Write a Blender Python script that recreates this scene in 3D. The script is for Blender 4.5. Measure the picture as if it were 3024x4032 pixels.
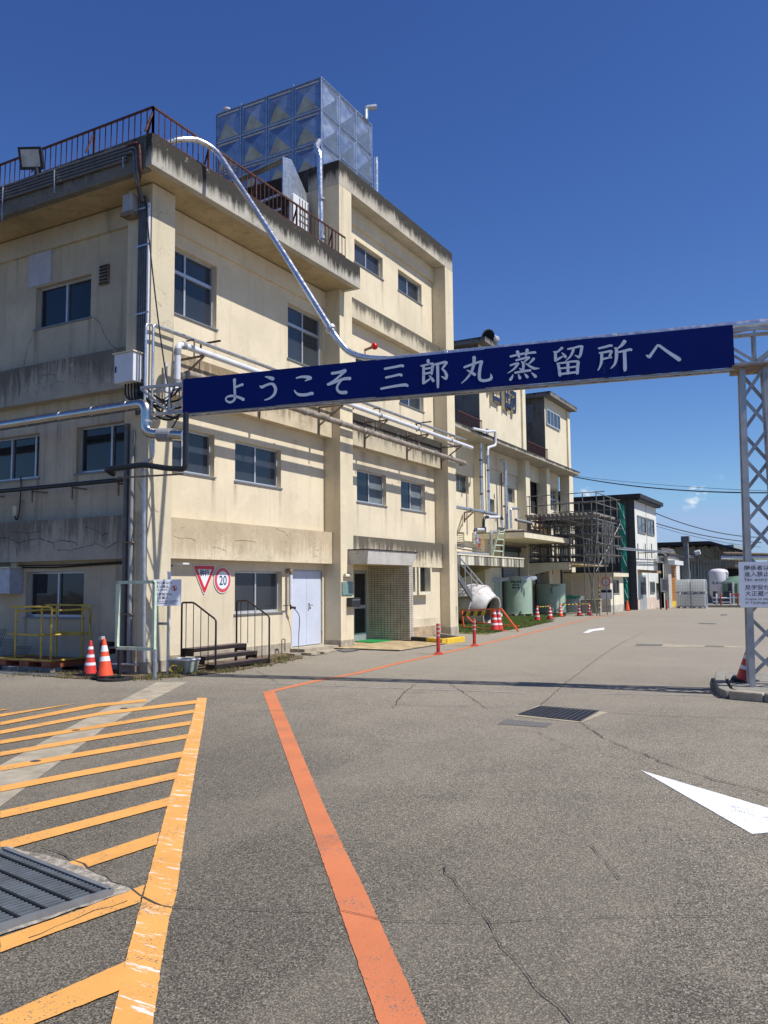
import bpy, math, random
from mathutils import Vector, Matrix
random.seed(7)
for o in list(bpy.data.objects):
    bpy.data.objects.remove(o)
scene = bpy.context.scene
COL = scene.collection
R = math.radians

# ------------------------------------------------------------------ camera
PITCH, YAW, ROLL, EYE = R(5.013), R(28.83), R(-0.52), 1.6
FOCAL, PW, PH = 3303.0, 3024.0, 4032.0          # photograph's focal length and size in pixels
_fwd = Vector((-math.sin(YAW)*math.cos(PITCH), math.cos(YAW)*math.cos(PITCH), math.sin(PITCH)))
_r = Vector((math.cos(YAW), math.sin(YAW), 0)); _u = _r.cross(_fwd)
_right = _r*math.cos(ROLL) + _u*math.sin(ROLL)
_up = -_r*math.sin(ROLL) + _u*math.cos(ROLL)
EYE_AT = Vector((0, 0, EYE))
cd = bpy.data.cameras.new('camera'); cam = bpy.data.objects.new('camera', cd); COL.objects.link(cam)
cd.sensor_fit = 'VERTICAL'; cd.sensor_height = 36.0; cd.lens = FOCAL/PH*36.0
cd.clip_start = 0.05; cd.clip_end = 5000
m3 = Matrix((_right, _up, -_fwd)).transposed()
cam.matrix_world = Matrix.Translation(EYE_AT) @ m3.to_4x4()
scene.camera = cam

# ------------------------------------------------------------------ sky, sun, exposure
SUN_EL = math.atan(1.40); SUN_VEC = Vector((1.0, 0.08, 0)).normalized()
SUN_TO = Vector((SUN_VEC.x*math.cos(SUN_EL), SUN_VEC.y*math.cos(SUN_EL), math.sin(SUN_EL)))
world = bpy.data.worlds.new('World'); scene.world = world; world.use_nodes = True
wn = world.node_tree; wn.nodes.clear()
w_out = wn.nodes.new('ShaderNodeOutputWorld'); w_bg = wn.nodes.new('ShaderNodeBackground')
w_sky = wn.nodes.new('ShaderNodeTexSky'); w_sky.sky_type = 'NISHITA'; w_sky.sun_disc = False
w_sky.sun_elevation = SUN_EL; w_sky.sun_rotation = math.atan2(SUN_VEC.x, SUN_VEC.y)
w_sky.air_density = 1.0; w_sky.dust_density = 0.0; w_sky.ozone_density = 1.0; w_sky.altitude = 0
w_bg.inputs['Strength'].default_value = 0.05
# small fair-weather clouds low over the horizon, placed by compass direction
tc = wn.nodes.new('ShaderNodeTexCoord')
def wmath(op, a, b=None, c=None, clamp=False):
    n = wn.nodes.new('ShaderNodeMath'); n.operation = op; n.use_clamp = clamp
    for i, v in enumerate((a, b, c)):
        if v is None: continue
        if isinstance(v, (int, float)): n.inputs[i].default_value = v
        else: wn.links.new(v, n.inputs[i])
    return n.outputs[0]
nz = wn.nodes.new('ShaderNodeTexNoise'); nz.inputs['Scale'].default_value = 55; nz.inputs['Detail'].default_value = 7; nz.inputs['Roughness'].default_value = 0.6
mpn = wn.nodes.new('ShaderNodeMapping'); mpn.inputs['Scale'].default_value = (1, 1, 1.7)
wn.links.new(tc.outputs['Generated'], mpn.inputs['Vector']); wn.links.new(mpn.outputs['Vector'], nz.inputs['Vector'])
def sky_dir(px, py):
    return (_fwd + _right*((px-PW/2)/FOCAL) - _up*((py-PH/2)/FOCAL)).normalized()
total = None
for (cx, cy, rad, amt) in ((2752,1935,.0145,1.25),(2738,1950,.012,.9),(2722,1972,.014,.7),(2700,1990,.015,.45),(2840,1875,.022,.30),(2890,1868,.02,.28),(2960,2020,.030,.24),(2870,2008,.026,.20),
                           (2308,1942,.017,.75),(2330,1950,.013,.55),(3350,1950,.03,.8),(3600,2020,.05,.8),(-700,2050,.05,.8),(-1400,1960,.05,.7),(4300,1980,.06,.8)):
    dv = sky_dir(cx, cy)
    vd = wn.nodes.new('ShaderNodeVectorMath'); vd.operation = 'DISTANCE'
    wn.links.new(tc.outputs['Generated'], vd.inputs[0]); vd.inputs[1].default_value = dv
    g = wmath('MULTIPLY', wmath('SUBTRACT', 1.0, wmath('DIVIDE', vd.outputs['Value'], rad), clamp=True), amt)
    total = g if total is None else wmath('MAXIMUM', total, g)
cl = wmath('MULTIPLY_ADD', wmath('SUBTRACT', nz.outputs['Fac'], 0.5), 3.6, 0.62)
cl = wmath('MULTIPLY', cl, total, clamp=True)
cl = wmath('DIVIDE', wmath('SUBTRACT', cl, .16), .5, clamp=True); cl = wmath('MULTIPLY', wmath('MULTIPLY', cl, cl), wmath('SUBTRACT', 3.0, wmath('MULTIPLY', cl, 2.0)))
cmix = wn.nodes.new('ShaderNodeMix'); cmix.data_type = 'RGBA'
# the camera's rendering of a clear sky: cool white balance and more saturation overhead
sep = wn.nodes.new('ShaderNodeSeparateColor'); com = wn.nodes.new('ShaderNodeCombineColor'); wn.links.new(w_sky.outputs[0], sep.inputs[0])
for i, (gain, power, top) in enumerate(((.74, 1.30, 5.2), (.98, 1.27, 5.8), (1.92, 1.06, 7.2))):
    wn.links.new(wmath('MULTIPLY', wmath('POWER', wmath('MINIMUM', sep.outputs[i], top), power), gain), com.inputs[i])
wn.links.new(cl, cmix.inputs['Factor']); wn.links.new(com.outputs[0], cmix.inputs['A'])
cmix.inputs['B'].default_value = (14.0, 15.5, 17.2, 1)
wn.links.new(cmix.outputs['Result'], w_bg.inputs['Color']); wn.links.new(w_bg.outputs[0], w_out.inputs['Surface'])
sd = bpy.data.lights.new('sun', 'SUN'); sd.energy = 5.0; sd.angle = R(0.53); sd.color = (1.0, 0.962, 0.90)
sun = bpy.data.objects.new('sun', sd); COL.objects.link(sun)
sun.rotation_euler = SUN_TO.to_track_quat('Z', 'Y').to_euler()
vs = scene.view_settings
vs.view_transform = 'Standard'; vs.look = 'None'; vs.exposure = 0.15; vs.gamma = 1.0; vs.use_curve_mapping = False
scene.cycles.max_bounces = 6; scene.cycles.diffuse_bounces = 3; scene.cycles.glossy_bounces = 3; scene.cycles.transparent_max_bounces = 8

# ------------------------------------------------------------------ measuring the photograph
def ray(x, y): return _right*((x-PW/2)/FOCAL) - _up*((y-PH/2)/FOCAL) + _fwd
def on(ax, val, p):
    d = ray(*p); i = 'xyz'.index(ax); t = (val-EYE_AT[i])/d[i]; return EYE_AT + d*t
SLOPE, SLOPE_Y = 0.0085, 22.0                       # the yard falls gently away beyond the entrance
def gz(y):
    return 0.0 if y < SLOPE_Y else -SLOPE*(min(y, 90.0)-SLOPE_Y)
def gp(p, lift=0.0):
    q = on('z', lift, p)
    if q.y > SLOPE_Y:
        d = ray(*p); t = (SLOPE*SLOPE_Y + lift - EYE)/(d.z + SLOPE*d.y); q = EYE_AT + d*t
    return q
def z1(x, y): return (x/1.659, 350+y/1.659)
def z2(x, y): return (500+x/1.276, 250+y/1.276)
def z3(x, y): return (x/1.843, 1300+y/1.843)
def z4(x, y): return (x/1.843, 1950+y/1.843)
def z5(x, y): return (600+x/1.843, 1350+y/1.843)
def z6(x, y): return (600+x/1.843, 2050+y/1.843)
def zt(x, y): return (1300+x/2.074, 1800+y/2.074)
def zb(x, y): return (1150+x/2.074, 2350+y/2.074)
def zs(x, y): return (550+x/2.765, 2500+y/2.765)
def zf(x, y): return (1750+x/2.37, 1700+y/2.37)
def zg(x, y): return (2200+x/2.0133, 1850+y/2.0133)
def zu(x, y): return (1300+x/1.659, 1250+y/1.659)
def zq(x, y): return (2500+x/2.9485, 2100+y/2.9485)
def zk(x, y): return (x/1.0369, 2600+y/1.0369)
def zl(x, y): return (1400+x/1.0216, 2400+y/1.0216)
def zm(x, y): return (1780+x/4.1475, 2100+y/4.1475)
def zn(x, y): return (2050+x/3.6867, 1930+y/3.6867)
def zo(x, y): return (2500+x/3.9127, 2020+y/3.9127)
def zp(x, y): return (1780+x/4.1475, 1780+y/4.1475)

# ------------------------------------------------------------------ mesh helpers
class MB:
    """collects boxes, bars, tubes and prisms and links them as one mesh object"""
    def __init__(s): s.v = []; s.f = []
    def quad(s, a, b, c, d):
        n = len(s.v); s.v += [tuple(a), tuple(b), tuple(c), tuple(d)]; s.f.append((n, n+1, n+2, n+3)); return s
    def poly(s, pts):
        n = len(s.v); s.v += [tuple(p) for p in pts]; s.f.append(tuple(range(n, n+len(pts)))); return s
    def box(s, x0, x1, y0, y1, z0, z1):
        n = len(s.v)
        s.v += [(x0,y0,z0),(x1,y0,z0),(x1,y1,z0),(x0,y1,z0),(x0,y0,z1),(x1,y0,z1),(x1,y1,z1),(x0,y1,z1)]
        s.f += [(n,n+3,n+2,n+1),(n+4,n+5,n+6,n+7),(n,n+1,n+5,n+4),(n+1,n+2,n+6,n+5),(n+2,n+3,n+7,n+6),(n+3,n,n+4,n+7)]
        return s
    def hull8(s, p):
        n = len(s.v); s.v += [tuple(q) for q in p]
        s.f += [(n,n+3,n+2,n+1),(n+4,n+5,n+6,n+7),(n,n+1,n+5,n+4),(n+1,n+2,n+6,n+5),(n+2,n+3,n+7,n+6),(n+3,n,n+4,n+7)]; return s
    def bar(s, a, b, w, h=None, up=(0,0,1)):
        a = Vector(a); b = Vector(b); h = w if h is None else h
        d = (b-a).normalized(); up = Vector(up)
        if abs(d.dot(up)) > 0.98: up = Vector((1,0,0)) if abs(d.x) < .9 else Vector((0,1,0))
        sx = d.cross(up).normalized()*(w/2); sy = sx.cross(d).normalized()*(h/2)
        return s.hull8([a-sx-sy, a+sx-sy, a+sx+sy, a-sx+sy, b-sx-sy, b+sx-sy, b+sx+sy, b-sx+sy])
    def tube(s, pts, r, seg=8, caps=True, radii=None):
        pts = [Vector(p) for p in pts]; n0 = len(s.v); N = len(pts); prev = None
        for i, p in enumerate(pts):
            d = (pts[min(i+1, N-1)] - pts[max(i-1, 0)]).normalized()
            if prev is None:
                ref = Vector((0,0,1)) if abs(d.z) < .9 else Vector((1,0,0))
                a = d.cross(ref).normalized()
            else:
                a = (prev - d*prev.dot(d)).normalized()
            prev = a; b = d.cross(a); rr = radii[i] if radii else r
            for k in range(seg):
                t = 2*math.pi*k/seg; s.v.append(tuple(p + a*(rr*math.cos(t)) + b*(rr*math.sin(t))))
        for i in range(N-1):
            for k in range(seg):
                k2 = (k+1) % seg; s.f.append((n0+i*seg+k, n0+i*seg+k2, n0+(i+1)*seg+k2, n0+(i+1)*seg+k))
        if caps:
            s.f.append(tuple(n0+k for k in reversed(range(seg)))); s.f.append(tuple(n0+(N-1)*seg+k for k in range(seg)))
        return s
    def cyl(s, a, b, r0, r1=None, seg=12, caps=True):
        return s.tube([a, b], r0, seg, caps, [r0, r0 if r1 is None else r1])
    def lathe(s, profile, c, seg=24, axis=(0,0,1)):
        ax = Vector(axis).normalized(); ref = Vector((1,0,0)) if abs(ax.x) < .9 else Vector((0,1,0))
        a = ax.cross(ref).normalized(); b = ax.cross(a); n0 = len(s.v); c = Vector(c)
        for (r, h) in profile:
            for k in range(seg):
                t = 2*math.pi*k/seg; s.v.append(tuple(c + ax*h + a*(r*math.cos(t)) + b*(r*math.sin(t))))
        for i in range(len(profile)-1):
            for k in range(seg):
                k2 = (k+1) % seg; s.f.append((n0+i*seg+k, n0+i*seg+k2, n0+(i+1)*seg+k2, n0+(i+1)*seg+k))
        return s
    def prism(s, pts, thick):
        """closed outline in space pushed along the vector thick"""
        t = Vector(thick); a = [Vector(p) for p in pts]; n = len(s.v); N = len(a)
        s.v += [tuple(p) for p in a] + [tuple(p+t) for p in a]
        s.f.append(tuple(range(n, n+N))); s.f.append(tuple(reversed(range(n+N, n+2*N))))
        for i in range(N):
            j = (i+1) % N; s.f.append((n+i, n+N+i, n+N+j, n+j))
        return s
    def build(s, name, mat, parent=None, smooth=False, bevel=0.0):
        me = bpy.data.meshes.new(name); me.from_pydata(s.v, [], s.f)
        if mat: me.materials.append(mat)
        if smooth:
            for p in me.polygons: p.use_smooth = True
            try: me.set_sharp_from_angle(angle=R(40))
            except Exception: pass
        me.update()
        o = bpy.data.objects.new(name, me); COL.objects.link(o)
        if bevel:
            b = o.modifiers.new('bevel', 'BEVEL'); b.width = bevel; b.segments = 2; b.limit_method = 'ANGLE'
        if parent is not None: adopt(o, parent)
        return o
ROOT = {}
def adopt(o, parent):
    """parent keeps the child's world coordinates"""
    o.parent = parent
    o.matrix_parent_inverse = Matrix.Translation(-ROOT.get(parent.name, Vector((0,0,0))))
def tag(o, label, cat, group=None):
    o['label'] = label; o['category'] = cat
    if group: o['group'] = group
    return o
def thing(name, loc, label, cat, group=None):
    o = bpy.data.objects.new(name, None); o.empty_display_size = 0.2; COL.objects.link(o)
    o.location = loc; ROOT[o.name] = Vector(loc); return tag(o, label, cat, group)
def single(name, mb, mat, label, cat, group=None, **kw):
    return tag(mb.build(name, mat, None, **kw), label, cat, group)
def struct(name, mb, mat, **kw):
    o = mb.build(name, mat, None, **kw); o['kind'] = 'structure'; return o
def copy_thing(src, delta, label, rot=0.0):
    """a copy of a thing, its parts and their sub-parts, moved by delta and turned about its base"""
    base = ROOT.get(src.name, Vector((0,0,0)))
    c = src.copy(); COL.objects.link(c); c['label'] = label
    c.location = Vector(src.location) + Vector(delta); c.rotation_euler = (src.rotation_euler[0], src.rotation_euler[1], src.rotation_euler[2]+rot)
    ROOT[c.name] = base + Vector(delta)
    for ch in src.children:
        k = ch.copy(); COL.objects.link(k); k.parent = c; k.matrix_parent_inverse = ch.matrix_parent_inverse.copy()
        for g in ch.children:
            q = g.copy(); COL.objects.link(q); q.parent = k; q.matrix_parent_inverse = g.matrix_parent_inverse.copy()
    return c
def like(src, offset, parent):
    """another piece with the same mesh, shifted"""
    o = bpy.data.objects.new(src.name.split('.')[0], src.data); COL.objects.link(o)
    o.location = offset; adopt(o, parent); return o
def smooth_path(pts, n=6):
    P = [Vector(p) for p in pts]; out = []
    for i in range(len(P)-1):
        p0 = P[max(i-1,0)]; p1 = P[i]; p2 = P[i+1]; p3 = P[min(i+2,len(P)-1)]
        for k in range(n):
            t = k/n
            out.append(0.5*((2*p1)+(p2-p0)*t+(2*p0-5*p1+4*p2-p3)*t*t+(3*p1-p0-3*p2+p3)*t**3))
    out.append(P[-1]); return out
def elbow(pts, r=0.12, n=4):
    """polyline with rounded corners"""
    P = [Vector(p) for p in pts]; out = [P[0]]
    for i in range(1, len(P)-1):
        a = (P[i-1]-P[i]); b = (P[i+1]-P[i]); rr = min(r, a.length*.45, b.length*.45)
        p0 = P[i]+a.normalized()*rr; p2 = P[i]+b.normalized()*rr
        for k in range(n+1):
            t = k/n; out.append(p0*(1-t)**2 + P[i]*2*t*(1-t) + p2*t*t)
    out.append(P[-1]); return out
def sag(a, b, drop, n=14):
    a = Vector(a); b = Vector(b); return [a.lerp(b, i/n) - Vector((0,0,drop*4*(i/n)*(1-i/n))) for i in range(n+1)]

# ------------------------------------------------------------------ material helpers
class NT:
    def __init__(s, name):
        s.m = bpy.data.materials.new(name); s.m.use_nodes = True; s.t = s.m.node_tree
        s.b = s.t.nodes['Principled BSDF']; s.pos = s.t.nodes.new('ShaderNodeNewGeometry').outputs['Position']
    def lk(s, v, sock):
        if isinstance(v, (int, float)): sock.default_value = v
        elif isinstance(v, (tuple, list)): sock.default_value = tuple(v) + ((1,) if len(v) == 3 and len(sock.default_value) == 4 else ())
        else: s.t.links.new(v, sock)
    def math(s, op, a, b=None, c=None, clamp=False):
        n = s.t.nodes.new('ShaderNodeMath'); n.operation = op; n.use_clamp = clamp
        for i, v in enumerate((a, b, c)):
            if v is not None: s.lk(v, n.inputs[i])
        return n.outputs[0]
    def scaled(s, sc, vec=None, rot=None):
        n = s.t.nodes.new('ShaderNodeMapping'); n.inputs['Scale'].default_value = sc
        if rot: n.inputs['Rotation'].default_value = rot
        s.lk(vec or s.pos, n.inputs['Vector']); return n.outputs[0]
    def noise(s, scale, detail=4, rough=.55, vec=None, dist=0.0):
        n = s.t.nodes.new('ShaderNodeTexNoise'); n.inputs['Scale'].default_value = scale; n.inputs['Detail'].default_value = detail
        n.inputs['Roughness'].default_value = rough; n.inputs['Distortion'].default_value = dist
        s.lk(vec or s.pos, n.inputs['Vector']); return n.outputs['Fac']
    def voro(s, scale, feature='F1', vec=None, rnd=1.0):
        n = s.t.nodes.new('ShaderNodeTexVoronoi'); n.feature = feature; n.inputs['Scale'].default_value = scale
        n.inputs['Randomness'].default_value = rnd; s.lk(vec or s.pos, n.inputs['Vector']); return n
    def ramp(s, v, lo, hi, a=0.0, b=1.0):
        n = s.t.nodes.new('ShaderNodeMapRange'); n.interpolation_type = 'SMOOTHSTEP'; s.lk(v, n.inputs[0])
        for i, q in enumerate((lo, hi, a, b)): n.inputs[i+1].default_value = q
        return n.outputs[0]
    def mix(s, f, a, b, mode='MIX'):
        n = s.t.nodes.new('ShaderNodeMix'); n.data_type = 'RGBA'; n.blend_type = mode
        s.lk(f, n.inputs['Factor']); s.lk(a, n.inputs['A']); s.lk(b, n.inputs['B']); return n.outputs['Result']
    def xyz(s, vec=None):
        n = s.t.nodes.new('ShaderNodeSeparateXYZ'); s.lk(vec or s.pos, n.inputs[0]); return n.outputs
    def bump(s, h, strength=.3, dist=.01):
        n = s.t.nodes.new('ShaderNodeBump'); n.inputs['Strength'].default_value = strength; n.inputs['Distance'].default_value = dist
        s.lk(h, n.inputs['Height']); s.t.links.new(n.outputs[0], s.b.inputs['Normal'])
    def set(s, color=None, rough=None, metal=None, spec=None):
        if color is not None: s.lk(color, s.b.inputs['Base Color'])
        if rough is not None: s.lk(rough, s.b.inputs['Roughness'])
        if metal is not None: s.lk(metal, s.b.inputs['Metallic'])
        if spec is not None: s.lk(spec, s.b.inputs['Specular IOR Level'])
        return s.m
def plain(name, c, rough=.6, metal=0.0, var=.12, scale=6.0, dirt=0.0, dirtcol=(.12,.09,.06), bump=0.0, spec=.5):
    """painted or bare surface with uneven tone and optional dirt"""
    n = NT(name); f = n.noise(scale, 5, .6)
    lo = tuple(max(0, q*(1-var)) for q in c); hi = tuple(min(1, q*(1+var)) for q in c)
    col = n.mix(n.ramp(f, .3, .7), lo, hi)
    if dirt:
        g = n.noise(scale*.7, 6, .7, n.scaled((1, 1, .3)))
        col = n.mix(n.ramp(g, .62-.28*dirt, .95-.28*dirt), col, dirtcol)
    r = n.ramp(n.noise(scale*2.3, 3), .2, .8, max(.02, rough-.1), min(1, rough+.1))
    if bump: n.bump(n.noise(60, 4), bump, .01)
    return n.set(col, r, metal, spec)
def stucco(name, base, axis, streaks=(), cracks=0.0, grime=.5, dark=(.30,.24,.16), blotch=.10):
    """painted render on a wall: tone patches, rain streaks below given points, hairline cracks"""
    n = NT(name); co = n.xyz(); u = co[1] if axis == 'y' else co[0]; z = co[2]
    big = n.noise(.7, 5, .6); fine = n.noise(9, 5, .65)
    col = n.mix(n.ramp(big, .3, .72), tuple(q*(1-blotch) for q in base), tuple(min(1, q*(1+blotch*.5)) for q in base))
    col = n.mix(n.math('MULTIPLY', n.ramp(fine, .45, .8), .16), col, dark)
    wp = n.t.nodes.new('ShaderNodeVectorMath'); wp.operation = 'ADD'; wn_ = n.t.nodes.new('ShaderNodeTexNoise'); wn_.inputs['Scale'].default_value = 1.7; n.lk(n.pos, wn_.inputs['Vector']); n.lk(n.scaled((.55,.55,.75)), wp.inputs[0]); n.lk(wn_.outputs['Color'], wp.inputs[1])
    pc = n.t.nodes.new('ShaderNodeSeparateColor'); n.lk(n.voro(1.3, 'F1', wp.outputs[0]).outputs['Color'], pc.inputs[0]); col = n.mix(n.ramp(pc.outputs[0], 0, 1, 0, .22), col, tuple(q*.72 for q in base))
    wet = n.noise(1.0, 6, .62, n.scaled((5, 5, .35)))
    col = n.mix(n.math('MULTIPLY', n.ramp(wet, .50, .78), grime*.55), col, dark)
    tot = None; drip = n.noise(1.0, 4, .6, n.scaled((22, 22, .9)))
    for (u0, zt_, w, ln, st) in streaks:
        a = n.math('SUBTRACT', 1.0, n.math('DIVIDE', n.math('ABSOLUTE', n.math('SUBTRACT', u, u0)), w), clamp=True)
        d = n.math('DIVIDE', n.math('SUBTRACT', zt_, z), ln)
        b = n.math('MULTIPLY', n.ramp(d, 0.0, .03), n.math('SUBTRACT', 1.0, d, clamp=True))
        e = n.math('MULTIPLY', n.math('MULTIPLY', a, b), st)
        tot = e if tot is None else n.math('MAXIMUM', tot, e)
    if tot is not None:
        tot = n.math('MULTIPLY', tot, n.ramp(drip, .25, .7, .35, 1.15), clamp=True)
        col = n.mix(tot, col, (.17,.125,.085))
    if cracks:
        wv = n.t.nodes.new('ShaderNodeVectorMath'); wv.operation = 'ADD'
        nn = n.t.nodes.new('ShaderNodeTexNoise'); nn.inputs['Scale'].default_value = 2.2; nn.inputs['Detail'].default_value = 5
        n.lk(n.pos, nn.inputs['Vector']); n.lk(n.pos, wv.inputs[0]); n.lk(nn.outputs['Color'], wv.inputs[1])
        v = n.voro(1.15, 'DISTANCE_TO_EDGE', wv.outputs[0]).outputs['Distance']
        ck = n.math('MULTIPLY', n.ramp(v, .002, .010, 1, 0), n.ramp(n.noise(.9, 3), .48, .66))
        col = n.mix(n.math('MULTIPLY', ck, cracks*.75), col, (.16,.12,.085))
    n.bump(n.math('ADD', n.noise(70, 4), n.math('MULTIPLY', n.noise(8, 3), .6)), .22, .012)
    return n.set(col, .88, 0, .25)
def streaked(name, light, darkc, sc=(2.6, 2.6, .10), lo=.455, hi=.54):
    """pale concrete edge with full-height black rain streaks"""
    n = NT(name); col = n.mix(n.ramp(n.noise(2.5, 4), .3, .7), tuple(q*.85 for q in light), light)
    a = n.noise(1.0, 3, .6, n.scaled(sc)); b = n.noise(1.0, 4, .7, n.scaled(tuple(q*3.5 for q in sc)))
    f = n.math('ADD', n.math('MULTIPLY', a, .6), n.math('MULTIPLY', b, .4)); col = n.mix(n.ramp(f, lo, hi, 0, .9), col, darkc)
    n.bump(n.noise(20, 4), .3, .01); return n.set(col, .9, 0, .2)
def weathered(name, zlo, zhi, light, darkc, reach=.75, amount=1.0, crack=True):
    """old concrete edge: black algae running down from its upper rim"""
    n = NT(name); z = n.xyz()[2]
    t = n.math('DIVIDE', n.math('SUBTRACT', z, zlo), zhi-zlo)
    drip = n.noise(1.0, 6, .68, n.scaled((7, 7, .8))); fine = n.noise(1.0, 5, .7, n.scaled((26, 26, 3)))
    blot = n.noise(2.3, 6, .7)
    f = n.math('ADD', n.math('ADD', n.math('MULTIPLY', t, reach), n.math('MULTIPLY', drip, .95)), n.math('MULTIPLY', fine, .45))
    f = n.math('ADD', f, n.math('MULTIPLY', blot, .35)); f = n.math('ADD', f, n.math('MULTIPLY', n.math('SUBTRACT', n.noise(.55, 3, .6, n.scaled((1,1,.2))), .5), .9))
    k = n.math('MULTIPLY', n.ramp(f, .98, 1.36), amount)
    col = n.mix(n.ramp(n.noise(1.6, 5), .3, .7), tuple(q*.82 for q in light), light)
    col = n.mix(k, col, darkc)
    pe = n.ramp(n.noise(5.5, 6, .75), .62, .70); col = n.mix(n.math('MULTIPLY', pe, .6), col, (.62,.54,.36))
    if crack:
        wv = n.t.nodes.new('ShaderNodeVectorMath'); wv.operation = 'ADD'; nn = n.t.nodes.new('ShaderNodeTexNoise'); nn.inputs['Scale'].default_value = 3.5; nn.inputs['Detail'].default_value = 6
        n.lk(n.pos, nn.inputs['Vector']); n.lk(n.pos, wv.inputs[0]); n.lk(nn.outputs['Color'], wv.inputs[1])
        v = n.voro(1.9, 'DISTANCE_TO_EDGE', wv.outputs[0]).outputs['Distance']
        col = n.mix(n.math('MULTIPLY', n.ramp(v, .003, .016, 1, 0), n.ramp(n.noise(1.2, 3), .42, .58, 0, .7)), col, tuple(q*.22 for q in light))
    n.bump(n.math('ADD', n.noise(40, 5, .7), n.noise(7, 4)), .5, .02)
    return n.set(col, .92, 0, .2)

# ------------------------------------------------------------------ materials
CREAM = (.70, .605, .435); CREAM_PALE = (.74, .64, .44)
M = {}
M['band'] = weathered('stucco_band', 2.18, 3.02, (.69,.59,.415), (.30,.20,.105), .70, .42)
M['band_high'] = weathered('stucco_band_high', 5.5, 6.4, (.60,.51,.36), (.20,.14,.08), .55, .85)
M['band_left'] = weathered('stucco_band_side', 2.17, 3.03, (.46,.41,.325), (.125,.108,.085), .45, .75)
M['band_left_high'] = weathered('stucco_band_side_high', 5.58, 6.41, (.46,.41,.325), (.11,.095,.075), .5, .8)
M['pillar'] = stucco('stucco_pillar', (.70,.60,.41), 'y', cracks=.35, grime=.6)
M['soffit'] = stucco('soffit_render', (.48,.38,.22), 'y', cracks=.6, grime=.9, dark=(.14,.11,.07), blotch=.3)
M['plinth'] = plain('cement_plinth', (.40,.35,.27), .9, 0, .2, 5, .6, (.14,.11,.08), .4, .2)
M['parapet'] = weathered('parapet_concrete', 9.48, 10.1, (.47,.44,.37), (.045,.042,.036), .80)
M['parapet_dark'] = weathered('parapet_concrete_shaded', 9.4, 10.1, (.20,.19,.165), (.035,.034,.03), .40)  # darker copy for the shaded side: grime and shade both in the colour
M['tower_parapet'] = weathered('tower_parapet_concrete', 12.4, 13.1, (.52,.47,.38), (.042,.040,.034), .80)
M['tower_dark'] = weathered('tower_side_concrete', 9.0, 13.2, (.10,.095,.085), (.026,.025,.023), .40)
M['band_wet'] = weathered('stained_band', 2.1, 3.0, (.66,.57,.40), (.07,.062,.05), .62, .9)
M['band_wet_mid'] = weathered('stained_band_middle', 5.45, 6.4, (.55,.48,.35), (.055,.05,.042), .70, 1.0)
M['band_wet_top'] = weathered('stained_band_upper', 9.1, 9.7, (.62,.54,.39), (.07,.063,.05), .70, .9)
M['galv'] = plain('galvanised_steel', (.52,.54,.56), .42, .85, .15, 9)
M['steel'] = plain('bright_steel_cladding', (.60,.56,.50), .24, 1.0, .08, 4)
M['duct'] = plain('silver_duct', (.66,.67,.69), .3, .9, .10, 5)
M['pvc'] = plain('white_pvc', (.60,.61,.64), .45, 0, .08, 6, .15)
M['pvc_grey'] = plain('grey_pvc', (.25,.26,.27), .5, 0, .12, 6, .2)
M['conduit'] = plain('grey_conduit', (.12,.12,.125), .5, .2, .15, 8)
M['old_pipe'] = plain('old_pipe_wrap', (.30,.25,.20), .65, .1, .35, 7, .7, (.10,.08,.06), .3)
M['black'] = plain('black_insulation', (.014,.015,.018), .35, 0, .2, 8)
M['rust'] = plain('rusted_railing', (.085,.028,.02), .8, .1, .45, 14, .4, (.05,.025,.018), .3)
M['rust_bracket'] = plain('rusty_bracket', (.26,.20,.15), .75, .3, .3, 12, .6, (.12,.05,.02))
M['alu'] = plain('aluminium_frame', (.50,.53,.56), .42, .5, .06, 9)
M['alu_dark'] = plain('grey_frame', (.20,.21,.22), .5, .3, .1, 9)
def glass(name, c, hatch=True, rough=.10):
    n = NT(name); col = n.mix(n.ramp(n.noise(1.1, 3), .3, .7), tuple(q*.7 for q in c), tuple(q*1.25 for q in c))
    if hatch:
        w = n.t.nodes.new('ShaderNodeTexWave'); w.inputs['Scale'].default_value = 9; w.wave_profile = 'TRI'
        n.lk(n.scaled((1,1,1), None, (R(0),R(0),R(0))), w.inputs['Vector']); w.bands_direction = 'DIAGONAL'
        col = n.mix(n.ramp(w.outputs['Fac'], .80, .95, 0, .35), col, tuple(min(1, q*2.4) for q in c))
    oi = n.t.nodes.new('ShaderNodeObjectInfo').outputs['Random']; col = n.mix(n.ramp(oi, 0, 1, 0, .5), col, tuple(q*2.3 for q in c))
    n.bump(n.math('ADD', n.noise(2.2, 2), n.math('MULTIPLY', oi, 3.0)), .06, .03)
    return n.set(col, rough, 0, .55)
M['wire_glass'] = glass('wired_glass', (.024,.028,.034), True, .16)
M['glass'] = glass('dark_glass', (.010,.013,.016), False, .05)
M['glass_far'] = glass('far_glass', (.035,.05,.058), False, .08)
M['curtain'] = plain('curtain', (.13,.155,.17), .9, 0, .2, 3)
M['dark_room'] = plain('dark_room', (.012,.012,.013), .9)
M['white_metal'] = plain('white_enamel', (.66,.67,.68), .45, 0, .05, 3, .15, (.35,.30,.24))
M['grey_door'] = plain('grey_door_paint', (.52,.56,.66), .5, 0, .05, 2, .1, (.35,.33,.3))
M['brown_metal'] = plain('dark_brown_metal', (.022,.015,.014), .5, .2, .3, 9, .2, (.12,.05,.03))
M['tread'] = plain('worn_brown_tread', (.10,.075,.075), .7, .1, .3, 14, .5, (.16,.07,.045))
M['rubber'] = plain('black_rubber', (.018,.018,.02), .75, 0, .3, 10)
M['cone_red'] = plain('faded_red_plastic', (.62,.045,.035), .5, 0, .15, 6, .2, (.35,.07,.05))
M['cone_orange'] = plain('orange_plastic', (.86,.09,.025), .45, 0, .10, 6, .1, (.4,.1,.06))
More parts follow.
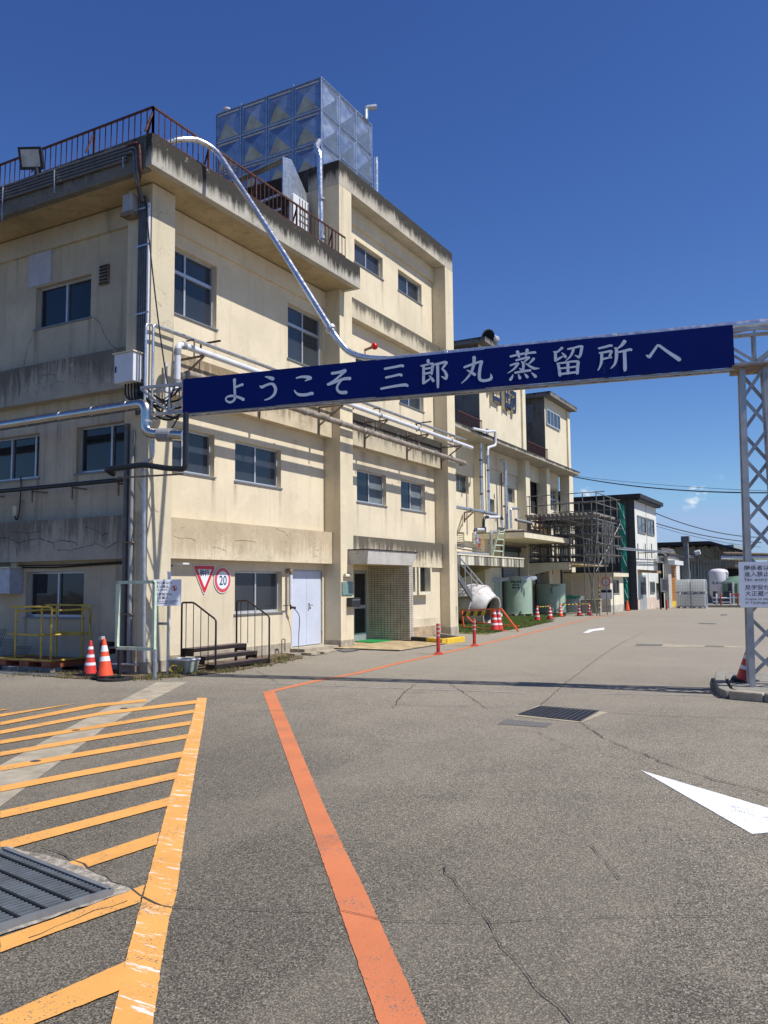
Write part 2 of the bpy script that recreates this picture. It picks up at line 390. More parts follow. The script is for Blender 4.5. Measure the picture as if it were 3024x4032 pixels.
M['cone_white'] = plain('reflective_white', (.72,.72,.74), .5, 0, .10, 10, .25, (.35,.25,.2))
M['yellow'] = plain('yellow_paint', (.60,.42,.06), .5, 0, .15, 8, .45, (.22,.13,.05))
M['yellow_bright'] = plain('yellow_kerb_paint', (.72,.46,.03), .7, 0, .15, 6, .4, (.25,.16,.06))
M['stripe_black'] = plain('black_paint', (.015,.015,.017), .55, 0, .2, 6)
M['orange_frame'] = plain('orange_frame_paint', (.70,.13,.035), .5, 0, .15, 8, .35, (.25,.08,.04))
M['orange_pallet'] = plain('orange_plastic_pallet', (.36,.10,.045), .7, 0, .2, 6, .4)
M['pale_green'] = plain('pale_green_paint', (.52,.62,.46), .5, 0, .10, 8, .3, (.30,.22,.10))
M['tank_green'] = plain('green_tank_paint', (.32,.42,.33), .42, 0, .06, 2.5, .12, (.12,.16,.11))
M['sign_white'] = plain('sign_white', (.74,.76,.82), .35, 0, .03, 3)
M['sign_red'] = plain('sign_red', (.60,.015,.020), .35, 0, .05, 3)
M['sign_pink'] = plain('faded_sign_red', (.62,.08,.09), .4, 0, .06, 3)
M['sign_navy'] = plain('sign_navy', (.012,.016,.045), .4, 0, .05, 3)
M['sign_navy_pale'] = plain('faded_navy', (.05,.06,.12), .5, 0, .1, 3)
M['ink'] = plain('black_ink', (.012,.012,.016), .5, 0, .05, 3)
M['banner'] = plain('banner_blue', (.0012,.010,.115), .6, 0, .06, 1.2, spec=.12)
M['banner_text'] = plain('banner_letter_film', (.60,.66,.74), .4, 0, .04, 3, spec=.3)
M['gantry'] = plain('gantry_paint', (.37,.38,.39), .5, .35, .14, 5, .3, (.16,.15,.14))
M['red_post'] = plain('red_bollard', (.42,.035,.025), .45, 0, .12, 8, .15, (.2,.05,.04))
M['band_silver'] = plain('silver_band', (.55,.50,.50), .35, .3, .1, 12)
M['kerb'] = plain('kerb_concrete', (.26,.245,.21), .9, 0, .18, 9, .45, (.10,.09,.07), .4, .2)
M['concrete'] = plain('pale_concrete', (.37,.32,.24), .9, 0, .18, 4, .45, (.20,.17,.13), .4, .2)
M['slab'] = plain('cream_slab', (.66,.60,.44), .85, 0, .08, 3, .3, (.26,.21,.14), .3, .2)
M['green_mat'] = plain('green_turf_mat', (.01,.23,.05), .95, 0, .3, 60, 0, bump=.8)
M['tile'] = plain('glazed_tile', (.47,.435,.35), .35, 0, .14, 5, .2)
M['grout'] = plain('dark_grout', (.045,.04,.035), .9, 0, .2, 20)
M['paver'] = plain('sandstone_paver', (.46,.35,.20), .85, 0, .22, 3.3, .4, (.20,.15,.09), .3, .2)
M['wood'] = plain('weathered_timber', (.21,.195,.17), .85, 0, .3, 9, .4)
M['scaffold'] = plain('scaffold_pipe', (.19,.19,.18), .55, .4, .35, 4, .4, (.10,.09,.08))
M['green_net'] = plain('green_net', (.02,.34,.22), .85, 0, .2, 14)
M['grey_cladding'] = plain('dark_grey_cladding', (.045,.052,.058), .6, .1, .15, 3)
M['white_cladding'] = plain('white_cladding', (.66,.66,.60), .6, 0, .06, 1.6, .3, (.38,.30,.20))
M['warehouse'] = plain('grey_green_cladding', (.30,.34,.32), .6, .1, .12, 2)
M['roof_dark'] = plain('dark_roof_edge', (.022,.022,.024), .6, .2, .2, 4)
M['orange_door'] = plain('orange_shutter', (.40,.155,.02), .55, 0, .08, 3, .15)
M['ibc'] = plain('milky_plastic', (.88,.90,.86), .35, 0, .08, 2)
M['cage'] = plain('galvanised_cage', (.40,.41,.42), .5, .2, .1, 8)
M['silo'] = plain('silo_white', (.66,.64,.66), .35, 0, .05, 1.5, .1)
M['vent_grey'] = plain('grey_flue', (.22,.235,.225), .55, .2, .15, 3, .3)
M['vessel'] = None
n = NT('milky_translucent_plastic'); n.set((.86,.88,.84), .35); tl_ = n.t.nodes.new('ShaderNodeBsdfTranslucent'); tl_.inputs[0].default_value = (.92,.94,.90,1); mx = n.t.nodes.new('ShaderNodeMixShader'); mx.inputs[0].default_value = .5
n.t.links.new(n.b.outputs[0], mx.inputs[1]); n.t.links.new(tl_.outputs[0], mx.inputs[2]); n.t.links.new(mx.outputs[0], n.t.nodes['Material Output'].inputs['Surface']); M['ibc'] = n.m
M['soil'] = plain('bare_soil', (.17,.125,.085), .95, 0, .35, 9, .6, (.07,.055,.04), .8, .1)
M['cable'] = plain('black_cable', (.012,.012,.013), .6)
M['plastic_film'] = plain('crumpled_plastic', (.58,.66,.76), .2, 0, .1, 20)
M['red_paint'] = plain('red_handwheel', (.40,.05,.05), .5)
M['red_lamp'] = plain('red_alarm_lamp', (.50,.01,.012), .12)
M['horn'] = plain('loudspeaker_grey', (.40,.40,.40), .5, .1, .1, 4, .3)
M['shutter_dark'] = plain('dark_shutter', (.05,.055,.06), .5, .3, .1, 6)
M['basket'] = plain('plastic_basket', (.33,.35,.27), .6, 0, .1, 12, .3)
M['chain'] = plain('yellow_chain', (.72,.50,.03), .5)
n = NT('tank_panel_steel')            # galvanised pressed panels with yellow-brown bloom
sp = n.noise(1.4, 5, .65); gz_n = n.noise(3.5, 3)
col = n.mix(n.ramp(gz_n, .3, .7), (.27,.32,.39), (.36,.41,.48)); col = n.mix(n.ramp(sp, .55, .78, 0, .55), col, (.30,.27,.16))
M['panel'] = n.set(col, n.ramp(gz_n, .2, .8, .24, .34), .82)
n = NT('vessel_paint')                # old white coating rubbed through to rust
a = n.noise(1.0, 6, .7, n.scaled((2,6,6))); b = n.noise(4, 5, .7)
col = n.mix(n.ramp(b, .3, .7), (.50,.47,.44), (.66,.64,.62)); col = n.mix(n.ramp(a, .50, .72, 0, .8), col, (.30,.20,.16))
col = n.mix(n.ramp(n.noise(11, 4), .62, .75, 0, .7), col, (.14,.07,.05)); n.bump(b, .2, .01)
M['vessel'] = n.set(col, .6, 0, .4)

# asphalt: exposed aggregate, wheel-polished light and dark areas, stains
n = NT('asphalt')
wob = n.noise(.22, 4, .55); med = n.noise(1.3, 5, .6)
v1 = n.voro(150).outputs; v2 = n.voro(260).outputs; v3 = n.voro(48).outputs
def bright(vv, lo, hi):
    s_ = n.t.nodes.new('ShaderNodeSeparateColor'); n.lk(vv['Color'], s_.inputs[0]); return n.ramp(s_.outputs[0], lo, hi), s_.outputs
g1, c1 = bright(v1, .15, .95); g2, c2 = bright(v2, .2, .9); g3, c3 = bright(v3, .3, 1.0)
tone = n.math('ADD', n.math('MULTIPLY', wob, .6), n.math('MULTIPLY', med, .4))
base_d = n.mix(n.ramp(tone, .36, .62), (.050,.043,.034), (.100,.086,.067))
base_l = n.mix(n.ramp(tone, .36, .62), (.265,.235,.185), (.40,.352,.272))
col = n.mix(n.math('MULTIPLY', g1, .82), base_d, base_l)
col = n.mix(n.math('MULTIPLY', n.ramp(c1[1], .74, .90), .70), col, (.58,.52,.41))
col = n.mix(n.math('MULTIPLY', n.ramp(c1[2], .74, .9), .65), col, (.040,.036,.031))
col = n.mix(n.math('MULTIPLY', g2, .22), col, (.34,.32,.29))
co = n.xyz()
# darker near, paler far: sun and view angle put into the colour, with wear
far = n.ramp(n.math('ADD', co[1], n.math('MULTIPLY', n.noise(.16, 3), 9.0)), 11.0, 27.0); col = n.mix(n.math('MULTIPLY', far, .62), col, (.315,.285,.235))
near_light_wear = n.ramp(n.math('ADD', n.math('ADD', co[1], n.math('MULTIPLY', co[0], .35)), n.math('MULTIPLY', n.noise(.35, 4), 5.0)), 2.6, 10.5, .52, 1.03)
col = n.mix(1.0, col, near_light_wear, 'MULTIPLY')
lane = n.ramp(n.noise(1.0, 4, .6, n.scaled((.9,.12,1), None, (0,0,R(-12)))), .46, .66, 0, .25); col = n.mix(lane, col, (.29,.256,.205))
stain = n.ramp(n.noise(.75, 6, .7), .60, .76, 0, .5); col = n.mix(stain, col, (.075,.070,.060)); col = n.mix(1.0, col, (1.02,1.0,.96), 'MULTIPLY')
dust = n.ramp(n.noise(.8, 5, .7, n.scaled((1,2.2,1))), .58, .8, 0, .35); col = n.mix(dust, col, (.36,.31,.24))
n.bump(n.math('ADD', v1['Distance'], n.math('MULTIPLY', v2['Distance'], .5)), .55, .006)
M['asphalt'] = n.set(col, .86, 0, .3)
def marking(name, c, wear=.4, worn=(.15,.14,.125), white=0.0):
    n = NT(name); f = n.noise(2.2, 5, .7); fine = n.voro(120).outputs['Distance']
    col = n.mix(n.ramp(f, .3, .7), tuple(q*.88 for q in c), c)
    pit = n.math('ADD', n.math('MULTIPLY', n.noise(85, 3, .6), .75), n.math('MULTIPLY', n.noise(2.1, 5, .7), .62))
    soot = n.ramp(n.noise(1.0, 5, .65, n.scaled((1.4,.5,1))), .45, .72, 0, .35); col = n.mix(soot, col, tuple(q*.62 for q in c))
    col = n.mix(n.ramp(pit, .92-wear*.3, 1.0-wear*.25), col, worn)
    if white:
        s_ = n.noise(1.0, 6, .72, n.scaled((3.2, 22, 1), None, (0,0,R(-38))))
        col = n.mix(n.ramp(s_, .56, .625, 0, white), col, (.80,.78,.74))
    n.bump(fine, .25, .004)
    return n.set(col, .75, 0, .3)
M['mark_orange'] = marking('orange_road_paint', (.62,.20,.085), .55)
M['mark_yellow'] = marking('yellow_road_paint', (.78,.38,.10), .55)
M['mark_yellow_bar'] = marking('rubbed_yellow_road_paint', (.78,.38,.10), .5, white=.9)
M['mark_white'] = marking('white_road_paint', (.80,.80,.80), .45)
M['mark_faint'] = marking('worn_white_line', (.38,.35,.31), .75)
M['crack'] = plain('crack_dark', (.055,.050,.043), .95, 0, .4, 12)  # dark brown-grey of cracks and gutter holes
M['patch'] = plain('asphalt_patch', (.13,.125,.115), .9, 0, .3, 60, bump=.6)
def grass_mat(name, a, b):
    n = NT(name); col = n.mix(n.ramp(n.noise(2.5, 4), .35, .65), a, b)
    col = n.mix(n.ramp(n.noise(40, 2), .5, .8, 0, .6), col, (.20,.18,.07)); return n.set(col, .8, 0, .2)
M['grass'] = grass_mat('grass_blades', (.065,.115,.022), (.15,.20,.055))
M['weed'] = grass_mat('weed_leaves', (.09,.10,.03), (.20,.165,.075))
M['lawn_soil'] = plain('thin_turf_soil', (.15,.15,.055), .95, 0, .4, 7, .5, (.16,.12,.07), .8, .1)
M['bush'] = grass_mat('bush_leaves', (.03,.075,.018), (.09,.14,.04))

# ------------------------------------------------------------------ ground and road surface
mb = MB(); ys = [-120, -20, 0, 6, 12, 18, SLOPE_Y, 30, 45, 60, 75, 90, 140, 400, 1200]; xs = [-1200, -200, -60, -30, -15, -8, -3, 2, 10, 40, 200, 1200]
for y in ys:
    for x in xs: mb.v.append((x, y, gz(y)))
W_ = len(xs)
for j in range(len(ys)-1):
    for i in range(W_-1): mb.f.append((j*W_+i, j*W_+i+1, (j+1)*W_+i+1, (j+1)*W_+i))
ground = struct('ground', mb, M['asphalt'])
def flat(name, pts, mat, lift=.004, parent=ground):
    """thin painted or laid sheet that follows the yard surface"""
    if name in ('orange_line','hatch_bar','hatch_stripe','white_arrow'):      # brushed edges are never quite straight
        pts = wobble([(p[0], p[1]) for p in pts], .0022, len(bpy.data.objects), .03)
    return MB().poly([(p[0], p[1], gz(p[1])+lift) for p in pts]).build(name, mat, parent)
def ribbon_pts(path, w):
    P = [Vector((p[0], p[1], 0)) for p in path]; Lf = []; Rt = []
    for i, p in enumerate(P):
        d = (P[min(i+1,len(P)-1)]-P[max(i-1,0)]).normalized(); nrm = Vector((-d.y, d.x, 0)); ww = w[i] if isinstance(w, (list, tuple)) else w
        Lf.append(p+nrm*ww/2); Rt.append(p-nrm*ww/2)
    return Lf, Rt
def ribbon(name, path, w, mat, lift=.004, parent=ground):
    Lf, Rt = ribbon_pts(path, w); mb = MB()
    for i in range(len(Lf)-1):
        a, b, c, d = Lf[i], Rt[i], Rt[i+1], Lf[i+1]
        mb.quad(*[(q.x, q.y, gz(q.y)+lift) for q in (a, b, c, d)])
    return mb.build(name, mat, parent)
def jag(path, amp, step=.12, seed=1):
    rnd = random.Random(seed); out = []
    for a, b in zip(path[:-1], path[1:]):
        a = Vector((a[0],a[1],0)); b = Vector((b[0],b[1],0)); k = max(2, int((b-a).length/step))
        for i in range(k): out.append(a.lerp(b, i/k)+Vector((rnd.uniform(-amp,amp), rnd.uniform(-amp,amp), 0)))
    out.append(Vector((path[-1][0], path[-1][1], 0))); return out
def wobble(pts, amp, seed, step=.18): return jag(pts+[pts[0]], amp, step, seed)[:-1]
# concrete gutter crossing the hatched area
gut = flat('gutter_strip', [gp(zk(*p)) for p in ((640,90),(770,88),(620,165),(430,275),(0,600),(-160,720),(-160,505),(0,430),(300,265))], M['concrete'], .004)
for (x, y, r_) in ((507,198,.05),(310,288,.05),(145,415,.05)):
    c = gp(zk(x, y)); MB().poly([(c.x+r_*math.cos(t*.5236), c.y+r_*math.sin(t*.5236), .009) for t in range(12)]).build('gutter_hole', M['crack'], ground)
# orange guide line: wide near leg, then along the building
near = [(1072,128),(1120,125),(1210,330),(1320,590),(1420,800),(1500,960),(1659,1310),(1760,1530),(1560,1530),(1545,1485),(1380,1000),(1310,800),(1200,485),(1130,285)]
flat('orange_line', [gp(zk(*p)) for p in near], M['mark_orange'], .004)
far_pts = [gp(p) for p in (zk(1108,127), zk(1290,85), zb(545,622), zb(880,540), zb(1195,470), zb(1490,402), zb(1659,362), zf(740,1893), zf(1100,1806), zf(1300,1755), zf(1480,1715), zg(360,1165), zg(420,1157), zn(1640,1780))]
ribbon('orange_line', far_pts, .15, M['mark_orange'], .0044)
# yellow hatching
bar = [(805,155),(845,155),(825,290),(800,430),(755,700),(720,960),(690,1060),(660,1240),(625,1485),(600,1640),(420,1640),(455,1485),(510,1240),(595,930),(640,760),(690,570),(745,380),(780,260)]
flat('hatch_bar', [gp(zk(*p)) for p in bar], M['mark_yellow_bar'], .0065)
hatch = [[(330,175),(0,222),(0,233)],[(600,161),(595,171),(400,192),(0,268),(0,255),(380,181)],[(806,164),(806,178),(400,228),(0,304),(0,290),(400,216)],
         [(792,203),(790,217),(400,280),(0,345),(0,330),(400,266)],[(780,250),(776,266),(400,325),(0,395),(0,378),(400,309)],[(768,304),(764,322),(300,402),(0,456),(0,436),(300,383)],
         [(750,374),(746,398),(300,482),(0,541),(0,518),(300,460)],[(728,458),(722,486),(300,582),(0,650),(0,620),(300,553)],[(695,562),(688,598),(300,702),(0,784),(0,746),(300,668)],
         [(650,706),(640,757),(335,858),(225,848)],[(590,922),(570,995),(300,1090),(0,1200),(0,1140),(300,1035)],[(515,1236),(495,1352),(200,1470),(-120,1590),(-120,1500),(0,1462)],[(45,200),(0,203),(0,208)]]
for h in hatch: flat('hatch_stripe', [gp(zk(*p)) for p in h], M['mark_yellow'], .0088)
# arrows and worn lines
tip = gp(zl(1147,648)); lowc = gp(zl(1595,905)); up1 = gp(zl(1659,800)); upc = tip + (up1-tip)*1.75; bot = lowc + (gp(zl(1659,899))-lowc)*3.2
flat('white_arrow', [tip, upc, bot, lowc], M['mark_white'])
flat('white_arrow', [gp(zf(*p)) for p in ((1293,1878),(1325,1861),(1345,1861),(1330,1851),(1405,1840),(1490,1828),(1492,1849),(1390,1860),(1372,1866),(1345,1878))], M['mark_white'])
ribbon('worn_line', [gp(p) for p in (zs(660,516), zs(1100,522), zs(1659,540), zl(300,322), zl(690,336))], .07, M['mark_faint'])
ribbon('worn_line', [gp(p) for p in (zl(930,338), zl(1250,344), zl(1460,348))], .06, M['mark_faint'])
# cracks and joints
def zline(f, pts): return [gp(f(*p)) for p in pts]
cr = [(zline(zl, ((745,385),(800,338),(860,285),(985,190),(1080,130),(1165,90))), .02), (zline(zl, ((905,455),(1000,520),(1160,585),(1275,635),(1420,680),(1660,740))), .022),
      (zline(zl, ((350,1040),(480,1200),(530,1265),(600,1360),(700,1490),(770,1560),(870,1667))), .013), (zline(zk, ((700,1015),(945,1020),(1130,1028),(1390,1030),(1540,1060))), .012),
      (zline(zl, ((85,1250),(200,1262),(530,1265),(850,1245),(1200,1240),(1500,1238))), .010), (zline(zk, ((165,768),(300,820),(430,890),(520,935),(630,990),(700,1015))), .022),
      (zline(zl, ((0,762),(240,755),(500,765),(730,765))), .012), (zline(zl, ((0,380),(250,388),(460,392))), .02), (zline(zl, ((150,400),(200,330),(245,300))), .025),
      (zline(zl, ((380,300),(450,345),(530,400),(640,390))), .022), (zline(zk, ((880,208),(1250,205),(1659,212))), .012), (zline(zl, ((1010,415),(1200,430),(1659,440))), .03),
      (zline(zs, ((1280,400),(1430,480),(1500,520))), .02), (zline(zl, ((720,490),(870,560),(780,575))), .014), (zline(zl, ((930,940),(1000,1010),(1060,1090))), .010),
      (zline(zk, ((1030,345),(1300,340),(1659,352))), .012), (zline(zl, ((0,538),(200,540),(380,536))), .012), (zline(zk, ((110,1145),(220,1095),(395,1030),(520,990))), .016)]
for i, (path, w) in enumerate(cr):
    p = jag(path, w*.9, .10, i); ribbon('crack', p, [w*.5*random.Random(i*97+k).uniform(.3, 1.3) for k in range(len(p))], M['crack'], .0105)
flat('asphalt_patch', [gp(zl(*p)) for p in ((605,442),(792,459),(765,475),(570,461))], M['patch'])
# drain covers in the far yard
flat('drain_strip', [gp(zq(*p)) for p in ((0,1284),(390,1284),(390,1294),(1260,1312),(1260,1330),(700,1322),(300,1318),(0,1312))], M['concrete'], .004)
for q in (((20,1287),(325,1290),(315,1310),(0,1308)), ((815,1306),(1030,1311),(1040,1321),(810,1318)), ((740,1042),(940,1046),(940,1056),(740,1052))):
    flat('drain_cover', [gp(zq(*p)) for p in q], M['patch'], .009)
flat('drain_cover', [gp(zq(*p)) for p in ((995,940),(1080,938),(1060,955),(985,955))], M['patch'], .004)
# soil at the foot of the building and turf in front of the tanks
flat('soil_strip', wobble([(-22,11.0),(-14.9,10.85),(-13.4,10.6),(-12.2,10.55),(-11.2,10.72),(-10.6,11.5),(-10.35,12.3),(-10.4,13.4),(-10.6,14.9),(-10.9,16.0),(-11.6,16.6),(-12.1,16.6),(-12.1,12.0),(-22,12.3)], .07, 3), M['soil'], .0125)
turf_edge = [gp(p) for p in (zm(125,1640), zm(560,1655), zm(880,1590), zm(1250,1530), zm(1500,1475), zm(1659,1440), zn(300,1880), zn(600,1835), zn(660,1812))]
turf_poly = [(-16.8,27.2)] + [(p.x, p.y) for p in turf_edge] + [(-16.8,49.5)]
turf = flat('turf', wobble(turf_poly, .06, 5, .4), M['lawn_soil'], .006)
def inside(pt, poly):
    x, y = pt; r_ = False
    for i in range(len(poly)):
        x1, y1 = poly[i]; x2, y2 = poly[i-1]
        if (y1 > y) != (y2 > y) and x < (x2-x1)*(y-y1)/(y2-y1)+x1: r_ = not r_
    return r_
def blades(name, mat, spots, h0, h1, w, label, cat, per=3, seed=2):
    rnd = random.Random(seed); mb = MB()
    for (x, y) in spots:
        z = gz(y)
        for _ in range(per):
            a = rnd.uniform(0, 6.283); h = rnd.uniform(h0, h1); lean = rnd.uniform(.1, .7)*h
            bx = x+rnd.uniform(-.05,.05); by = y+rnd.uniform(-.05,.05); dx, dy = math.cos(a), math.sin(a)
            n_ = len(mb.v); ww = w*rnd.uniform(.7,1.3)
            mb.v += [(bx-dy*ww/2, by+dx*ww/2, z), (bx+dy*ww/2, by-dx*ww/2, z), (bx+dx*lean, by+dy*lean, z+h)]; mb.f.append((n_, n_+1, n_+2))
    o = mb.build(name, mat); o['kind'] = 'stuff'; return tag(o, label, cat)
rnd = random.Random(11); spots = []
while len(spots) < 26000:
    y = 27+22*rnd.random()**1.5; x = rnd.uniform(-16.5, -9.0)
    if inside((x, y), turf_poly): spots.append((x, y))
blades('grass', M['grass'], spots, .035, .10, .016, 'short sunlit grass growing in front of the green tanks', 'grass', 3)
rnd = random.Random(12); spots = []
for (cx, cy, r_, k) in ((-13.5,10.75,.5,90),(-12.6,10.75,.5,80),(-11.7,10.85,.4,90),(-10.75,11.5,.3,110),(-10.5,12.6,.25,120),(-10.55,13.8,.3,120),(-16.8,11.0,.8,80),(-10.9,15.1,.3,90),(-12.9,11.2,.3,40),(-11.0,11.2,.35,90),(-10.7,12.1,.3,110),(-10.6,13.0,.35,100),(-10.8,14.6,.4,110),(-11.2,15.6,.5,120),(-15.5,11.0,.8,60),(-10.9,11.0,.3,50),(-11.6,24.6,.4,40),(-11.1,26.6,.5,80),(-12.3,12.0,.25,30)):
    for _ in range(k): spots.append((cx+rnd.gauss(0,r_*.5), cy+rnd.gauss(0,r_*.35)))
blades('weeds', M['weed'], spots, .02, .085, .014, 'weeds and dry grass tufts along the foot of the beige building', 'weeds', 3, 4)

# ------------------------------------------------------------------ building parts
def FX(X): return lambda u, v, w=0.0: (X-w, u, v)          # wall facing the road: u runs away, w goes inwards
def FY(Y): return lambda u, v, w=0.0: (u, Y+w, v)          # wall facing the gate: u runs right, w goes inwards
def fbox(mb, F, u0, u1, v0, v1, w0, w1):
    mb.hull8([F(u0,v0,w0),F(u1,v0,w0),F(u1,v0,w1),F(u0,v0,w1),F(u0,v1,w0),F(u1,v1,w0),F(u1,v1,w1),F(u0,v1,w1)]); return mb
def wall(name, parent, F, u0, u1, v0, v1, holes, depth, mat):
    us = sorted({u0, u1} | {h[0] for h in holes} | {h[1] for h in holes}); vs_ = sorted({v0, v1} | {h[2] for h in holes} | {h[3] for h in holes})
    us = [u for u in us if u0 <= u <= u1]; vs_ = [v for v in vs_ if v0 <= v <= v1]; mb = MB()
    for a, b in zip(us[:-1], us[1:]):
        for c, d in zip(vs_[:-1], vs_[1:]):
            mu, mv = (a+b)/2, (c+d)/2
            if any(h[0] < mu < h[1] and h[2] < mv < h[3] for h in holes): continue
            mb.quad(F(a,c), F(b,c), F(b,d), F(a,d))
    for (a, b, c, d) in [h[:4] for h in holes]:
        mb.quad(F(a,c),F(a,d),F(a,d,depth),F(a,c,depth)); mb.quad(F(b,c),F(b,c,depth),F(b,d,depth),F(b,d))
        mb.quad(F(a,c),F(a,c,depth),F(b,c,depth),F(b,c)); mb.quad(F(a,d),F(b,d),F(b,d,depth),F(a,d,depth))
    return mb.build(name, mat, parent)
def window(parent, F, r, depth=.18, mull=(.5,), trans=(), fr=.045, fmat='alu', gmat='wire_glass', sill=True, slide=True, curtain=None, name='window'):
    u0, u1, v0, v1 = r; w0 = depth-.09; mb = MB()
    e = .002
    fbox(mb, F, u0+e, u1-e, v1-fr, v1-e, w0, w0+.08); fbox(mb, F, u0+e, u1-e, v0+e, v0+fr*1.2, w0, w0+.08)
    fbox(mb, F, u0+e, u0+fr, v0+fr*1.2, v1-fr, w0, w0+.08); fbox(mb, F, u1-fr, u1-e, v0+fr*1.2, v1-fr, w0, w0+.08)
    cuts = [u0+fr] + [u0+(u1-u0)*q for q in mull] + [u1-fr]; lev = [v0+fr*1.2] + [v0+(v1-v0)*q for q in trans] + [v1-fr]
    for q in cuts[1:-1]: fbox(mb, F, q-fr*.55, q+fr*.55, v0+fr*1.2, v1-fr, w0+.004, w0+.076)
    for q in lev[1:-1]: fbox(mb, F, u0+fr, u1-fr, q-fr*.8, q+fr*.8, w0-.006, w0+.07)
    o = mb.build(name, M[fmat], parent)
    for i in range(len(cuts)-1):
        for j in range(len(lev)-1):
            dd = w0+.03+(.02 if (slide and i % 2) else 0)
            MB().quad(F(cuts[i]-.004,lev[j]-.004,dd), F(cuts[i+1]+.004,lev[j]-.004,dd), F(cuts[i+1]+.004,lev[j+1]+.004,dd), F(cuts[i]-.004,lev[j+1]+.004,dd)).build('pane', M[gmat], o)
            if curtain and i in curtain:
                a, b = cuts[i], cuts[i+1]; mc = MB(); n_ = 12; a0 = a+(b-a)*.12
                for k in range(n_):
                    x0 = a0+(b-a0)*k/n_; x1 = a0+(b-a0)*(k+1)/n_; h0 = dd-.0075+.003*(k % 2); h1 = dd-.0075+.003*((k+1) % 2)
                    mc.quad(F(x0,lev[j]+.01,h0),F(x1,lev[j]+.01,h1),F(x1,lev[j]+(lev[j+1]-lev[j])*.97,h1),F(x0,lev[j]+(lev[j+1]-lev[j])*.97,h0))
                mc.build('curtain', M['curtain'], o)
    if sill: fbox(MB(), F, u0-.04, u1+.04, v0-.035, v0-.001, -.03, depth-.085).build('sill', M['alu_dark'], o)
    return o
def block(name, parent, mat, *dims, bevel=0.0):
    return MB().box(*dims).build(name, M[mat] if isinstance(mat, str) else mat, parent, bevel=bevel)
# facade planes
PX, BX, WX = -11.5, -11.75, -12.0         # pillar, band and wall planes towards the road
PY, BY, WY = 11.65, 11.90, 12.15          # the same towards the gate
FWX, FWY = FX(WX), FY(WY)

# ---- corner building (three storeys)
corner = thing('office_building', (-14.5, 15.0, 0), 'three storey cream building on the corner with overhanging stained roof edge and rusty rail', 'building')
winR = [(12.35,14.16,7.30,8.73),(16.88,18.50,7.30,8.73),(12.35,14.13,3.99,4.92),(14.84,16.60,3.99,4.92),(14.86,16.65,1.00,1.96)]
doorR = (17.07,18.44,.10,2.01)
stk = []
for (a, b, c, d) in winR:
    stk += [(a+.02, c-.03, .10, .75, .55), (b-.03, c-.03, .09, .85, .6)]
stk += [(15.5,7.0,.3,.8,.25),(13.82,1.44,.12,.5,.18),(17.2,5.3,.18,.9,.35)]
M['wall_right'] = stucco('stucco_road_side', CREAM, 'y', stk, cracks=.2, grime=.42)
wall('wall', corner, FWX, 12.0, 18.54, 0, 9.5, winR+[doorR], .2, M['wall_right'])
winL = [(-15.44,-13.71,7.30,8.24),(-14.04,-12.22,3.99,4.97),(-17.0,-15.19,3.99,4.97),(-15.5,-13.73,1.00,1.96),(-19.2,-17.6,7.30,8.24),(-19.4,-17.7,1.0,1.96)]
stk = []
for (a, b, c, d) in winL: stk += [(a+.03, c-.02, .09, 1.0, .8), (b-.03, c-.02, .07, 1.0, .75)]
stk += [(-15.7,3.55,.16,.6,.7),(-13.2,5.4,.5,.35,.45),(-15.0,5.4,.6,.35,.4)]
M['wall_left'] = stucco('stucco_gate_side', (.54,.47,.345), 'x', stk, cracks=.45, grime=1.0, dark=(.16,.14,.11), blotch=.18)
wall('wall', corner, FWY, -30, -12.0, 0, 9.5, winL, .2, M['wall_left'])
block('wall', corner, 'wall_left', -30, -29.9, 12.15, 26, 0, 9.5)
for i, r in enumerate(winR):
    window(corner, FWX, r, .20, (.5,), (.66,) if i < 2 else ())
for i, r in enumerate(winL):
    window(corner, FWY, r, .20, (.5,) if i != 2 else (.42,.86), (), gmat='glass')
# spandrel bands, beams under the roof, pillars, plinth
block('spandrel_band', corner, 'band', WX-.05, BX, 12.285, 18.61, 2.18, 3.00)
block('spandrel_band', corner, 'band_high', WX-.05, BX, 12.285, 18.61, 5.50, 6.38)
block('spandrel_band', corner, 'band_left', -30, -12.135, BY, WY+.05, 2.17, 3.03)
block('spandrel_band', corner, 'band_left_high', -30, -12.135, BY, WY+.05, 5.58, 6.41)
block('roof_beam', corner, M['wall_right'], WX-.05, WX+.07, 12.285, 18.535, 9.02, 9.47)
block('roof_beam', corner, M['wall_left'], -30, -12.14, WY-.07, WY+.05, 9.02, 9.47)
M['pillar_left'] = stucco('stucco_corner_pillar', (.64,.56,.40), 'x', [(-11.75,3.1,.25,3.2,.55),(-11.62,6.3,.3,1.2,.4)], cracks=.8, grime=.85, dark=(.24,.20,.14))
block('pillar', corner, 'pillar_left', -12.14, PX, PY, 12.285, .22, 9.47)
block('pillar_base', corner, 'plinth', -12.15, PX+.012, PY-.012, 12.297, -.05, .22)
mb = MB(); mb.box(WX, WX+.02, 12.297, 17.0, -.05, .24); mb.build('plinth', M['plinth'], corner)
mb = MB(); mb.box(-30, -12.16, WY-.02, WY, -.05, .2); mb.build('plinth', M['plinth'], corner)
# overhanging roof edge
CX_, CY_, CE = -11.0, 11.11, 18.79
mb = MB(); mb.box(CX_-.16, CX_, CY_, CE, 9.48, 10.10); mb.box(-12.6, CX_-.16, CE-.14, CE, 9.48, 9.85); mb.build('parapet', M['parapet'], corner, bevel=.012)
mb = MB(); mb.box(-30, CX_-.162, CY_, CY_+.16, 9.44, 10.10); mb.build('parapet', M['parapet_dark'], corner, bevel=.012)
mb = MB(); mb.box(-30, CX_-.165, CY_+.165, CE-.145, 9.50, 9.92); mb.build('roof_slab', M['soffit'], corner)
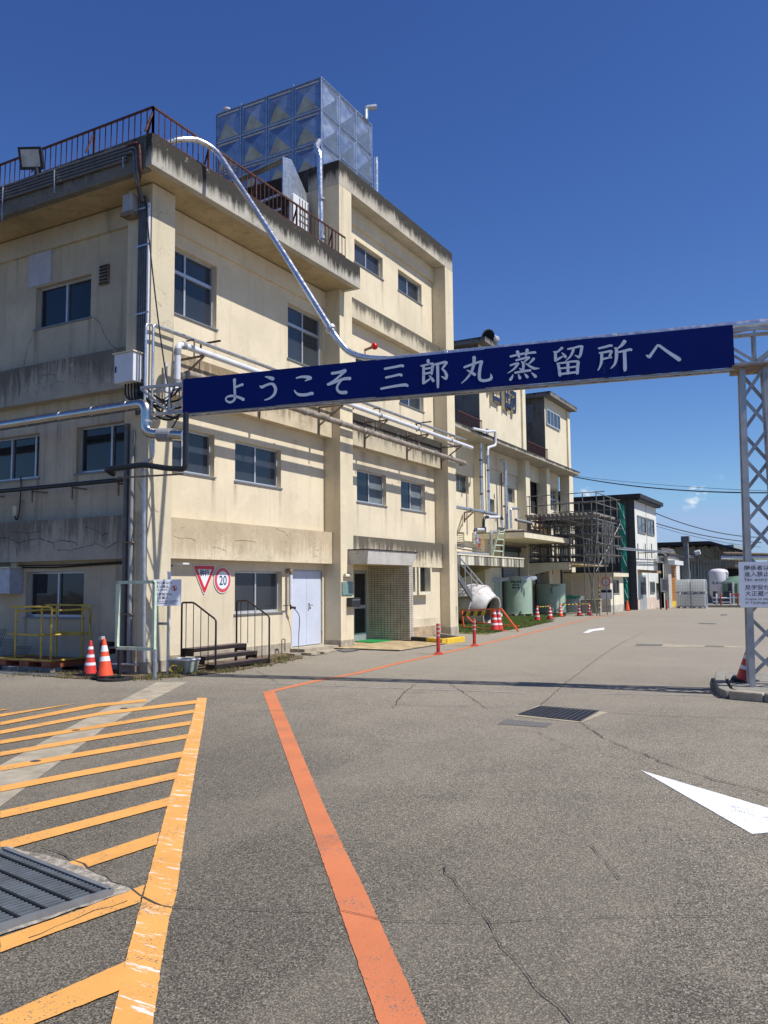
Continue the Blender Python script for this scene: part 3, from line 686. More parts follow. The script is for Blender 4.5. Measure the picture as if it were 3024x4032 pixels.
# street door
door = MB(); fbox(door, FWX, doorR[0]+.005, doorR[1]-.005, doorR[2]+.01, doorR[3]-.005, .05, .10)
door = door.build('door_frame', M['grey_door'], corner)
mid = (doorR[0]+doorR[1])/2
for (a, b) in ((doorR[0]+.04, mid-.004), (mid+.004, doorR[1]-.04)):
    lf = MB(); fbox(lf, FWX, a, b, doorR[2]+.03, doorR[3]-.04, .03, .052); lf.build('door_leaf', M['grey_door'], corner)
h = MB(); fbox(h, FWX, mid+.06, mid+.10, 1.02, 1.18, .0, .028); h.bar((WX+.02,mid+.08,1.12),(WX+.02,mid+.20,1.12),.022); h.build('door_handle', M['steel'], corner)
hg = MB()
for zz_ in (.45,1.2,1.8): fbox(hg, FWX, doorR[1]-.03, doorR[1]-.005, zz_, zz_+.12, .0, .03)
hg.build('hinge', M['galv'], corner)
block('doorstep', corner, 'concrete', WX, -11.55, 16.95, 18.5, -.05, .09)
# vent louvre, blanked panel
vt = MB(); a = on('y', WY, z1(660,1160)); b = on('y', WY, z1(715,1275))
fbox(vt, FWY, a.x, b.x, b.z, a.z, -.04, .0); vt = vt.build('louvre', M['rust_bracket'], corner)
for k in range(6):
    zz_ = b.z+(a.z-b.z)*(k+.5)/6; s_ = MB(); s_.bar((a.x+.02, WY-.052, zz_), (b.x-.02, WY-.052, zz_), .03, .028); s_.build('slat', M['stripe_black'], vt)
a = on('y', WY, z1(197,1085)); b = on('y', WY, z1(338,1265)); pb = MB(); fbox(pb, FWY, a.x, b.x, b.z, a.z, -.025, .0); pb.build('blank_panel', plain('weathered_panel', (.42,.42,.46), .6, 0, .08, 5, .2), corner)

# cracks that run from the window corners and along the bands
def wall_crack(parent, axis, val, f, pts, w, seed):
    P_ = [on(axis, val, f(*p)) for p in pts]; rnd_ = random.Random(seed); fine = []
    for a, b in zip(P_[:-1], P_[1:]):
        k = max(2, int((b-a).length/.06))
        for i in range(k): fine.append(a.lerp(b, i/k)+Vector((rnd_.uniform(-.012,.012) if axis == 'y' else 0, rnd_.uniform(-.012,.012) if axis == 'x' else 0, rnd_.uniform(-.012,.012))))
    fine.append(P_[-1]); mb = MB(); off = Vector((0,-.003,0)) if axis == 'y' else Vector((.003,0,0))
    for i in range(len(fine)-1):
        d = (fine[i+1]-fine[i]).normalized(); s_ = d.cross(off.normalized()); ww = w*rnd_.uniform(.4,1.2)
        mb.quad(fine[i]-s_*ww/2+off, fine[i]+s_*ww/2+off, fine[i+1]+s_*ww/2+off, fine[i+1]-s_*ww/2+off)
    mb.build('wall_crack', M['crack'], parent)
for i, (ax_, v_, f_, pts, w) in enumerate((('y',WY,z1,((610,1490),(650,1525),(690,1625),(710,1650),(740,1690),(800,1705)),.012), ('y',WY,z1,((225,1595),(180,1680),(165,1760),(150,1830)),.012),
        ('y',BY,z4,((0,310),(60,310),(130,345),(240,320),(300,318),(385,350),(390,385)),.014), ('y',BY,z4,((385,350),(430,325),(540,340),(560,360)),.014), ('y',BY,z4,((420,395),(520,400),(700,350),(770,385),(865,330)),.012), ('y',BY,z4,((620,235),(700,255),(745,290),(800,270)),.012), ('y',BY,z4,((80,265),(200,275),(300,262)),.010),
        ('y',BY,z3,((130,300),(150,400),(140,470)),.010), ('y',BY,z3,((550,210),(560,300),(540,380)),.010), ('y',BY,z3,((640,190),(650,330)),.010), ('y',BY,z3,((290,330),(390,320),(420,380),(470,378)),.010),
        ('x',BX,z6,((150,110),(200,130),(260,125),(310,145)),.008), ('x',BX,z6,((430,190),(500,205),(540,225)),.007), ('x',BX,z6,((600,150),(640,140),(720,150),(760,165)),.008), ('x',BX,z6,((900,60),(960,85),(985,110)),.007),
        ('y',PY,z3,((1000,1100),(1040,1210),(1060,1240),(1030,1290),(1045,1350)),.012), ('y',PY,z4,((1030,80),(1060,110),(1040,160),(1075,260),(1010,300)),.010), ('x',PX,z4,((1110,75),(1130,115),(1155,120)),.008))):
    wall_crack(corner, ax_, v_, f_, pts, w, i)

# ---- tower building (four storeys)
tower = thing('tower_building', (-14.5, 22.2, 0), 'four storey cream tower with tiled entrance and black stained parapet', 'building')
winT = [(20.17,21.86,10.92,11.60),(22.86,24.54,10.92,11.60),(20.2,21.9,7.30,8.22),(22.88,24.58,7.30,8.22),(20.23,21.95,3.97,4.90),(22.9,24.6,3.97,4.90)]
stk = []
for (a, b, c, d) in winT: stk += [(a+.03, c-.03, .10, .8, .5), (b-.03, c-.03, .12, 1.0, .6)]
stk += [(20.6,5.45,.3,.9,.6),(21.5,5.45,.4,.7,.5),(23.8,5.45,.4,.6,.55),(24.9,5.45,.3,.8,.5)]
M['wall_tower'] = stucco('stucco_tower', CREAM, 'y', stk, cracks=.2, grime=.5)
wall('wall', tower, FWX, 19.18, 25.35, 2.17, 12.44, winT, .2, M['wall_tower'])
for i, r in enumerate(winT):
    window(tower, FWX, r, .20, (.5,), (), gmat='wire_glass' if i < 4 else 'glass', curtain=(1,) if i == 4 else (1,) if i == 5 else None)
M['pillar_tower'] = stucco('stucco_tower_pillar', (.70,.61,.43), 'y', [(25.9,3.0,.2,3.0,.4),(18.9,5.6,.25,.9,.6),(25.6,6.6,.3,1.2,.4),(25.85,.9,.12,.9,.9)], cracks=.4, grime=.8, dark=(.28,.24,.19))
block('pilaster', tower, 'pillar_tower', -12.6, PX, 18.54, 19.18, .2, 12.42)
block('pilaster', tower, 'pillar_tower', -12.6, PX, 25.35, 25.98, .22, 12.42)
block('pilaster_base', tower, 'plinth', -12.6, PX+.012, 18.53, 19.192, -.1, .2)
block('pilaster_base', tower, 'plinth', -12.6, PX+.012, 25.34, 25.992, -.15, .22)
mb = MB(); mb.box(-12.5, PX, 18.54, 25.98, 12.425, 13.10); mb.build('parapet', M['tower_parapet'], tower, bevel=.012)
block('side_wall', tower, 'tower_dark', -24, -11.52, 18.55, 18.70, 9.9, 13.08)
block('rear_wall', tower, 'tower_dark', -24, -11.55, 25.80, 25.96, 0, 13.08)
block('roof_slab', tower, 'plinth', -24, -12.51, 18.70, 25.80, 12.5, 12.66)
block('roof_beam', tower, M['wall_tower'], WX-.05, WX+.08, 19.182, 25.348, 11.95, 12.42)
block('spandrel_band', tower, 'band_wet_top', WX-.05, BX, 19.182, 25.348, 9.08, 9.65)
block('spandrel_band', tower, 'band_wet_mid', WX-.05, BX, 19.182, 25.348, 5.48, 6.38)
block('spandrel_band', tower, 'band_wet', WX-.05, BX, 19.182, 25.42, 2.165, 2.97)
# ground floor: lobby recess, tiled wing wall, slotted wall
wall('lobby_wall', tower, FX(-12.3), 19.18, 21.36, 0, 2.166, [(20.5,21.33,.03,2.05)], .1, M['wall_tower'])
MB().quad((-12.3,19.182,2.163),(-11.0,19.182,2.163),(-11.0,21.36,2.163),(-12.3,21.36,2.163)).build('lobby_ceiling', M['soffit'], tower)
dr = MB(); FD = FX(-12.3)
for (u0,u1,v0,v1) in ((20.505,20.60,.04,2.045),(21.24,21.328,.04,2.045),(20.60,21.24,1.95,2.045),(20.60,21.24,.95,1.05),(20.60,21.24,.04,.26)): fbox(dr, FD, u0, u1, v0, v1, .02, .07)
dr = dr.build('glass_door', M['alu'], tower)
for (v0, v1) in ((.26,.95),(1.05,1.95)): MB().quad(FD(20.6,v0,.045),FD(21.24,v0,.045),FD(21.24,v1,.045),FD(20.6,v1,.045)).build('pane', M['glass'], dr)
tw = MB().box(-12.3, -10.962, 21.362, 21.588, 0, 2.16).build('wing_wall', M['grout'], tower)
tl = MB(); tw_, th_ = .105, .0605
for i in range(13):
    for j in range(34):
        x0 = -12.3+i*(tw_)+.004; x1 = min(x0+tw_-.010, -10.955)
        z0 = .05+j*.0622; z1_ = min(z0+.0622-.009, 2.158); tl.box(x0, x1, 21.352, 21.3625, z0, z1_)
for i in range(2):
    for j in range(34):
        y0 = 21.356+i*.118; z0 = .05+j*.0622; tl.box(-10.963, -10.952, y0+.004, y0+.108, z0, min(z0+.0532, 2.158))
tl = tl.build('wall_tiles', M['tile'], tower); tl['kind'] = 'stuff'
wall('wall', tower, FX(-11.85), 21.59, 25.35, 0, 2.164, [], .1, stucco('stucco_tower_foot', CREAM, 'y', [(22.4,.6,1.2,.6,.5),(24.3,.55,1.2,.55,.5)], cracks=.2, grime=.5))
MB().box(-11.85, -11.83, 21.59, 25.34, -.1, .30).build('plinth', plain('stained_plinth', (.42,.31,.19), .9, 0, .2, 4, .6, (.15,.11,.07), .3), tower)
for (u0, u1) in ((22.72,23.08),(23.42,24.16)):
    fm = MB(); F_ = FX(-11.85)
    fbox(fm, F_, u0-.10, u0, 1.30, 2.15, -.22, .0); fbox(fm, F_, u1, u1+.10, 1.30, 2.15, -.22, .0); fbox(fm, F_, u0, u1, 1.30, 1.40, -.22, .0)
    w_ = fm.build('slot_window', M['slab'], tower); MB().quad(F_(u0,1.4,-.012),F_(u1,1.4,-.012),F_(u1,2.15,-.012),F_(u0,2.15,-.012)).build('pane', M['glass'], w_)
cn = MB(); cn.hull8([(-12.0,18.93,2.166),(-10.93,18.93,2.166),(-10.93,21.55,2.166),(-12.0,21.55,2.166),(-12.0,18.90,2.53),(-10.88,18.90,2.53),(-10.88,21.72,2.53),(-12.0,21.72,2.53)])
cn = cn.build('entrance_canopy', weathered('canopy_edge', 2.16, 2.53, (.55,.53,.48), (.10,.09,.08), .15, .8), tower)
MB().box(-12.0, -10.86, 18.88, 21.74, 2.531, 2.56).build('canopy_flashing', M['brown_metal'], cn)
# entrance paving with separate pavers, door mat, kerb
pav = thing('entrance_paving', (-11, 19.8, 0), 'step of sandy square pavers in front of the glass entrance door', 'paving')
MB().box(-12.29, -9.66, 18.28, 21.30, -.05, .022).build('bed', M['grout'], pav)
nx, ny = 9, 10; cw, ch = 2.62/nx, 3.0/ny
first = MB().box(-12.285+.006, -12.285+cw-.006, 18.29+.006, 18.29+ch-.006, 0, .036).build('paver', M['paver'], pav)
rnd = random.Random(4)
for i in range(nx):
    for j in range(ny):
        if i or j:
            o = like(first, (i*cw, j*ch, rnd.uniform(-.004,.003)), pav)
single('door_mat', MB().prism([(-12.25,20.35,.036),(-11.45,20.1,.036),(-11.45,21.25,.036),(-12.25,21.30,.036)], (0,0,.02)), M['green_mat'], 'bright green turf mat lying before the glass door', 'door mat')
kb = thing('kerb_edging', (-10.2, 21.6, 0), 'low concrete edging painted yellow and black beside the tiled wall', 'kerb')
MB().bar((-10.93,21.50,.07),(-10.30,21.20,.07),.16,.15).build('black_stretch', M['stripe_black'], kb)
MB().bar((-10.30,21.20,.07),(-9.67,20.90,.07),.16,.15).build('yellow_stretch', M['yellow_bright'], kb, bevel=.01)
MB().bar((-9.70,20.98,.07),(-9.66,22.1,.07),.16,.148).build('yellow_stretch', M['yellow_bright'], kb, bevel=.01)
MB().bar((-9.70,22.1,.07),(-10.95,23.3,.07),.14,.146).build('far_stretch', M['kerb'], kb)

# ---- railings on the corner building's roof
def railing(name, label, runs, h, spacing, mat, t=.03, braces=True, cat='railing', group=None):
    T = thing(name, runs[0][0], label, cat, group); first = None
    for (a, b) in runs:
        a = Vector(a); b = Vector(b); d = b-a; k = max(1, int(d.length/spacing))
        MB().bar(a+Vector((0,0,h)), b+Vector((0,0,h)), t*1.5, t*1.5).build('handrail', mat, T)
        MB().bar(a+Vector((0,0,.05)), b+Vector((0,0,.05)), t*.9, t*.9).build('bottom_rail', mat, T)
        for i in range(k+1):
            p = a.lerp(b, i/k); post = (i % 10 == 0)
            if post:
                pm = MB().bar(p, p+Vector((0,0,h)), t*1.5)
                if braces:
                    nrm = Vector((d.y, -d.x, 0)).normalized()*(-1)
                    pm.bar(p+Vector((0,0,h*.85)), p+nrm*.18+d.normalized()*.02, t*1.2)
                pm.build('post', mat, T)
            elif first is None:
                first = (MB().bar(p, p+Vector((0,0,h)), t*.62).build('baluster', mat, T), p)
            else: like(first[0], p-first[1], T)
    return T
railing('roof_railing', 'rusty red roof railing along the corner building roof edge', [((-11.06,11.19,10.10),(-11.06,18.12,10.10)), ((-11.06,11.19,10.10),(-20.5,11.19,10.10))], .56, .155, M['rust'], .024)

# ---- sectional water tank on the tower roof
tk = thing('water_tank', (-15, 21.5, 12.66), 'large galvanised sectional water tank of pyramid pressed panels on the tower roof', 'water tank')
TX1, TY0, TZ0 = -13.0, 19.98, 12.70
MB().box(TX1-3.97, TX1-.03, TY0+.03, TY0+2.97, TZ0-.03, TZ0+3.97).build('body', M['panel'], tk)
def panel_mesh(F):
    mb = MB(); e = .035; b = .075; hgt = .17
    o_ = [F(e*.3,e*.3,0),F(1-e*.3,e*.3,0),F(1-e*.3,1-e*.3,0),F(e*.3,1-e*.3,0)]; i1 = [F(e,e,-.02),F(1-e,e,-.02),F(1-e,1-e,-.02),F(e,1-e,-.02)]
    i2 = [F(b,b,-.02),F(1-b,b,-.02),F(1-b,1-b,-.02),F(b,1-b,-.02)]; i3 = [F(b+.02,b+.02,0),F(1-b-.02,b+.02,0),F(1-b-.02,1-b-.02,0),F(b+.02,1-b-.02,0)]; ap = F(.5,.5,-hgt)
    for A, B in ((o_,i1),(i1,i2),(i2,i3)):
        for k in range(4): mb.quad(A[k],A[(k+1)%4],B[(k+1)%4],B[k])
    for k in range(4): mb.poly([i3[k],i3[(k+1)%4],ap])
    return mb
pa = panel_mesh(lambda u, v, w: (TX1-4+u, TY0+w, TZ0+v)).build('tank_panel', M['panel'], tk)
for i in range(4):
    for j in range(4):
        if i or j: like(pa, (i, 0, j), tk)
pb_ = panel_mesh(lambda u, v, w: (TX1-w, TY0+u, TZ0+v)).build('tank_panel', M['panel'], tk)
for i in range(3):
    for j in range(4):
        if i or j: like(pb_, (0, i, j), tk)
mb = MB()
for i in range(5): mb.bar((TX1-4+i, TY0-.012, TZ0), (TX1-4+i, TY0-.012, TZ0+4.03 + (.06 if i in (1,3) else 0)), .03)
for i in range(1, 4): mb.bar((TX1+.012, TY0+i, TZ0), (TX1+.012, TY0+i, TZ0+4.02), .03)
for j in range(5): mb.bar((TX1-4, TY0-.014, TZ0+j), (TX1, TY0-.014, TZ0+j), .028); mb.bar((TX1+.014, TY0, TZ0+j), (TX1+.014, TY0+3, TZ0+j), .028)
mb.build('joint_angle', M['galv'], tk)
mb = MB(); mb.box(TX1-4, TX1, TY0, TY0+3, TZ0+4.0, TZ0+4.03); mb.build('lid', M['panel'], tk)
mb = MB(); mb.cyl((TX1-3.75,TY0+.2,TZ0+4.03),(TX1-3.75,TY0+.2,TZ0+4.16),.05); mb.cyl((TX1-3.75,TY0+.2,TZ0+4.18),(TX1-3.75,TY0+.2,TZ0+4.23),.13); mb.build('air_vent', M['horn'], tk)
mb = MB(); mb.tube(elbow([(TX1+.05,TY0+2.55,TZ0+3.95),(TX1+.05,TY0+2.55,TZ0+4.35),(TX1+.35,TY0+2.75,TZ0+4.40)],.1),.09,10); mb.build('overflow_elbow', M['galv'], tk)
mb = MB(); mb.tube(elbow([(TX1+.12,TY0+3.1,TZ0+2.9),(TX1+.12,TY0+3.1,TZ0-.02)],.1),.07,10)
single('down_pipe', mb, M['duct'], 'thin silver pipe standing beside the right end of the water tank', 'pipe')
mb = MB(); mb.tube(elbow([(-12.9,19.7,14.55),(-12.15,18.40,13.55),(-12.0,18.36,13.3),(-11.95,18.36,10.0)],.25),.085,12)
p_ = thing('tank_supply_pipe', (-11.95,18.36,9.92), 'shiny silver pipe rising in front of the dark tower side wall', 'pipe')
mb.build('pipe', M['duct'], p_); MB().cyl((-11.95,18.36,10.9),(-11.95,18.36,10.98),.105).build('flange', M['galv'], p_); MB().cyl((-11.95,18.36,12.0),(-11.95,18.36,12.05),.10).build('flange', M['galv'], p_)
bx_ = thing('roof_unit', (-12.4,24.4,12.66), 'white cabinet behind the tower parapet right of the water tank', 'cabinet')
MB().box(-13.6,-12.55,23.9,25.0,12.66,13.95).build('case', M['white_metal'], bx_, bevel=.02); MB().tube(elbow([(-12.54,24.75,13.75),(-12.30,24.75,13.75),(-12.30,24.75,13.55)],.05),.05,8).build('vent_cowl', M['horn'], bx_)
# rooftop outdoor unit with hood
ac = thing('cooling_unit', (-12.9,17.6,9.92), 'white rooftop cooling unit with grey sheet hood behind the rusty railing', 'cooling unit')
MB().box(-13.3,-12.30,17.55,18.30,9.92,11.95).build('case', M['white_metal'], ac, bevel=.02)
mb = MB()
for k in range(9): mb.box(-12.299,-12.285,17.80,18.25,10.2+k*.18,10.23+k*.18)
for k in range(4): mb.box(-12.297,-12.28,17.82+k*.13,17.84+k*.13,10.1,11.9)
mb.build('grille', M['alu_dark'], ac)
mb = MB().prism([(-12.35,17.15,11.75),(-12.35,18.35,11.75),(-12.35,18.30,12.15),(-12.35,17.55,12.85),(-12.35,17.15,12.75)], (-.03,0,0)); mb.box(-14.6,-14.57,17.15,18.3,11.0,12.7); mb.prism([(-14.6,17.16,12.45),(-12.36,17.16,12.75),(-12.36,17.55,12.84),(-14.6,17.55,12.6)],(0,0,.03)); mb.build('hood', M['galv'], ac)
MB().box(-14.5,-12.45,17.5,17.55,10.4,12.4).build('intake', M['dark_room'], ac)
mb = MB(); mb.bar((-14.6,17.12,11.55),(-12.4,17.12,11.75),.05); mb.bar((-14.6,17.12,11.2),(-12.4,17.12,11.35),.05); mb.bar((-14.58,17.14,9.92),(-14.58,17.14,12.6),.05); mb.build('frame', M['galv'], ac)
mb = MB(); mb.cyl((-13.3,16.9,9.92),(-13.3,16.9,11.45),.42,seg=20); mb.cyl((-13.3,16.9,11.45),(-13.3,16.9,11.62),.42,.10,20); mb.build('drum', M['white_metal'], ac, smooth=True)

# ------------------------------------------------------------------ lettering
GLYPHS = [
 [[(1.09,5.151,0.044),(1.159,5.17,0.042),(1.212,5.181,0.052)],[(1.055,5.279,0.063),(1.057,5.208,0.051),(1.06,5.107,0.049),(1.066,4.99,0.047),(1.061,4.932,0.045),(1.014,4.89,0.04),(0.949,4.885,0.04),(0.898,4.916,0.035),(0.884,4.947,0.032),(0.907,4.982,0.033),(0.972,4.996,0.04),(1.045,4.99,0.042),(1.123,4.965,0.044),(1.188,4.937,0.05),(1.233,4.912,0.056)]],
 [[(1.665,5.285,0.019),(1.728,5.267,0.045),(1.781,5.246,0.064),(1.81,5.233,0.063)],[(1.565,5.121,0.03),(1.603,5.105,0.053),(1.684,5.133,0.043),(1.773,5.148,0.044),(1.826,5.125,0.053),(1.862,5.056,0.058),(1.853,4.983,0.055),(1.809,4.926,0.046),(1.747,4.89,0.034),(1.684,4.873,0.024),(1.651,4.869,0.017)]],
 [[(2.265,5.208,0.027),(2.352,5.221,0.04),(2.439,5.213,0.049),(2.5,5.196,0.063),(2.527,5.183,0.06)],[(2.521,5.173,0.042),(2.474,5.159,0.03),(2.431,5.145,0.018)],[(2.223,4.994,0.019),(2.257,4.947,0.034),(2.309,4.912,0.049),(2.387,4.899,0.052),(2.473,4.9,0.052),(2.534,4.913,0.055),(2.561,4.909,0.058)]],
 [[(2.932,5.231,0.049),(3.013,5.234,0.048),(3.097,5.244,0.051),(3.156,5.257,0.059)],[(3.166,5.252,0.065),(3.114,5.207,0.049),(3.038,5.146,0.041),(2.953,5.089,0.043),(2.859,5.045,0.048)],[(2.859,5.045,0.051),(2.944,5.063,0.049),(3.054,5.092,0.046),(3.155,5.115,0.051),(3.254,5.112,0.059)],[(3.096,5.081,0.029),(3.05,5.037,0.039),(3.022,4.983,0.041),(3.028,4.935,0.043),(3.062,4.896,0.049),(3.112,4.88,0.056),(3.183,4.878,0.06)]],
 [[(3.887,5.223,0.04),(4.045,5.237,0.04),(4.166,5.249,0.044),(4.2,5.241,0.046)],[(3.906,5.072,0.04),(4.027,5.086,0.036),(4.132,5.1,0.041),(4.172,5.087,0.046)],[(3.819,4.889,0.04),(3.961,4.904,0.041),(4.106,4.915,0.044),(4.234,4.918,0.052),(4.276,4.901,0.041)]],
 [[(4.637,5.29,0.056),(4.641,5.255,0.047),(4.642,5.232,0.043)],[(4.516,5.213,0.027),(4.603,5.223,0.031),(4.697,5.235,0.035),(4.721,5.221,0.043)],[(4.719,5.217,0.051),(4.704,5.134,0.05),(4.696,5.059,0.037)],[(4.559,5.205,0.045),(4.557,5.062,0.048),(4.553,4.931,0.048)],[(4.57,5.155,0.031),(4.692,5.166,0.033)],[(4.569,5.075,0.036),(4.691,5.087,0.037)],[(4.555,4.919,0.044),(4.607,4.946,0.036),(4.674,4.986,0.028)],[(4.655,5.034,0.017),(4.694,4.988,0.04),(4.72,4.946,0.048)],[(4.76,5.216,0.034),(4.838,5.225,0.039),(4.916,5.237,0.043),(4.948,5.225,0.048)],[(4.946,5.22,0.048),(4.907,5.169,0.039),(4.875,5.129,0.031)],[(4.877,5.129,0.031),(4.925,5.071,0.042),(4.947,5.012,0.051),(4.935,4.963,0.051)],[(4.934,4.961,0.046),(4.896,4.982,0.031),(4.865,5.002,0.015)],[(4.799,5.21,0.051),(4.8,5.056,0.049),(4.8,4.902,0.046),(4.799,4.829,0.035)]],
 [[(5.409,5.266,0.061),(5.408,5.203,0.054),(5.397,5.14,0.051),(5.375,5.069,0.045),(5.349,5.017,0.042),(5.302,4.957,0.036),(5.251,4.907,0.026),(5.193,4.864,0.014)],[(5.248,5.124,0.037),(5.329,5.146,0.04),(5.42,5.17,0.037),(5.489,5.186,0.037),(5.525,5.192,0.043)],[(5.529,5.184,0.057),(5.51,5.111,0.05),(5.492,5.013,0.052),(5.489,4.932,0.051),(5.505,4.892,0.047),(5.555,4.874,0.047),(5.618,4.875,0.045),(5.67,4.891,0.05),(5.686,4.923,0.043),(5.676,4.969,0.016)],[(5.291,5.07,0.016),(5.336,5.041,0.032),(5.385,5.009,0.048),(5.414,4.986,0.048)]],
 [[(6.002,5.229,0.034),(6.097,5.242,0.035),(6.207,5.254,0.035),(6.317,5.257,0.035),(6.378,5.258,0.04),(6.395,5.253,0.033)],[(6.114,5.292,0.053),(6.124,5.262,0.049),(6.136,5.21,0.036)],[(6.267,5.304,0.055),(6.26,5.262,0.046),(6.241,5.211,0.02)],[(6.093,5.158,0.032),(6.175,5.172,0.033),(6.249,5.183,0.037),(6.291,5.183,0.04)],[(6.293,5.179,0.04),(6.248,5.143,0.029),(6.21,5.115,0.022)],[(6.178,5.125,0.025),(6.201,5.094,0.04),(6.205,5.049,0.044),(6.194,4.994,0.041)],[(6.179,4.989,0.034),(6.142,5.02,0.016)],[(5.999,5.084,0.029),(6.058,5.098,0.033),(6.114,5.103,0.038)],[(6.12,5.099,0.042),(6.084,5.051,0.038),(6.034,5.006,0.029),(5.954,4.962,0.013)],[(6.366,5.152,0.047),(6.33,5.113,0.033),(6.286,5.077,0.02)],[(6.243,5.092,0.018),(6.303,5.042,0.033),(6.363,5.003,0.04),(6.393,4.995,0.035),(6.453,4.992,0.01)],[(6.073,4.956,0.035),(6.157,4.964,0.038),(6.244,4.971,0.037),(6.31,4.972,0.04)],[(6.033,4.93,0.012),(6.023,4.895,0.033),(5.998,4.859,0.048),(5.993,4.851,0.044)],[(6.123,4.922,0.017),(6.137,4.885,0.04),(6.144,4.862,0.048)],[(6.217,4.929,0.011),(6.242,4.898,0.035),(6.261,4.87,0.046)],[(6.328,4.933,0.011),(6.36,4.901,0.037),(6.39,4.867,0.049)]],
 [[(6.81,5.284,0.045),(6.773,5.255,0.036),(6.73,5.228,0.029),(6.679,5.238,0.016)],[(6.708,5.228,0.042),(6.709,5.157,0.046),(6.708,5.096,0.045)],[(6.71,5.093,0.038),(6.77,5.125,0.035),(6.83,5.154,0.022)],[(6.81,5.209,0.013),(6.843,5.171,0.037),(6.862,5.14,0.046)],[(6.905,5.259,0.028),(6.986,5.267,0.032),(7.062,5.281,0.034),(7.111,5.281,0.039)],[(7.117,5.273,0.049),(7.106,5.207,0.045),(7.088,5.143,0.043),(7.062,5.108,0.034)],[(7.062,5.117,0.036),(7.012,5.146,0.015)],[(6.985,5.232,0.046),(6.962,5.177,0.037),(6.927,5.127,0.028),(6.866,5.076,0.013)],[(6.746,5.035,0.042),(6.761,4.954,0.045),(6.77,4.852,0.047)],[(6.734,5.045,0.022),(6.853,5.047,0.032),(6.959,5.054,0.032),(7.043,5.047,0.042)],[(7.055,5.034,0.049),(7.044,4.95,0.047),(7.036,4.863,0.048)],[(6.897,5.029,0.046),(6.895,4.871,0.045)],[(6.782,4.961,0.027),(6.893,4.962,0.028),(7.02,4.967,0.029)],[(6.776,4.869,0.034),(6.899,4.875,0.034),(7.017,4.878,0.034)]],
 [[(7.375,5.224,0.033),(7.469,5.238,0.036),(7.535,5.25,0.039),(7.564,5.245,0.035)],[(7.379,5.151,0.023),(7.466,5.155,0.032),(7.532,5.164,0.036),(7.559,5.154,0.042)],[(7.557,5.15,0.041),(7.534,5.097,0.036),(7.53,5.067,0.029)],[(7.434,5.05,0.033),(7.505,5.061,0.029),(7.552,5.063,0.029)],[(7.412,5.13,0.046),(7.41,5.061,0.044),(7.402,4.997,0.04),(7.381,4.934,0.03),(7.35,4.882,0.017)],[(7.755,5.289,0.061),(7.715,5.239,0.045),(7.656,5.195,0.022)],[(7.603,5.203,0.014),(7.63,5.191,0.044),(7.634,5.126,0.05),(7.627,5.04,0.046),(7.608,4.969,0.038),(7.578,4.924,0.028),(7.542,4.891,0.014)],[(7.663,5.135,0.03),(7.744,5.145,0.035),(7.824,5.157,0.042),(7.85,5.152,0.038)],[(7.752,5.123,0.051),(7.752,5.007,0.052),(7.751,4.878,0.054),(7.749,4.846,0.045)]],
 [[(8.067,5.048,0.016),(8.107,5.023,0.053),(8.135,5.05,0.044),(8.186,5.118,0.039),(8.227,5.173,0.036),(8.247,5.182,0.038),(8.275,5.164,0.04),(8.336,5.107,0.043),(8.412,5.04,0.049),(8.488,4.978,0.057),(8.532,4.938,0.061)]],
]
def stroke(mb, pts, P, lift):
    """brush stroke with round ends; P maps (u, v, lift) into space"""
    q = smooth_path([(a, b, c) for a, b, c in pts], 5); Lf = []; Rt = []; N = len(q)
    for i, p in enumerate(q):
        d = q[min(i+1,N-1)]-q[max(i-1,0)]; d = Vector((d.x, d.y, 0)).normalized(); nrm = Vector((-d.y, d.x, 0)); Lf.append(p+nrm*p.z/2); Rt.append(p-nrm*p.z/2)
    for i in range(N-1):
        mb.quad(*[P(c.x, c.y, lift) for c in (Lf[i], Rt[i], Rt[i+1], Lf[i+1])])
    for k, p in enumerate((q[0], q[-1])):
        mb.poly([P(p.x+p.z/2*math.cos(t*.5236), p.y+p.z/2*math.sin(t*.5236), lift+.0004+.0003*k) for t in range(12)])
def text_mesh(body, size, P, name, mat, parent, width=None, bold=0.0, extrude=0.0, align='LEFT'):
    """text laid into the plane given by P(u, v, lift); width squeezes the line to fit"""
    cu = bpy.data.curves.new('text', 'FONT'); cu.body = body; cu.size = size; cu.extrude = extrude; cu.offset = bold; cu.align_x = align; cu.resolution_u = 3
    o = bpy.data.objects.new('text', cu); COL.objects.link(o); bpy.context.view_layer.update()
    me = bpy.data.meshes.new_from_object(o.evaluated_get(bpy.context.evaluated_depsgraph_get())); bpy.data.objects.remove(o); bpy.data.curves.remove(cu)
    xs_ = [v.co.x for v in me.vertices]; k = 1.0
    if width and xs_ and max(xs_) > min(xs_): k = width/(max(xs_)-min(xs_))
    for v in me.vertices: v.co = P(v.co.x*k, v.co.y, v.co.z)
    me.materials.clear(); me.materials.append(mat); me.name = name
    r = bpy.data.objects.new(name, me); COL.objects.link(r)
    if parent is not None: adopt(r, parent)
    return r
def plane_at(origin, udir, vdir=(0,0,1)):
    o_ = Vector(origin); u_ = Vector(udir).normalized(); v_ = Vector(vdir).normalized(); n_ = u_.cross(v_)
    return lambda a, b, c=0.0: o_ + u_*a + v_*b + n_*c

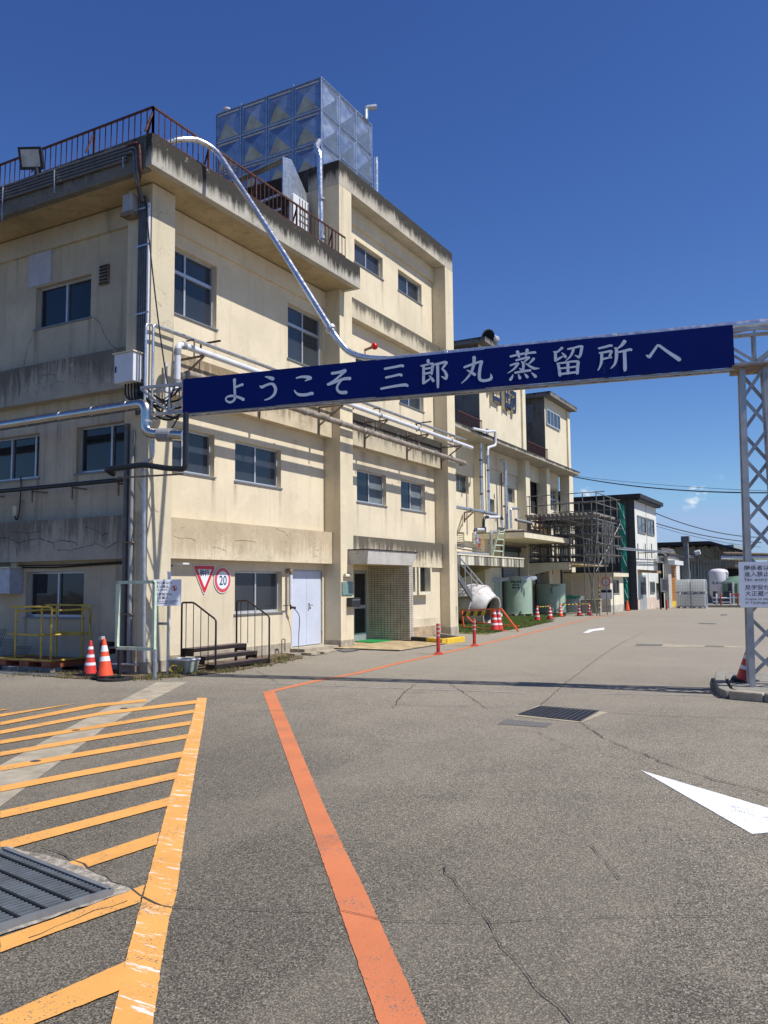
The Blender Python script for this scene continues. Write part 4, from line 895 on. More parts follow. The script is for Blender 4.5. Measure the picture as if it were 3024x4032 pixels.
# ------------------------------------------------------------------ gantry with the welcome banner
GL = Vector((-10.45, 11.43, 0)); GD = Vector((9.15, 1.67, 0)).normalized(); GB = Vector((-GD.y, GD.x, 0))   # along the beam, and away from the camera
def GP(u, w, z): return GL + GD*u + GB*w + Vector((0,0,z))
gan = thing('lattice_gantry', GP(9.45, .3, .15), 'grey steel lattice gantry spanning the drive on a tall lattice post', 'gantry')
U0, U1 = -.95, 13.0
for (w, z) in ((.06,4.80),(.06,5.32),(.40,4.80),(.40,5.32)):
    MB().bar(GP(U0,w,z), GP(U1,w,z), .05).build('chord', M['gantry'], gan)
pitch = .62; k = int((U1-U0)/pitch)
for w in (.06, .40):
    lace = MB()
    for i in range(k):
        a = U0+i*pitch; b = a+pitch; lo, hi = (4.82, 5.30) if i % 2 else (5.30, 4.82)
        lace.bar(GP(a,w,lo), GP(b,w,hi), .04, .014, GB); lace.bar(GP(b,w,4.82), GP(b,w,5.30), .035, .014, GB)
    lace.build('lacing', M['gantry'], gan)
lace = MB()
for z in (4.80, 5.32):
    for i in range(k):
        a = U0+i*pitch; b = a+pitch; lace.bar(GP(a,.08 if i % 2 else .38,z), GP(b,.38 if i % 2 else .08,z), .03, .02)
lace.build('cross_lacing', M['gantry'], gan)
pt, pb2 = .31, .44; uc = 9.56
def leg_at(sx, sw, z):
    h = pb2+(pt-pb2)*(z-.15)/4.6; return GP(uc+sx*h/2, .23+sw*h/2, z)
for sx in (-1, 1):
    for sw in (-1, 1):
        MB().bar(leg_at(sx,sw,.12), leg_at(sx,sw,4.78), .078, .078, GD).build('post_leg', M['gantry'], gan)
n_ = 10; dz = 4.55/n_
for (A, B) in (((-1,-1),(1,-1)),((-1,1),(1,1)),((-1,-1),(-1,1)),((1,-1),(1,1))):
    lace = MB()
    for i in range(n_):
        za, zb_ = .2+i*dz, .2+(i+1)*dz; P_, Q_ = (A, B) if (i+(A[1] > 0)) % 2 else (B, A); lace.bar(leg_at(*P_, za), leg_at(*Q_, zb_), .05, .012, GB if A[1] == B[1] else GD)
    lace.build('post_lacing', M['gantry'], gan)
MB().hull8([GP(uc-.30,-.06,4.74),GP(uc+.30,-.06,4.74),GP(uc+.30,.52,4.74),GP(uc-.30,.52,4.74),GP(uc-.30,-.06,4.77),GP(uc+.30,-.06,4.77),GP(uc+.30,.52,4.77),GP(uc-.30,.52,4.77)]).build('head_plate', M['rust_bracket'], gan)
tape = MB()
for i in range(13):
    z0 = .72+i*.125; c0 = leg_at(-1,-1,z0); c1 = leg_at(-1,-1,z0+.06); nrm = -GB*.036
    tape.hull8([c0+nrm-GD*.035, c0+nrm+GD*.036-Vector((0,0,.03)), c0+nrm*1.06+GD*.036-Vector((0,0,.03)), c0+nrm*1.06-GD*.035, c1+nrm-GD*.035, c1+nrm+GD*.036-Vector((0,0,.03)), c1+nrm*1.06+GD*.036-Vector((0,0,.03)), c1+nrm*1.06-GD*.035])
    side = GD*.036
    tape.hull8([c0+side-GB*.035, c0+side+GB*.036-Vector((0,0,.03)), c0+side*1.06+GB*.036-Vector((0,0,.03)), c0+side*1.06-GB*.035, c1+side-GB*.035, c1+side+GB*.036-Vector((0,0,.03)), c1+side*1.06+GB*.036-Vector((0,0,.03)), c1+side*1.06-GB*.035])
tape.build('warning_tape', M['stripe_black'], gan)
pp = thing('overhead_pipe', GP(9.6,.2,5.40), 'thick silver pipe carried along the top of the gantry beam', 'pipe')
MB().tube([GP(3.85,.20,5.415), GP(13,.20,5.42)], .075, 14).build('pipe', M['duct'], pp, smooth=True)
for u_ in (4.9, 7.6, 9.85): MB().cyl(GP(u_-.03,.20,5.415), GP(u_+.03,.20,5.415), .086, seg=14).build('joint', M['galv'], pp)
bn = thing('welcome_banner', GP(4.65,0,4.755), 'long dark blue welcome banner with pale brushed Japanese lettering across the gantry', 'banner')
BPl = lambda u, v, c=0.0: GP(u, -c, v)
for i in range(5):
    a, b = 9.30*i/5, 9.30*(i+1)/5; dzz = (0, .006, -.004, .007, 0)[i]
    MB().hull8([GP(a,-.012,4.755+dzz),GP(b-.002,-.012,4.755+dzz),GP(b-.002,.012,4.755+dzz),GP(a,.012,4.755+dzz),GP(a,-.012,5.388+dzz),GP(b-.002,-.012,5.388+dzz),GP(b-.002,.012,5.388+dzz),GP(a,.012,5.388+dzz)]).build('banner_sheet', M['banner'], bn)
MB().bar(GP(0,.03,4.745), GP(9.3,.03,4.735), .03).build('lower_rail', M['gantry'], bn)
for g_ in GLYPHS:
    mb = MB()
    for i, s_ in enumerate(g_): stroke(mb, s_, BPl, .0135+i*.0007)
    mb.build('letter', M['banner_text'], bn)

# ------------------------------------------------------------------ notice boards
LINES = (('関係者以外', .80, .110, .60), ('進入禁止', .655, .110, .48), ('No entry', .545, .092, .44), ('見学受付は', .355, .110, .60), ('大正蔵へ', .215, .110, .48), ('Come to the reception', .115, .062, .82), ('in Taishogura first', .035, .062, .66))
def notice(name, origin, udir, w, h, label):
    T = thing(name, origin, label, 'sign'); Pn = plane_at(origin, udir)
    MB().hull8([Pn(0,0,-.006),Pn(w,0,-.006),Pn(w,0,0),Pn(0,0,0),Pn(0,h,-.006),Pn(w,h,-.006),Pn(w,h,0),Pn(0,h,0)]).build('board', M['sign_white'], T)
    for (s_, v, sz, wd) in LINES:
        text_mesh(s_, sz*h*1.05, (lambda a, b, c, v=v: Pn(w*.10+a, h*(.05+v*.97)+b, .0015+c)), 'lettering', M['ink'], T, wd*w*.97, bold=.0006)
    c = (w*.76, h*.66); r_ = w*.10; ring = MB(); inn = MB()
    for t in range(20):
        a0, a1 = t*math.pi/10, (t+1)*math.pi/10
        ring.quad(Pn(c[0]+r_*math.cos(a0),c[1]+r_*math.sin(a0),.002),Pn(c[0]+r_*math.cos(a1),c[1]+r_*math.sin(a1),.002),Pn(c[0]+r_*.82*math.cos(a1),c[1]+r_*.82*math.sin(a1),.002),Pn(c[0]+r_*.82*math.cos(a0),c[1]+r_*.82*math.sin(a0),.002))
    k_ = r_*.62; ring.quad(Pn(c[0]-k_-.006,c[1]+k_-.006,.0035),Pn(c[0]-k_+.006,c[1]+k_+.006,.0035),Pn(c[0]+k_+.006,c[1]-k_+.006,.0035),Pn(c[0]+k_-.006,c[1]-k_-.006,.0035)); ring.build('prohibition_ring', M['sign_red'], T)
    inn.poly([Pn(c[0]+r_*.16*math.cos(t*.7854),c[1]+r_*.5+r_*.16*math.sin(t*.7854),.0026) for t in range(8)])
    inn.quad(Pn(c[0]-r_*.25,c[1]-r_*.1,.0026),Pn(c[0]+r_*.25,c[1]-r_*.1,.0026),Pn(c[0]+r_*.28,c[1]+r_*.3,.0026),Pn(c[0]-r_*.28,c[1]+r_*.3,.0026)); inn.quad(Pn(c[0]-r_*.18,c[1]-r_*.7,.0026),Pn(c[0]+r_*.18,c[1]-r_*.7,.0026),Pn(c[0]+r_*.18,c[1]-r_*.1,.0026),Pn(c[0]-r_*.18,c[1]-r_*.1,.0026)); inn.build('figure', M['ink'], T)
    return T, Pn
sr, _ = notice('notice_board', GP(9.22,-.075,1.245), GD, .70, .645, 'white no entry notice fixed to the lattice post of the gantry')
pole = thing('sign_pole', (-11.2,11.88,0), 'white round pole in front of the corner pillar carrying a notice', 'pole')
MB().cyl((-11.19,11.92,-.02),(-11.19,11.92,1.86),.032,seg=14).build('tube', M['sign_white'], pole, smooth=True); MB().cyl((-11.19,11.92,1.86),(-11.19,11.92,1.90),.038,seg=14).build('cap', M['sign_white'], pole)
MB().bar((-11.45,11.92,.925),(-11.16,11.90,.925),.012,.05).build('bracket', M['galv'], pole)
notice('notice_board', (-11.33,11.62,1.262), (.74,.67,0), .53, .49, 'white no entry notice on the round pole before the corner pillar')

# ------------------------------------------------------------------ road signs on the wall
SXp = FX(WX+.006)
tri = thing('slow_sign', (WX,13.82,1.76), 'red bordered triangular slow down sign fixed on the cream wall', 'sign')
def rounded_tri(c, s, r, lift):
    pts = []
    for (ang) in (R(-90), R(30), R(150)):
        cxp, cyp = c[0]+(s-2*r)*math.cos(ang), c[1]+(s-2*r)*math.sin(ang)
        for k in range(-3, 4): pts.append((cxp+r*math.cos(ang+k*R(18)), cyp+r*math.sin(ang+k*R(18))))
    return [SXp(a, b, -lift) for a, b in pts]
tc_ = (13.825, 1.852)
for (s, r, lf, m_, nm) in ((.438,.045,.012,'cone_white','plate'),(.408,.038,.0145,'sign_red','border'),(.262,.012,.017,'sign_white','field')):
    MB().prism(rounded_tri(tc_, s, r, lf), (-.010 if nm == 'plate' else -.002,0,0)).build(nm, M[m_], tri)
text_mesh('徐行', .155, lambda a, b, c: SXp(tc_[0]-.155+a, tc_[1]-.005+b, -.019-c), 'lettering', M['sign_navy'], tri, .30, bold=.004)
spd = thing('speed_sign', (WX,14.42,1.75), 'faded round speed limit 20 sign fixed beside the triangular sign', 'sign')
cc = (14.42, 1.752)
for (r, lf, m_, nm) in ((.288,.012,'cone_white','plate'),(.268,.0145,'sign_pink','border'),(.195,.017,'sign_white','field')):
    MB().prism([SXp(cc[0]+r*math.cos(t*math.pi/18), cc[1]+r*math.sin(t*math.pi/18), -lf) for t in range(36)], (-.010 if nm == 'plate' else -.002,0,0)).build(nm, M[m_], spd)
text_mesh('20', .29, lambda a, b, c: SXp(cc[0]-.125+a, cc[1]-.105+b, -.019-c), 'lettering', M['sign_navy_pale'], spd, .25, bold=.004)
pl_ = thing('name_plate', (PX,18.88,1.6), 'weathered green bronze name plate on the pillar left of the entrance', 'plate')
a = on('x', PX+.02, zt(97,1020)); b = on('x', PX+.02, zt(187,1128)); m_pl = plain('bronze_verdigris', (.10,.17,.15), .5, .2, .3, 14, .3)
MB().box(PX, PX+.02, a.y, b.y, b.z, a.z).build('plate', m_pl, pl_)
MB().box(PX+.018, PX+.024, a.y+.015, b.y-.015, b.z+.015, a.z-.015).build('field', plain('pale_verdigris', (.16,.25,.23), .5, .1, .3, 25), pl_)
lt = thing('wall_lamp', (PX,18.9,2.0), 'small cream bulkhead lamp above the name plate', 'lamp'); a = on('x', PX+.05, zt(145,968))
MB().box(PX, PX+.03, a.y-.12, a.y+.12, a.z-.05, a.z+.05).build('base', M['brown_metal'], lt); MB().tube([(PX+.05,a.y-.16,a.z),(PX+.05,a.y+.16,a.z)], .045, 10).build('shade', M['slab'], lt)
mail = thing('post_box', (PX,19.15,1.1), 'black letter box on the pillar beside the glass door', 'letter box'); a = on('x', PX+.1, zt(160,1148)); b = on('x', PX+.1, zt(232,1220))
MB().box(PX, PX+.16, a.y, b.y, b.z, a.z).build('case', M['stripe_black'], mail, bevel=.01); MB().box(PX+.158, PX+.165, a.y+.03, b.y-.03, a.z-.07, a.z-.05).build('slot', M['alu_dark'], mail)

# ------------------------------------------------------------------ pipework on the corner building
def pipe_thing(name, label, path, r, mat, joints=(), jr=1.18, seg=12, smooth=True, cat='pipe', jl=.05):
    T = thing(name, path[0], label, cat); MB().tube(path, r, seg).build('pipe', M[mat], T, smooth=smooth)
    for (a, b) in joints: MB().cyl(a, b, r*jr, seg=seg).build('joint', M['galv' if mat in ('duct','steel','black') else 'pvc_grey'], T)
    return T
def ycollar(x, y, z, l=.06): return ((x, y-l/2, z), (x, y+l/2, z))
pipe_thing('white_pipe', 'thick white plastic pipe running along the cream wall on brackets', elbow([(-10.95,11.55,5.30),(-11.05,11.55,5.30),(-11.05,11.92,5.32),(-11.05,11.92,6.27),(-11.05,26.35,6.27)], .14), .062, 'pvc',
           [((-11.05,11.92,5.42),(-11.05,11.92,5.56)), ((-11.05,11.92,6.05),(-11.05,11.92,6.16))] + [ycollar(-11.05, y, 6.27, .09) for y in (12.08,16.4,19.9,22.2,24.6)], 1.16)
pipe_thing('thin_pipe', 'thin galvanised pipe on the outer edge of the wall pipe rack', elbow([(-11.30,11.52,4.7),(-11.30,11.52,6.58),(-11.30,26.4,6.58)], .08), .026, 'galv')
pipe_thing('thin_pipe', 'thin galvanised pipe nearest the cream wall in the pipe rack', elbow([(-11.42,11.45,4.9),(-11.42,11.45,6.60),(-11.42,26.2,6.60)], .08), .024, 'galv')
pipe_thing('thin_pipe', 'short white riser beside the corner pillar below the pipe rack', elbow([(-11.42,12.0,5.05),(-11.42,12.0,5.95)], .08), .030, 'pvc')
pipe_thing('lagged_pipe', 'weathered brown lagged pipe slung below the white wall pipe', elbow([(-11.15,12.25,5.3),(-11.15,12.25,5.78),(-11.15,26.0,5.70),(-11.4,26.15,5.72)], .12), .075, 'old_pipe', [ycollar(-11.15, y, 5.745, .07) for y in (14.2,16.4,18.0,19.6,21.1,22.4,23.6,24.8)], 1.1)
bk = None
for y in (12.62, 15.4, 17.9, 20.25, 22.85, 25.35):
    if bk is None:
        bk = thing('pipe_bracket', (-11.75,y,6.2), 'rusty angle bracket under the wall pipes nearest the corner pillar', 'bracket', 'brackets of the wall pipe rack')
        MB().bar((-11.75,y,6.19),(-10.98,y,6.19),.04).build('arm', M['rust_bracket'], bk); MB().bar((-11.745,y,5.72),(-11.02,y,6.17),.035).build('strut', M['rust_bracket'], bk); MB().bar((-11.735,y,5.45),(-11.735,y,6.35),.03).build('back_plate', M['rust_bracket'], bk)
        MB().bar((-11.45,y-.02,6.55),(-11.24,y-.02,6.55),.025).bar((-11.24,y-.02,6.20),(-11.24,y-.02,6.56),.025).build('pipe_shoe', M['rust_bracket'], bk)
    else:
        i = (15.4,17.9,20.25,22.85,25.35).index(y); copy_thing(bk, (0, y-12.62, 0), 'rusty angle bracket under the wall pipes, %s from the corner pillar' % ('second','third','fourth','fifth','farthest')[i])
for i, y in enumerate((13.35, 16.1, 19.6, 23.5)):
    o = thing('angle_frame', (-11.75,y,6.4), 'brown angle iron frame above the wall pipes, %s from the left' % ('first','second','third','fourth')[i], 'bracket', 'angle frames above the wall pipes')
    MB().bar((-11.74,y,6.72),(-11.22,y+.02,6.72),.035).build('rail', M['brown_metal'], o); MB().bar((-11.73,y,6.45),(-11.73,y,6.74),.03).build('upright', M['brown_metal'], o)
# silver duct looping down from the roof
dp = smooth_path([(-11.5,11.62,10.0),(-11.2,11.80,10.30),(-11.0,12.16,10.47),(-10.9,12.40,10.49),(-10.70,12.60,10.32),(-10.2,12.54,9.63),(-9.6,12.45,8.80),(-8.9,12.34,7.80),(-8.2,12.23,6.79),(-7.67,12.14,6.02),(-7.50,12.16,5.78),(-7.34,12.19,5.62),(-7.05,12.24,5.50),(-6.6,12.33,5.43)], 5)
dt = thing('silver_duct', (-11.4,11.75,9.97), 'long shiny silver duct bending from the roof edge down to the gantry', 'duct'); MB().tube(dp, .055, 14).build('duct', M['duct'], dt, smooth=True)
a = Vector((-7.72,12.15,6.09)); MB().cyl(a-Vector((-.017,0,.024)), a+Vector((-.017,0,.024)), .095, seg=14).build('flange', M['galv'], dt)
for q in (8, 12, 16, 20, 24, 28, 33): MB().cyl(dp[q]-(dp[q+1]-dp[q]).normalized()*.012, dp[q]+(dp[q+1]-dp[q]).normalized()*.012, .060, seg=14).build('seam_ring', M['galv'], dt)
# conduits up the corner pillar
cdt = thing('conduit_bundle', (-11.62,11.6,2.8), 'bundle of dark grey conduits strapped up the corner pillar', 'conduits')
for i, x in enumerate((-11.79,-11.735,-11.68,-11.625)): MB().cyl((x,11.605,4.9),(x,11.605,9.25-.02*i),.024,seg=8).build('conduit', M['conduit'], cdt, smooth=True)
MB().cyl((-11.535,11.60,4.6),(-11.535,11.60,9.05),.032,seg=10).build('light_conduit', M['pvc'], cdt, smooth=True)
for z in (5.35, 6.85, 8.2, 8.95): MB().box(-11.83,-11.485,11.565,11.575,z,z+.035).build('strap', M['galv'], cdt)
jb = MB(); jb.box(-12.08,-11.83,11.42,11.645,8.86,9.28); jb.box(-12.1,-11.80,11.44,11.6,8.80,8.86)
jt = thing('junction_lamp', (-11.95,11.6,8.9), 'grey boxed lamp under the roof edge at the top of the corner pillar', 'lamp'); MB().box(-12.08,-11.83,11.42,11.645,8.90,9.28).build('case', M['horn'], jt, bevel=.03); MB().box(-12.1,-11.80,11.40,11.64,8.83,8.90).build('bracket', M['rust_bracket'], jt)
# cable runs along the parapet, and loose cables
tray = thing('parapet_cables', (-15,11.08,9.7), 'five dark parallel cable pipes clamped to the shaded parapet', 'cables')
for k in range(5):
    a = on('y', 11.06, z1(830,375+22*k)); b = on('y', 11.06, z1(20,640+20*k)); d_ = (b-a); MB().tube([a, b, a+d_*3.0], .030, 8).build('cable_pipe', M['conduit'], tray, smooth=True)
for (x0, y0, x1_, y1_) in ((355,530,358,680),(805,450,808,520),(20,640,15,860)):
    a = on('y', 11.02, z1(x0, y0)); b = on('y', 11.02, z1(x1_, y1_)); MB().bar(a, b, .03, .02).build('clamp', M['galv'], tray)
for k, (dx) in enumerate((0, .07, .13)):
    a = on('y', 11.06, z1(830, 375+24*k)); pts = elbow([a+Vector((.0,0,0)), a+Vector((.33-dx,-.02,0)), a+Vector((.36-dx,-.0,-.62)), Vector((-11.75+dx*.5,11.5,9.35)), Vector((-11.70+dx*.4,11.58,9.1))], .15); MB().tube(pts, .030, 8).build('cable_bend', M['rust' if k == 0 else 'conduit'], tray, smooth=True)
rnd = random.Random(21)
lc = thing('loose_cables', (-11.3,11.4,5.0), 'tangle of loose black cables between the corner pillar and the banner end', 'cables')
for k in range(9):
    a = Vector((-11.55+rnd.uniform(-.15,.1), 11.55, rnd.uniform(4.9,5.6))); b = Vector((-10.5+rnd.uniform(-.25,.05), 11.5+rnd.uniform(-.05,.15), rnd.uniform(4.7,5.3)))
    MB().tube(sag(a, b, rnd.uniform(.08,.42)), rnd.choice((.010,.014,.020)), 6).build('cable', M['cable'], lc, smooth=True)
MB().tube(sag((-11.6,11.55,9.2),(-10.9,11.62,4.95),.35,10), .014, 6).build('cable', M['cable'], lc, smooth=True)
# electric cabinet on the corner
eb = thing('electric_cabinet', (-11.86,11.5,5.5), 'white electric cabinet hung on the corner pillar below the conduits', 'cabinet')
MB().box(-12.12,-11.62,11.34,11.645,5.50,6.06).build('case', M['white_metal'], eb, bevel=.012); MB().box(-12.145,-11.595,11.31,11.645,6.06,6.085).build('hood', M['slab'], eb); MB().box(-12.085,-12.06,11.325,11.34,5.70,5.82).build('latch', M['sign_navy'], eb)
for k in range(5): MB().tube(elbow([(-11.98+k*.08,11.5,5.52),(-11.98+k*.08,11.5,5.25-.03*k),(-11.6+k*.05,11.5,5.05)],.12), .018, 8).build('tail_cable', M['cable'], eb, smooth=True)
# shiny lagged pipe on the gate side with its elbows
lp = elbow([(-30,11.2,4.93),(-11.13,11.2,4.975),(-11.13,11.2,4.42),(-10.35,11.35,4.33)], .17, 6)
T = pipe_thing('steel_clad_pipe', 'shiny steel clad pipe along the shaded wall ending in elbows at the corner', lp, .098, 'steel', [((x-.012,11.2,4.93+(x+30)*.0024),(x+.012,11.2,4.93+(x+30)*.0024)) for x in (-16,-14.35,-13.4,-12.5,-11.6)], 1.05, 18)
MB().cyl((-10.86,11.25,4.37),(-10.60,11.30,4.35),.125,seg=18).build('grey_sleeve', M['pvc_grey'], T); MB().cyl((-11.13,11.2,4.62),(-11.13,11.2,4.66),.106,seg=18).build('joint', M['galv'], T)
pipe_thing('drain_tail', 'short cloth-wrapped pipe hanging beneath the steel elbows', elbow([(-11.0,11.25,4.3),(-11.0,11.25,3.95),(-11.28,11.3,3.88),(-11.3,11.35,3.3),(-11.33,11.45,.25)], .1), .034, 'galv')
T = pipe_thing('black_pipe', 'black lagged pipe stepping across the corner pillar', elbow([(-12.02,11.28,3.74),(-11.98,11.05,3.80),(-11.0,11.05,3.81),(-10.55,11.12,3.72),(-10.17,11.2,3.68),(-10.17,11.2,4.70)], .09), .052, 'black')
MB().bar((-11.95,11.28,3.66),(-10.2,11.2,3.60),.03).build('support_rail', M['rust_bracket'], T)
T = pipe_thing('black_pipe', 'black pipe on brackets along the shaded wall below the windows', [(-30,11.75,3.70),(-12.02,11.75,3.70)], .045, 'black')
for x in (-16.3,-14.9,-13.7,-12.4): MB().bar((x,11.75,3.64),(x,12.14,3.64),.03).bar((x,11.77,3.64),(x,11.77,3.40),.03).build('bracket', M['rust_bracket'], T)
for i, (x, y, top, r_, m_, nm) in enumerate(((-12.02,11.60,4.75,.048,'conduit','dark grey down pipe farthest left on the corner pillar'), (-11.87,11.60,4.6,.040,'pvc_grey','grey down pipe in the middle of the corner pillar face'))):
    T = pipe_thing('down_pipe', nm, [(x,y,.15),(x,y,top)], r_, m_)
    for z in (1.1, 2.45): MB().box(x-.07,x+.07,y-.06,y+.05,z,z+.02).build('clip', M['rust_bracket'], T)
tp = thing('stand_taps', (-11.9,11.45,0), 'low rusty water pipes and taps at the foot of the corner pillar', 'pipes')
MB().tube(elbow([(-12.3,11.5,.0),(-12.3,11.5,.48),(-11.6,11.5,.50),(-11.6,11.5,.05)],.06), .022, 8).build('pipe', M['rust_bracket'], tp, smooth=True); MB().tube(elbow([(-12.15,11.45,.18),(-11.5,11.45,.20)],.06), .022, 8).build('pipe', M['galv'], tp, smooth=True); MB().box(-12.55,-12.3,11.5,11.7,.35,.58).build('pump', M['stripe_black'], tp, bevel=.03)
sock = thing('wall_socket', (-15.7,12.1,3.2), 'small cream socket with black looped cable on the shaded wall', 'socket'); a = on('y', 12.13, z3(118,1312))
MB().box(a.x-.06,a.x+.06,12.08,12.149,a.z-.11,a.z+.11).build('case', M['slab'], sock); MB().tube(smooth_path([(a.x,12.1,a.z-.1),(a.x+.08,12.08,a.z-.2),(a.x+.16,12.08,a.z-.05),(a.x+.17,12.1,a.z+.5),(a.x+.15,12.1,a.z+.75)],5), .014, 6).build('cable', M['cable'], sock, smooth=True)
# floodlight on the roof edge
fl = thing('floodlight', (-13.9,10.95,10.0), 'black floodlight standing on the shaded roof edge', 'floodlight')
c = on('y', 10.98, z1(203,455)); ax = Vector((.42,-.82,-.34)).normalized(); sx_ = ax.cross(Vector((0,0,1))).normalized(); sy_ = sx_.cross(ax)
def fp(u, v, w): return c + sx_*u + sy_*v + ax*w
MB().hull8([fp(-.20,-.17,-.16),fp(.20,-.17,-.16),fp(.24,-.22,.03),fp(-.24,-.22,.03),fp(-.20,.17,-.16),fp(.20,.17,-.16),fp(.24,.22,.03),fp(-.24,.22,.03)]).build('housing', M['stripe_black'], fl)
MB().quad(fp(-.19,-.16,.034),fp(.19,-.16,.034),fp(.19,.17,.034),fp(-.19,.17,.034)).build('glass', plain('lamp_glass', (.42,.44,.44), .08, 0, .2, 5), fl)
MB().bar(c+Vector((.1,.05,-.2)), c+Vector((.1,.12,-.52)), .05).build('bracket', M['stripe_black'], fl)
# red alarm lamp on the tower, wall lamp on the corner building
rl = thing('alarm_lamp', (WX,20.4,8.6), 'round red alarm lamp on the tower wall above the banner', 'lamp'); a = on('x', -11.7, zu(290,188)); MB().cyl((-12.0,a.y-.05,a.z-.08),(-11.8,a.y,a.z-.02),.04).build('bracket', M['rust_bracket'], rl)
sp = MB(); sp.lathe([(.001,-.10),(.06,-.085),(.095,-.04),(.105,0),(.095,.04),(.06,.085),(.001,.10)], a, 16, (1,0,0)); sp.build('lens', M['red_lamp'], rl, smooth=True)
wl = thing('wall_lamp', (WX,12.6,2.05), 'flat white lamp under the band beside the corner pillar', 'lamp'); a = on('x', -11.6, z6(175,315)); MB().box(-11.98,-11.35,a.y-.09,a.y+.09,a.z-.012,a.z+.02).build('head', M['white_metal'], wl); MB().bar((-12.0,a.y,a.z-.06),(-11.7,a.y,a.z-.02),.05).build('arm', M['alu_dark'], wl)
# hose tap by the door
ht = thing('flue_pipe', (-11.9,17.0,1.1), 'white vent pipe with rusty bend and valve beside the grey door', 'pipe'); a = on('x', -11.88, z6(1003,400)); b = on('x', -11.88, z6(1003,610))
MB().tube(elbow([(-12.02,a.y,a.z+.12),(-11.88,a.y,a.z+.12),(-11.88,a.y,b.z)],.08), .052, 12).build('pipe', M['pvc'], ht, smooth=True); MB().tube(elbow([(-12.0,a.y,a.z+.12),(-11.87,a.y,a.z+.125),(-11.87,a.y,a.z+.04)],.07), .056, 12).build('bend', M['rust_bracket'], ht, smooth=True)
mb = MB(); mb.cyl((-11.88,b.y,b.z),(-11.88,b.y,b.z-.12),.02); mb.cyl((-11.88,b.y,b.z-.06),(-11.80,b.y+.1,b.z-.08),.03); mb.bar((-11.9,b.y-.28,b.z-.02),(-11.9,b.y,b.z-.02),.018); mb.build('valve', M['brown_metal'], ht); MB().tube(smooth_path([(-11.82,b.y+.08,b.z-.1),(-11.76,b.y+.2,b.z-.3),(-11.78,b.y+.2,.4),(-11.7,b.y+.08,.05)],5), .012, 6).build('hose', M['alu_dark'], ht, smooth=True)
tb = thing('tap_pipe', (-11.8,16.6,0), 'small bent standpipe beside the doorstep', 'pipe'); a = on('x', -11.8, zs(1560,45)); MB().tube(elbow([(-11.8,a.y-.05,0),(-11.8,a.y-.05,a.z),(-11.8,a.y+.08,a.z),(-11.8,a.y+.08,a.z-.3)],.04), .014, 8).build('pipe', M['rust_bracket'], tb, smooth=True)
rb = thing('broken_slab', (-11.2,16.4,0), 'broken concrete pieces lying near the doorstep', 'rubble')
for (x, y, s_) in ((-11.35,16.2,.22),(-11.1,16.5,.3),(-11.0,16.9,.2)): MB().prism([(x-s_*.6,y-s_*.4,.013),(x+s_*.5,y-s_*.5,.013),(x+s_*.7,y+s_*.4,.013),(x-s_*.3,y+s_*.6,.013)], (0,0,.045)).build('piece', M['concrete'], rb)
for q, nm in ((((20,462),(200,485),(150,470),(60,450)),'manhole_cover'), (((360,440),(430,455),(550,440),(460,425)),'manhole_cover')):
    flat(nm, [gp(zb(*p)) for p in q], M['patch'], .017)
flat('threshold_slab', [gp(zb(*p)) for p in ((0,470),(190,480),(380,440),(285,425),(90,445))], M['concrete'], .0135)

# ------------------------------------------------------------------ portable steps
stp = thing('portable_steps', (-11.0,13.4,0), 'dark brown steel steps with two handrails against the cream wall', 'steps')
for i, (x0, x1_, z) in enumerate(((-10.62,-10.86,.125),(-10.90,-11.14,.27),(-11.18,-11.46,.415))):
    MB().box(x1_,x0,12.60,14.23,z-.05,z).build('tread', M['tread'], stp)
    MB().box(x0+.001,x0+.016,12.60,14.23,z-.075,z-.002).build('nosing', M['brown_metal'], stp)
    for y in (12.592, 14.222): MB().box(x1_,x0,y,y+.02,max(0,z-.15),z-.002).build('end_plate', M['brown_metal'], stp)
for y in (12.62, 14.21):
    MB().box(-11.46,-11.42,y-.02,y+.02,0,.38).build('leg', M['brown_metal'], stp); MB().box(-11.16,-11.12,y-.02,y+.02,0,.235).build('leg', M['brown_metal'], stp)
for y in (12.57, 14.26):
    MB().tube(elbow([(-11.46,y,0.0),(-11.46,y,1.305),(-11.16,y,1.305),(-10.6,y,.98),(-10.6,y,0)], .05, 3), .019, 8).build('handrail', M['brown_metal'], stp, smooth=True)
    for k in range(4):
        t = (k+.6)/4.6; x = -11.46+.86*t; zt2 = 1.305 if x < -11.16 else 1.305-(x+11.16)/.56*.325; zb2 = .415 if x < -11.16 else .27 if x < -10.88 else .125
        MB().cyl((x,y,zb2),(x,y,zt2),.008,seg=6).build('rail_bar', M['brown_metal'], stp)
# basket with yellow chain
bs = thing('plastic_basket', (-10.95,12.1,0), 'pale plastic basket holding a yellow chain beside the steps', 'basket')
def tub(mb, c, w0, w1, h, z0):
    a = [(c[0]+sx*w0/2, c[1]+sy*w0*.4, z0) for sx, sy in ((-1,-1),(1,-1),(1,1),(-1,1))]; b = [(c[0]+sx*w1/2, c[1]+sy*w1*.4, z0+h) for sx, sy in ((-1,-1),(1,-1),(1,1),(-1,1))]
    for k in range(4): mb.quad(a[k], a[(k+1)%4], b[(k+1)%4], b[k])
    mb.poly(a); return b
mb = MB(); rim = tub(mb, (-10.92,12.05), .36, .46, .24, .03); mb.build('tub', M['basket'], bs)
mb = MB()
for k in range(4): mb.bar(rim[k], rim[(k+1)%4], .025, .02)
mb.build('rim', M['sign_white'], bs)
mb = MB()
for k in range(4):
    for j in range(1, 7): mb.bar(Vector((-10.92-.185+.37*j/7, 11.895-.006, .05)), Vector((-10.92-.215+.43*j/7, 11.870-.006, .24)), .006)
mb.build('lattice', M['concrete'], bs)
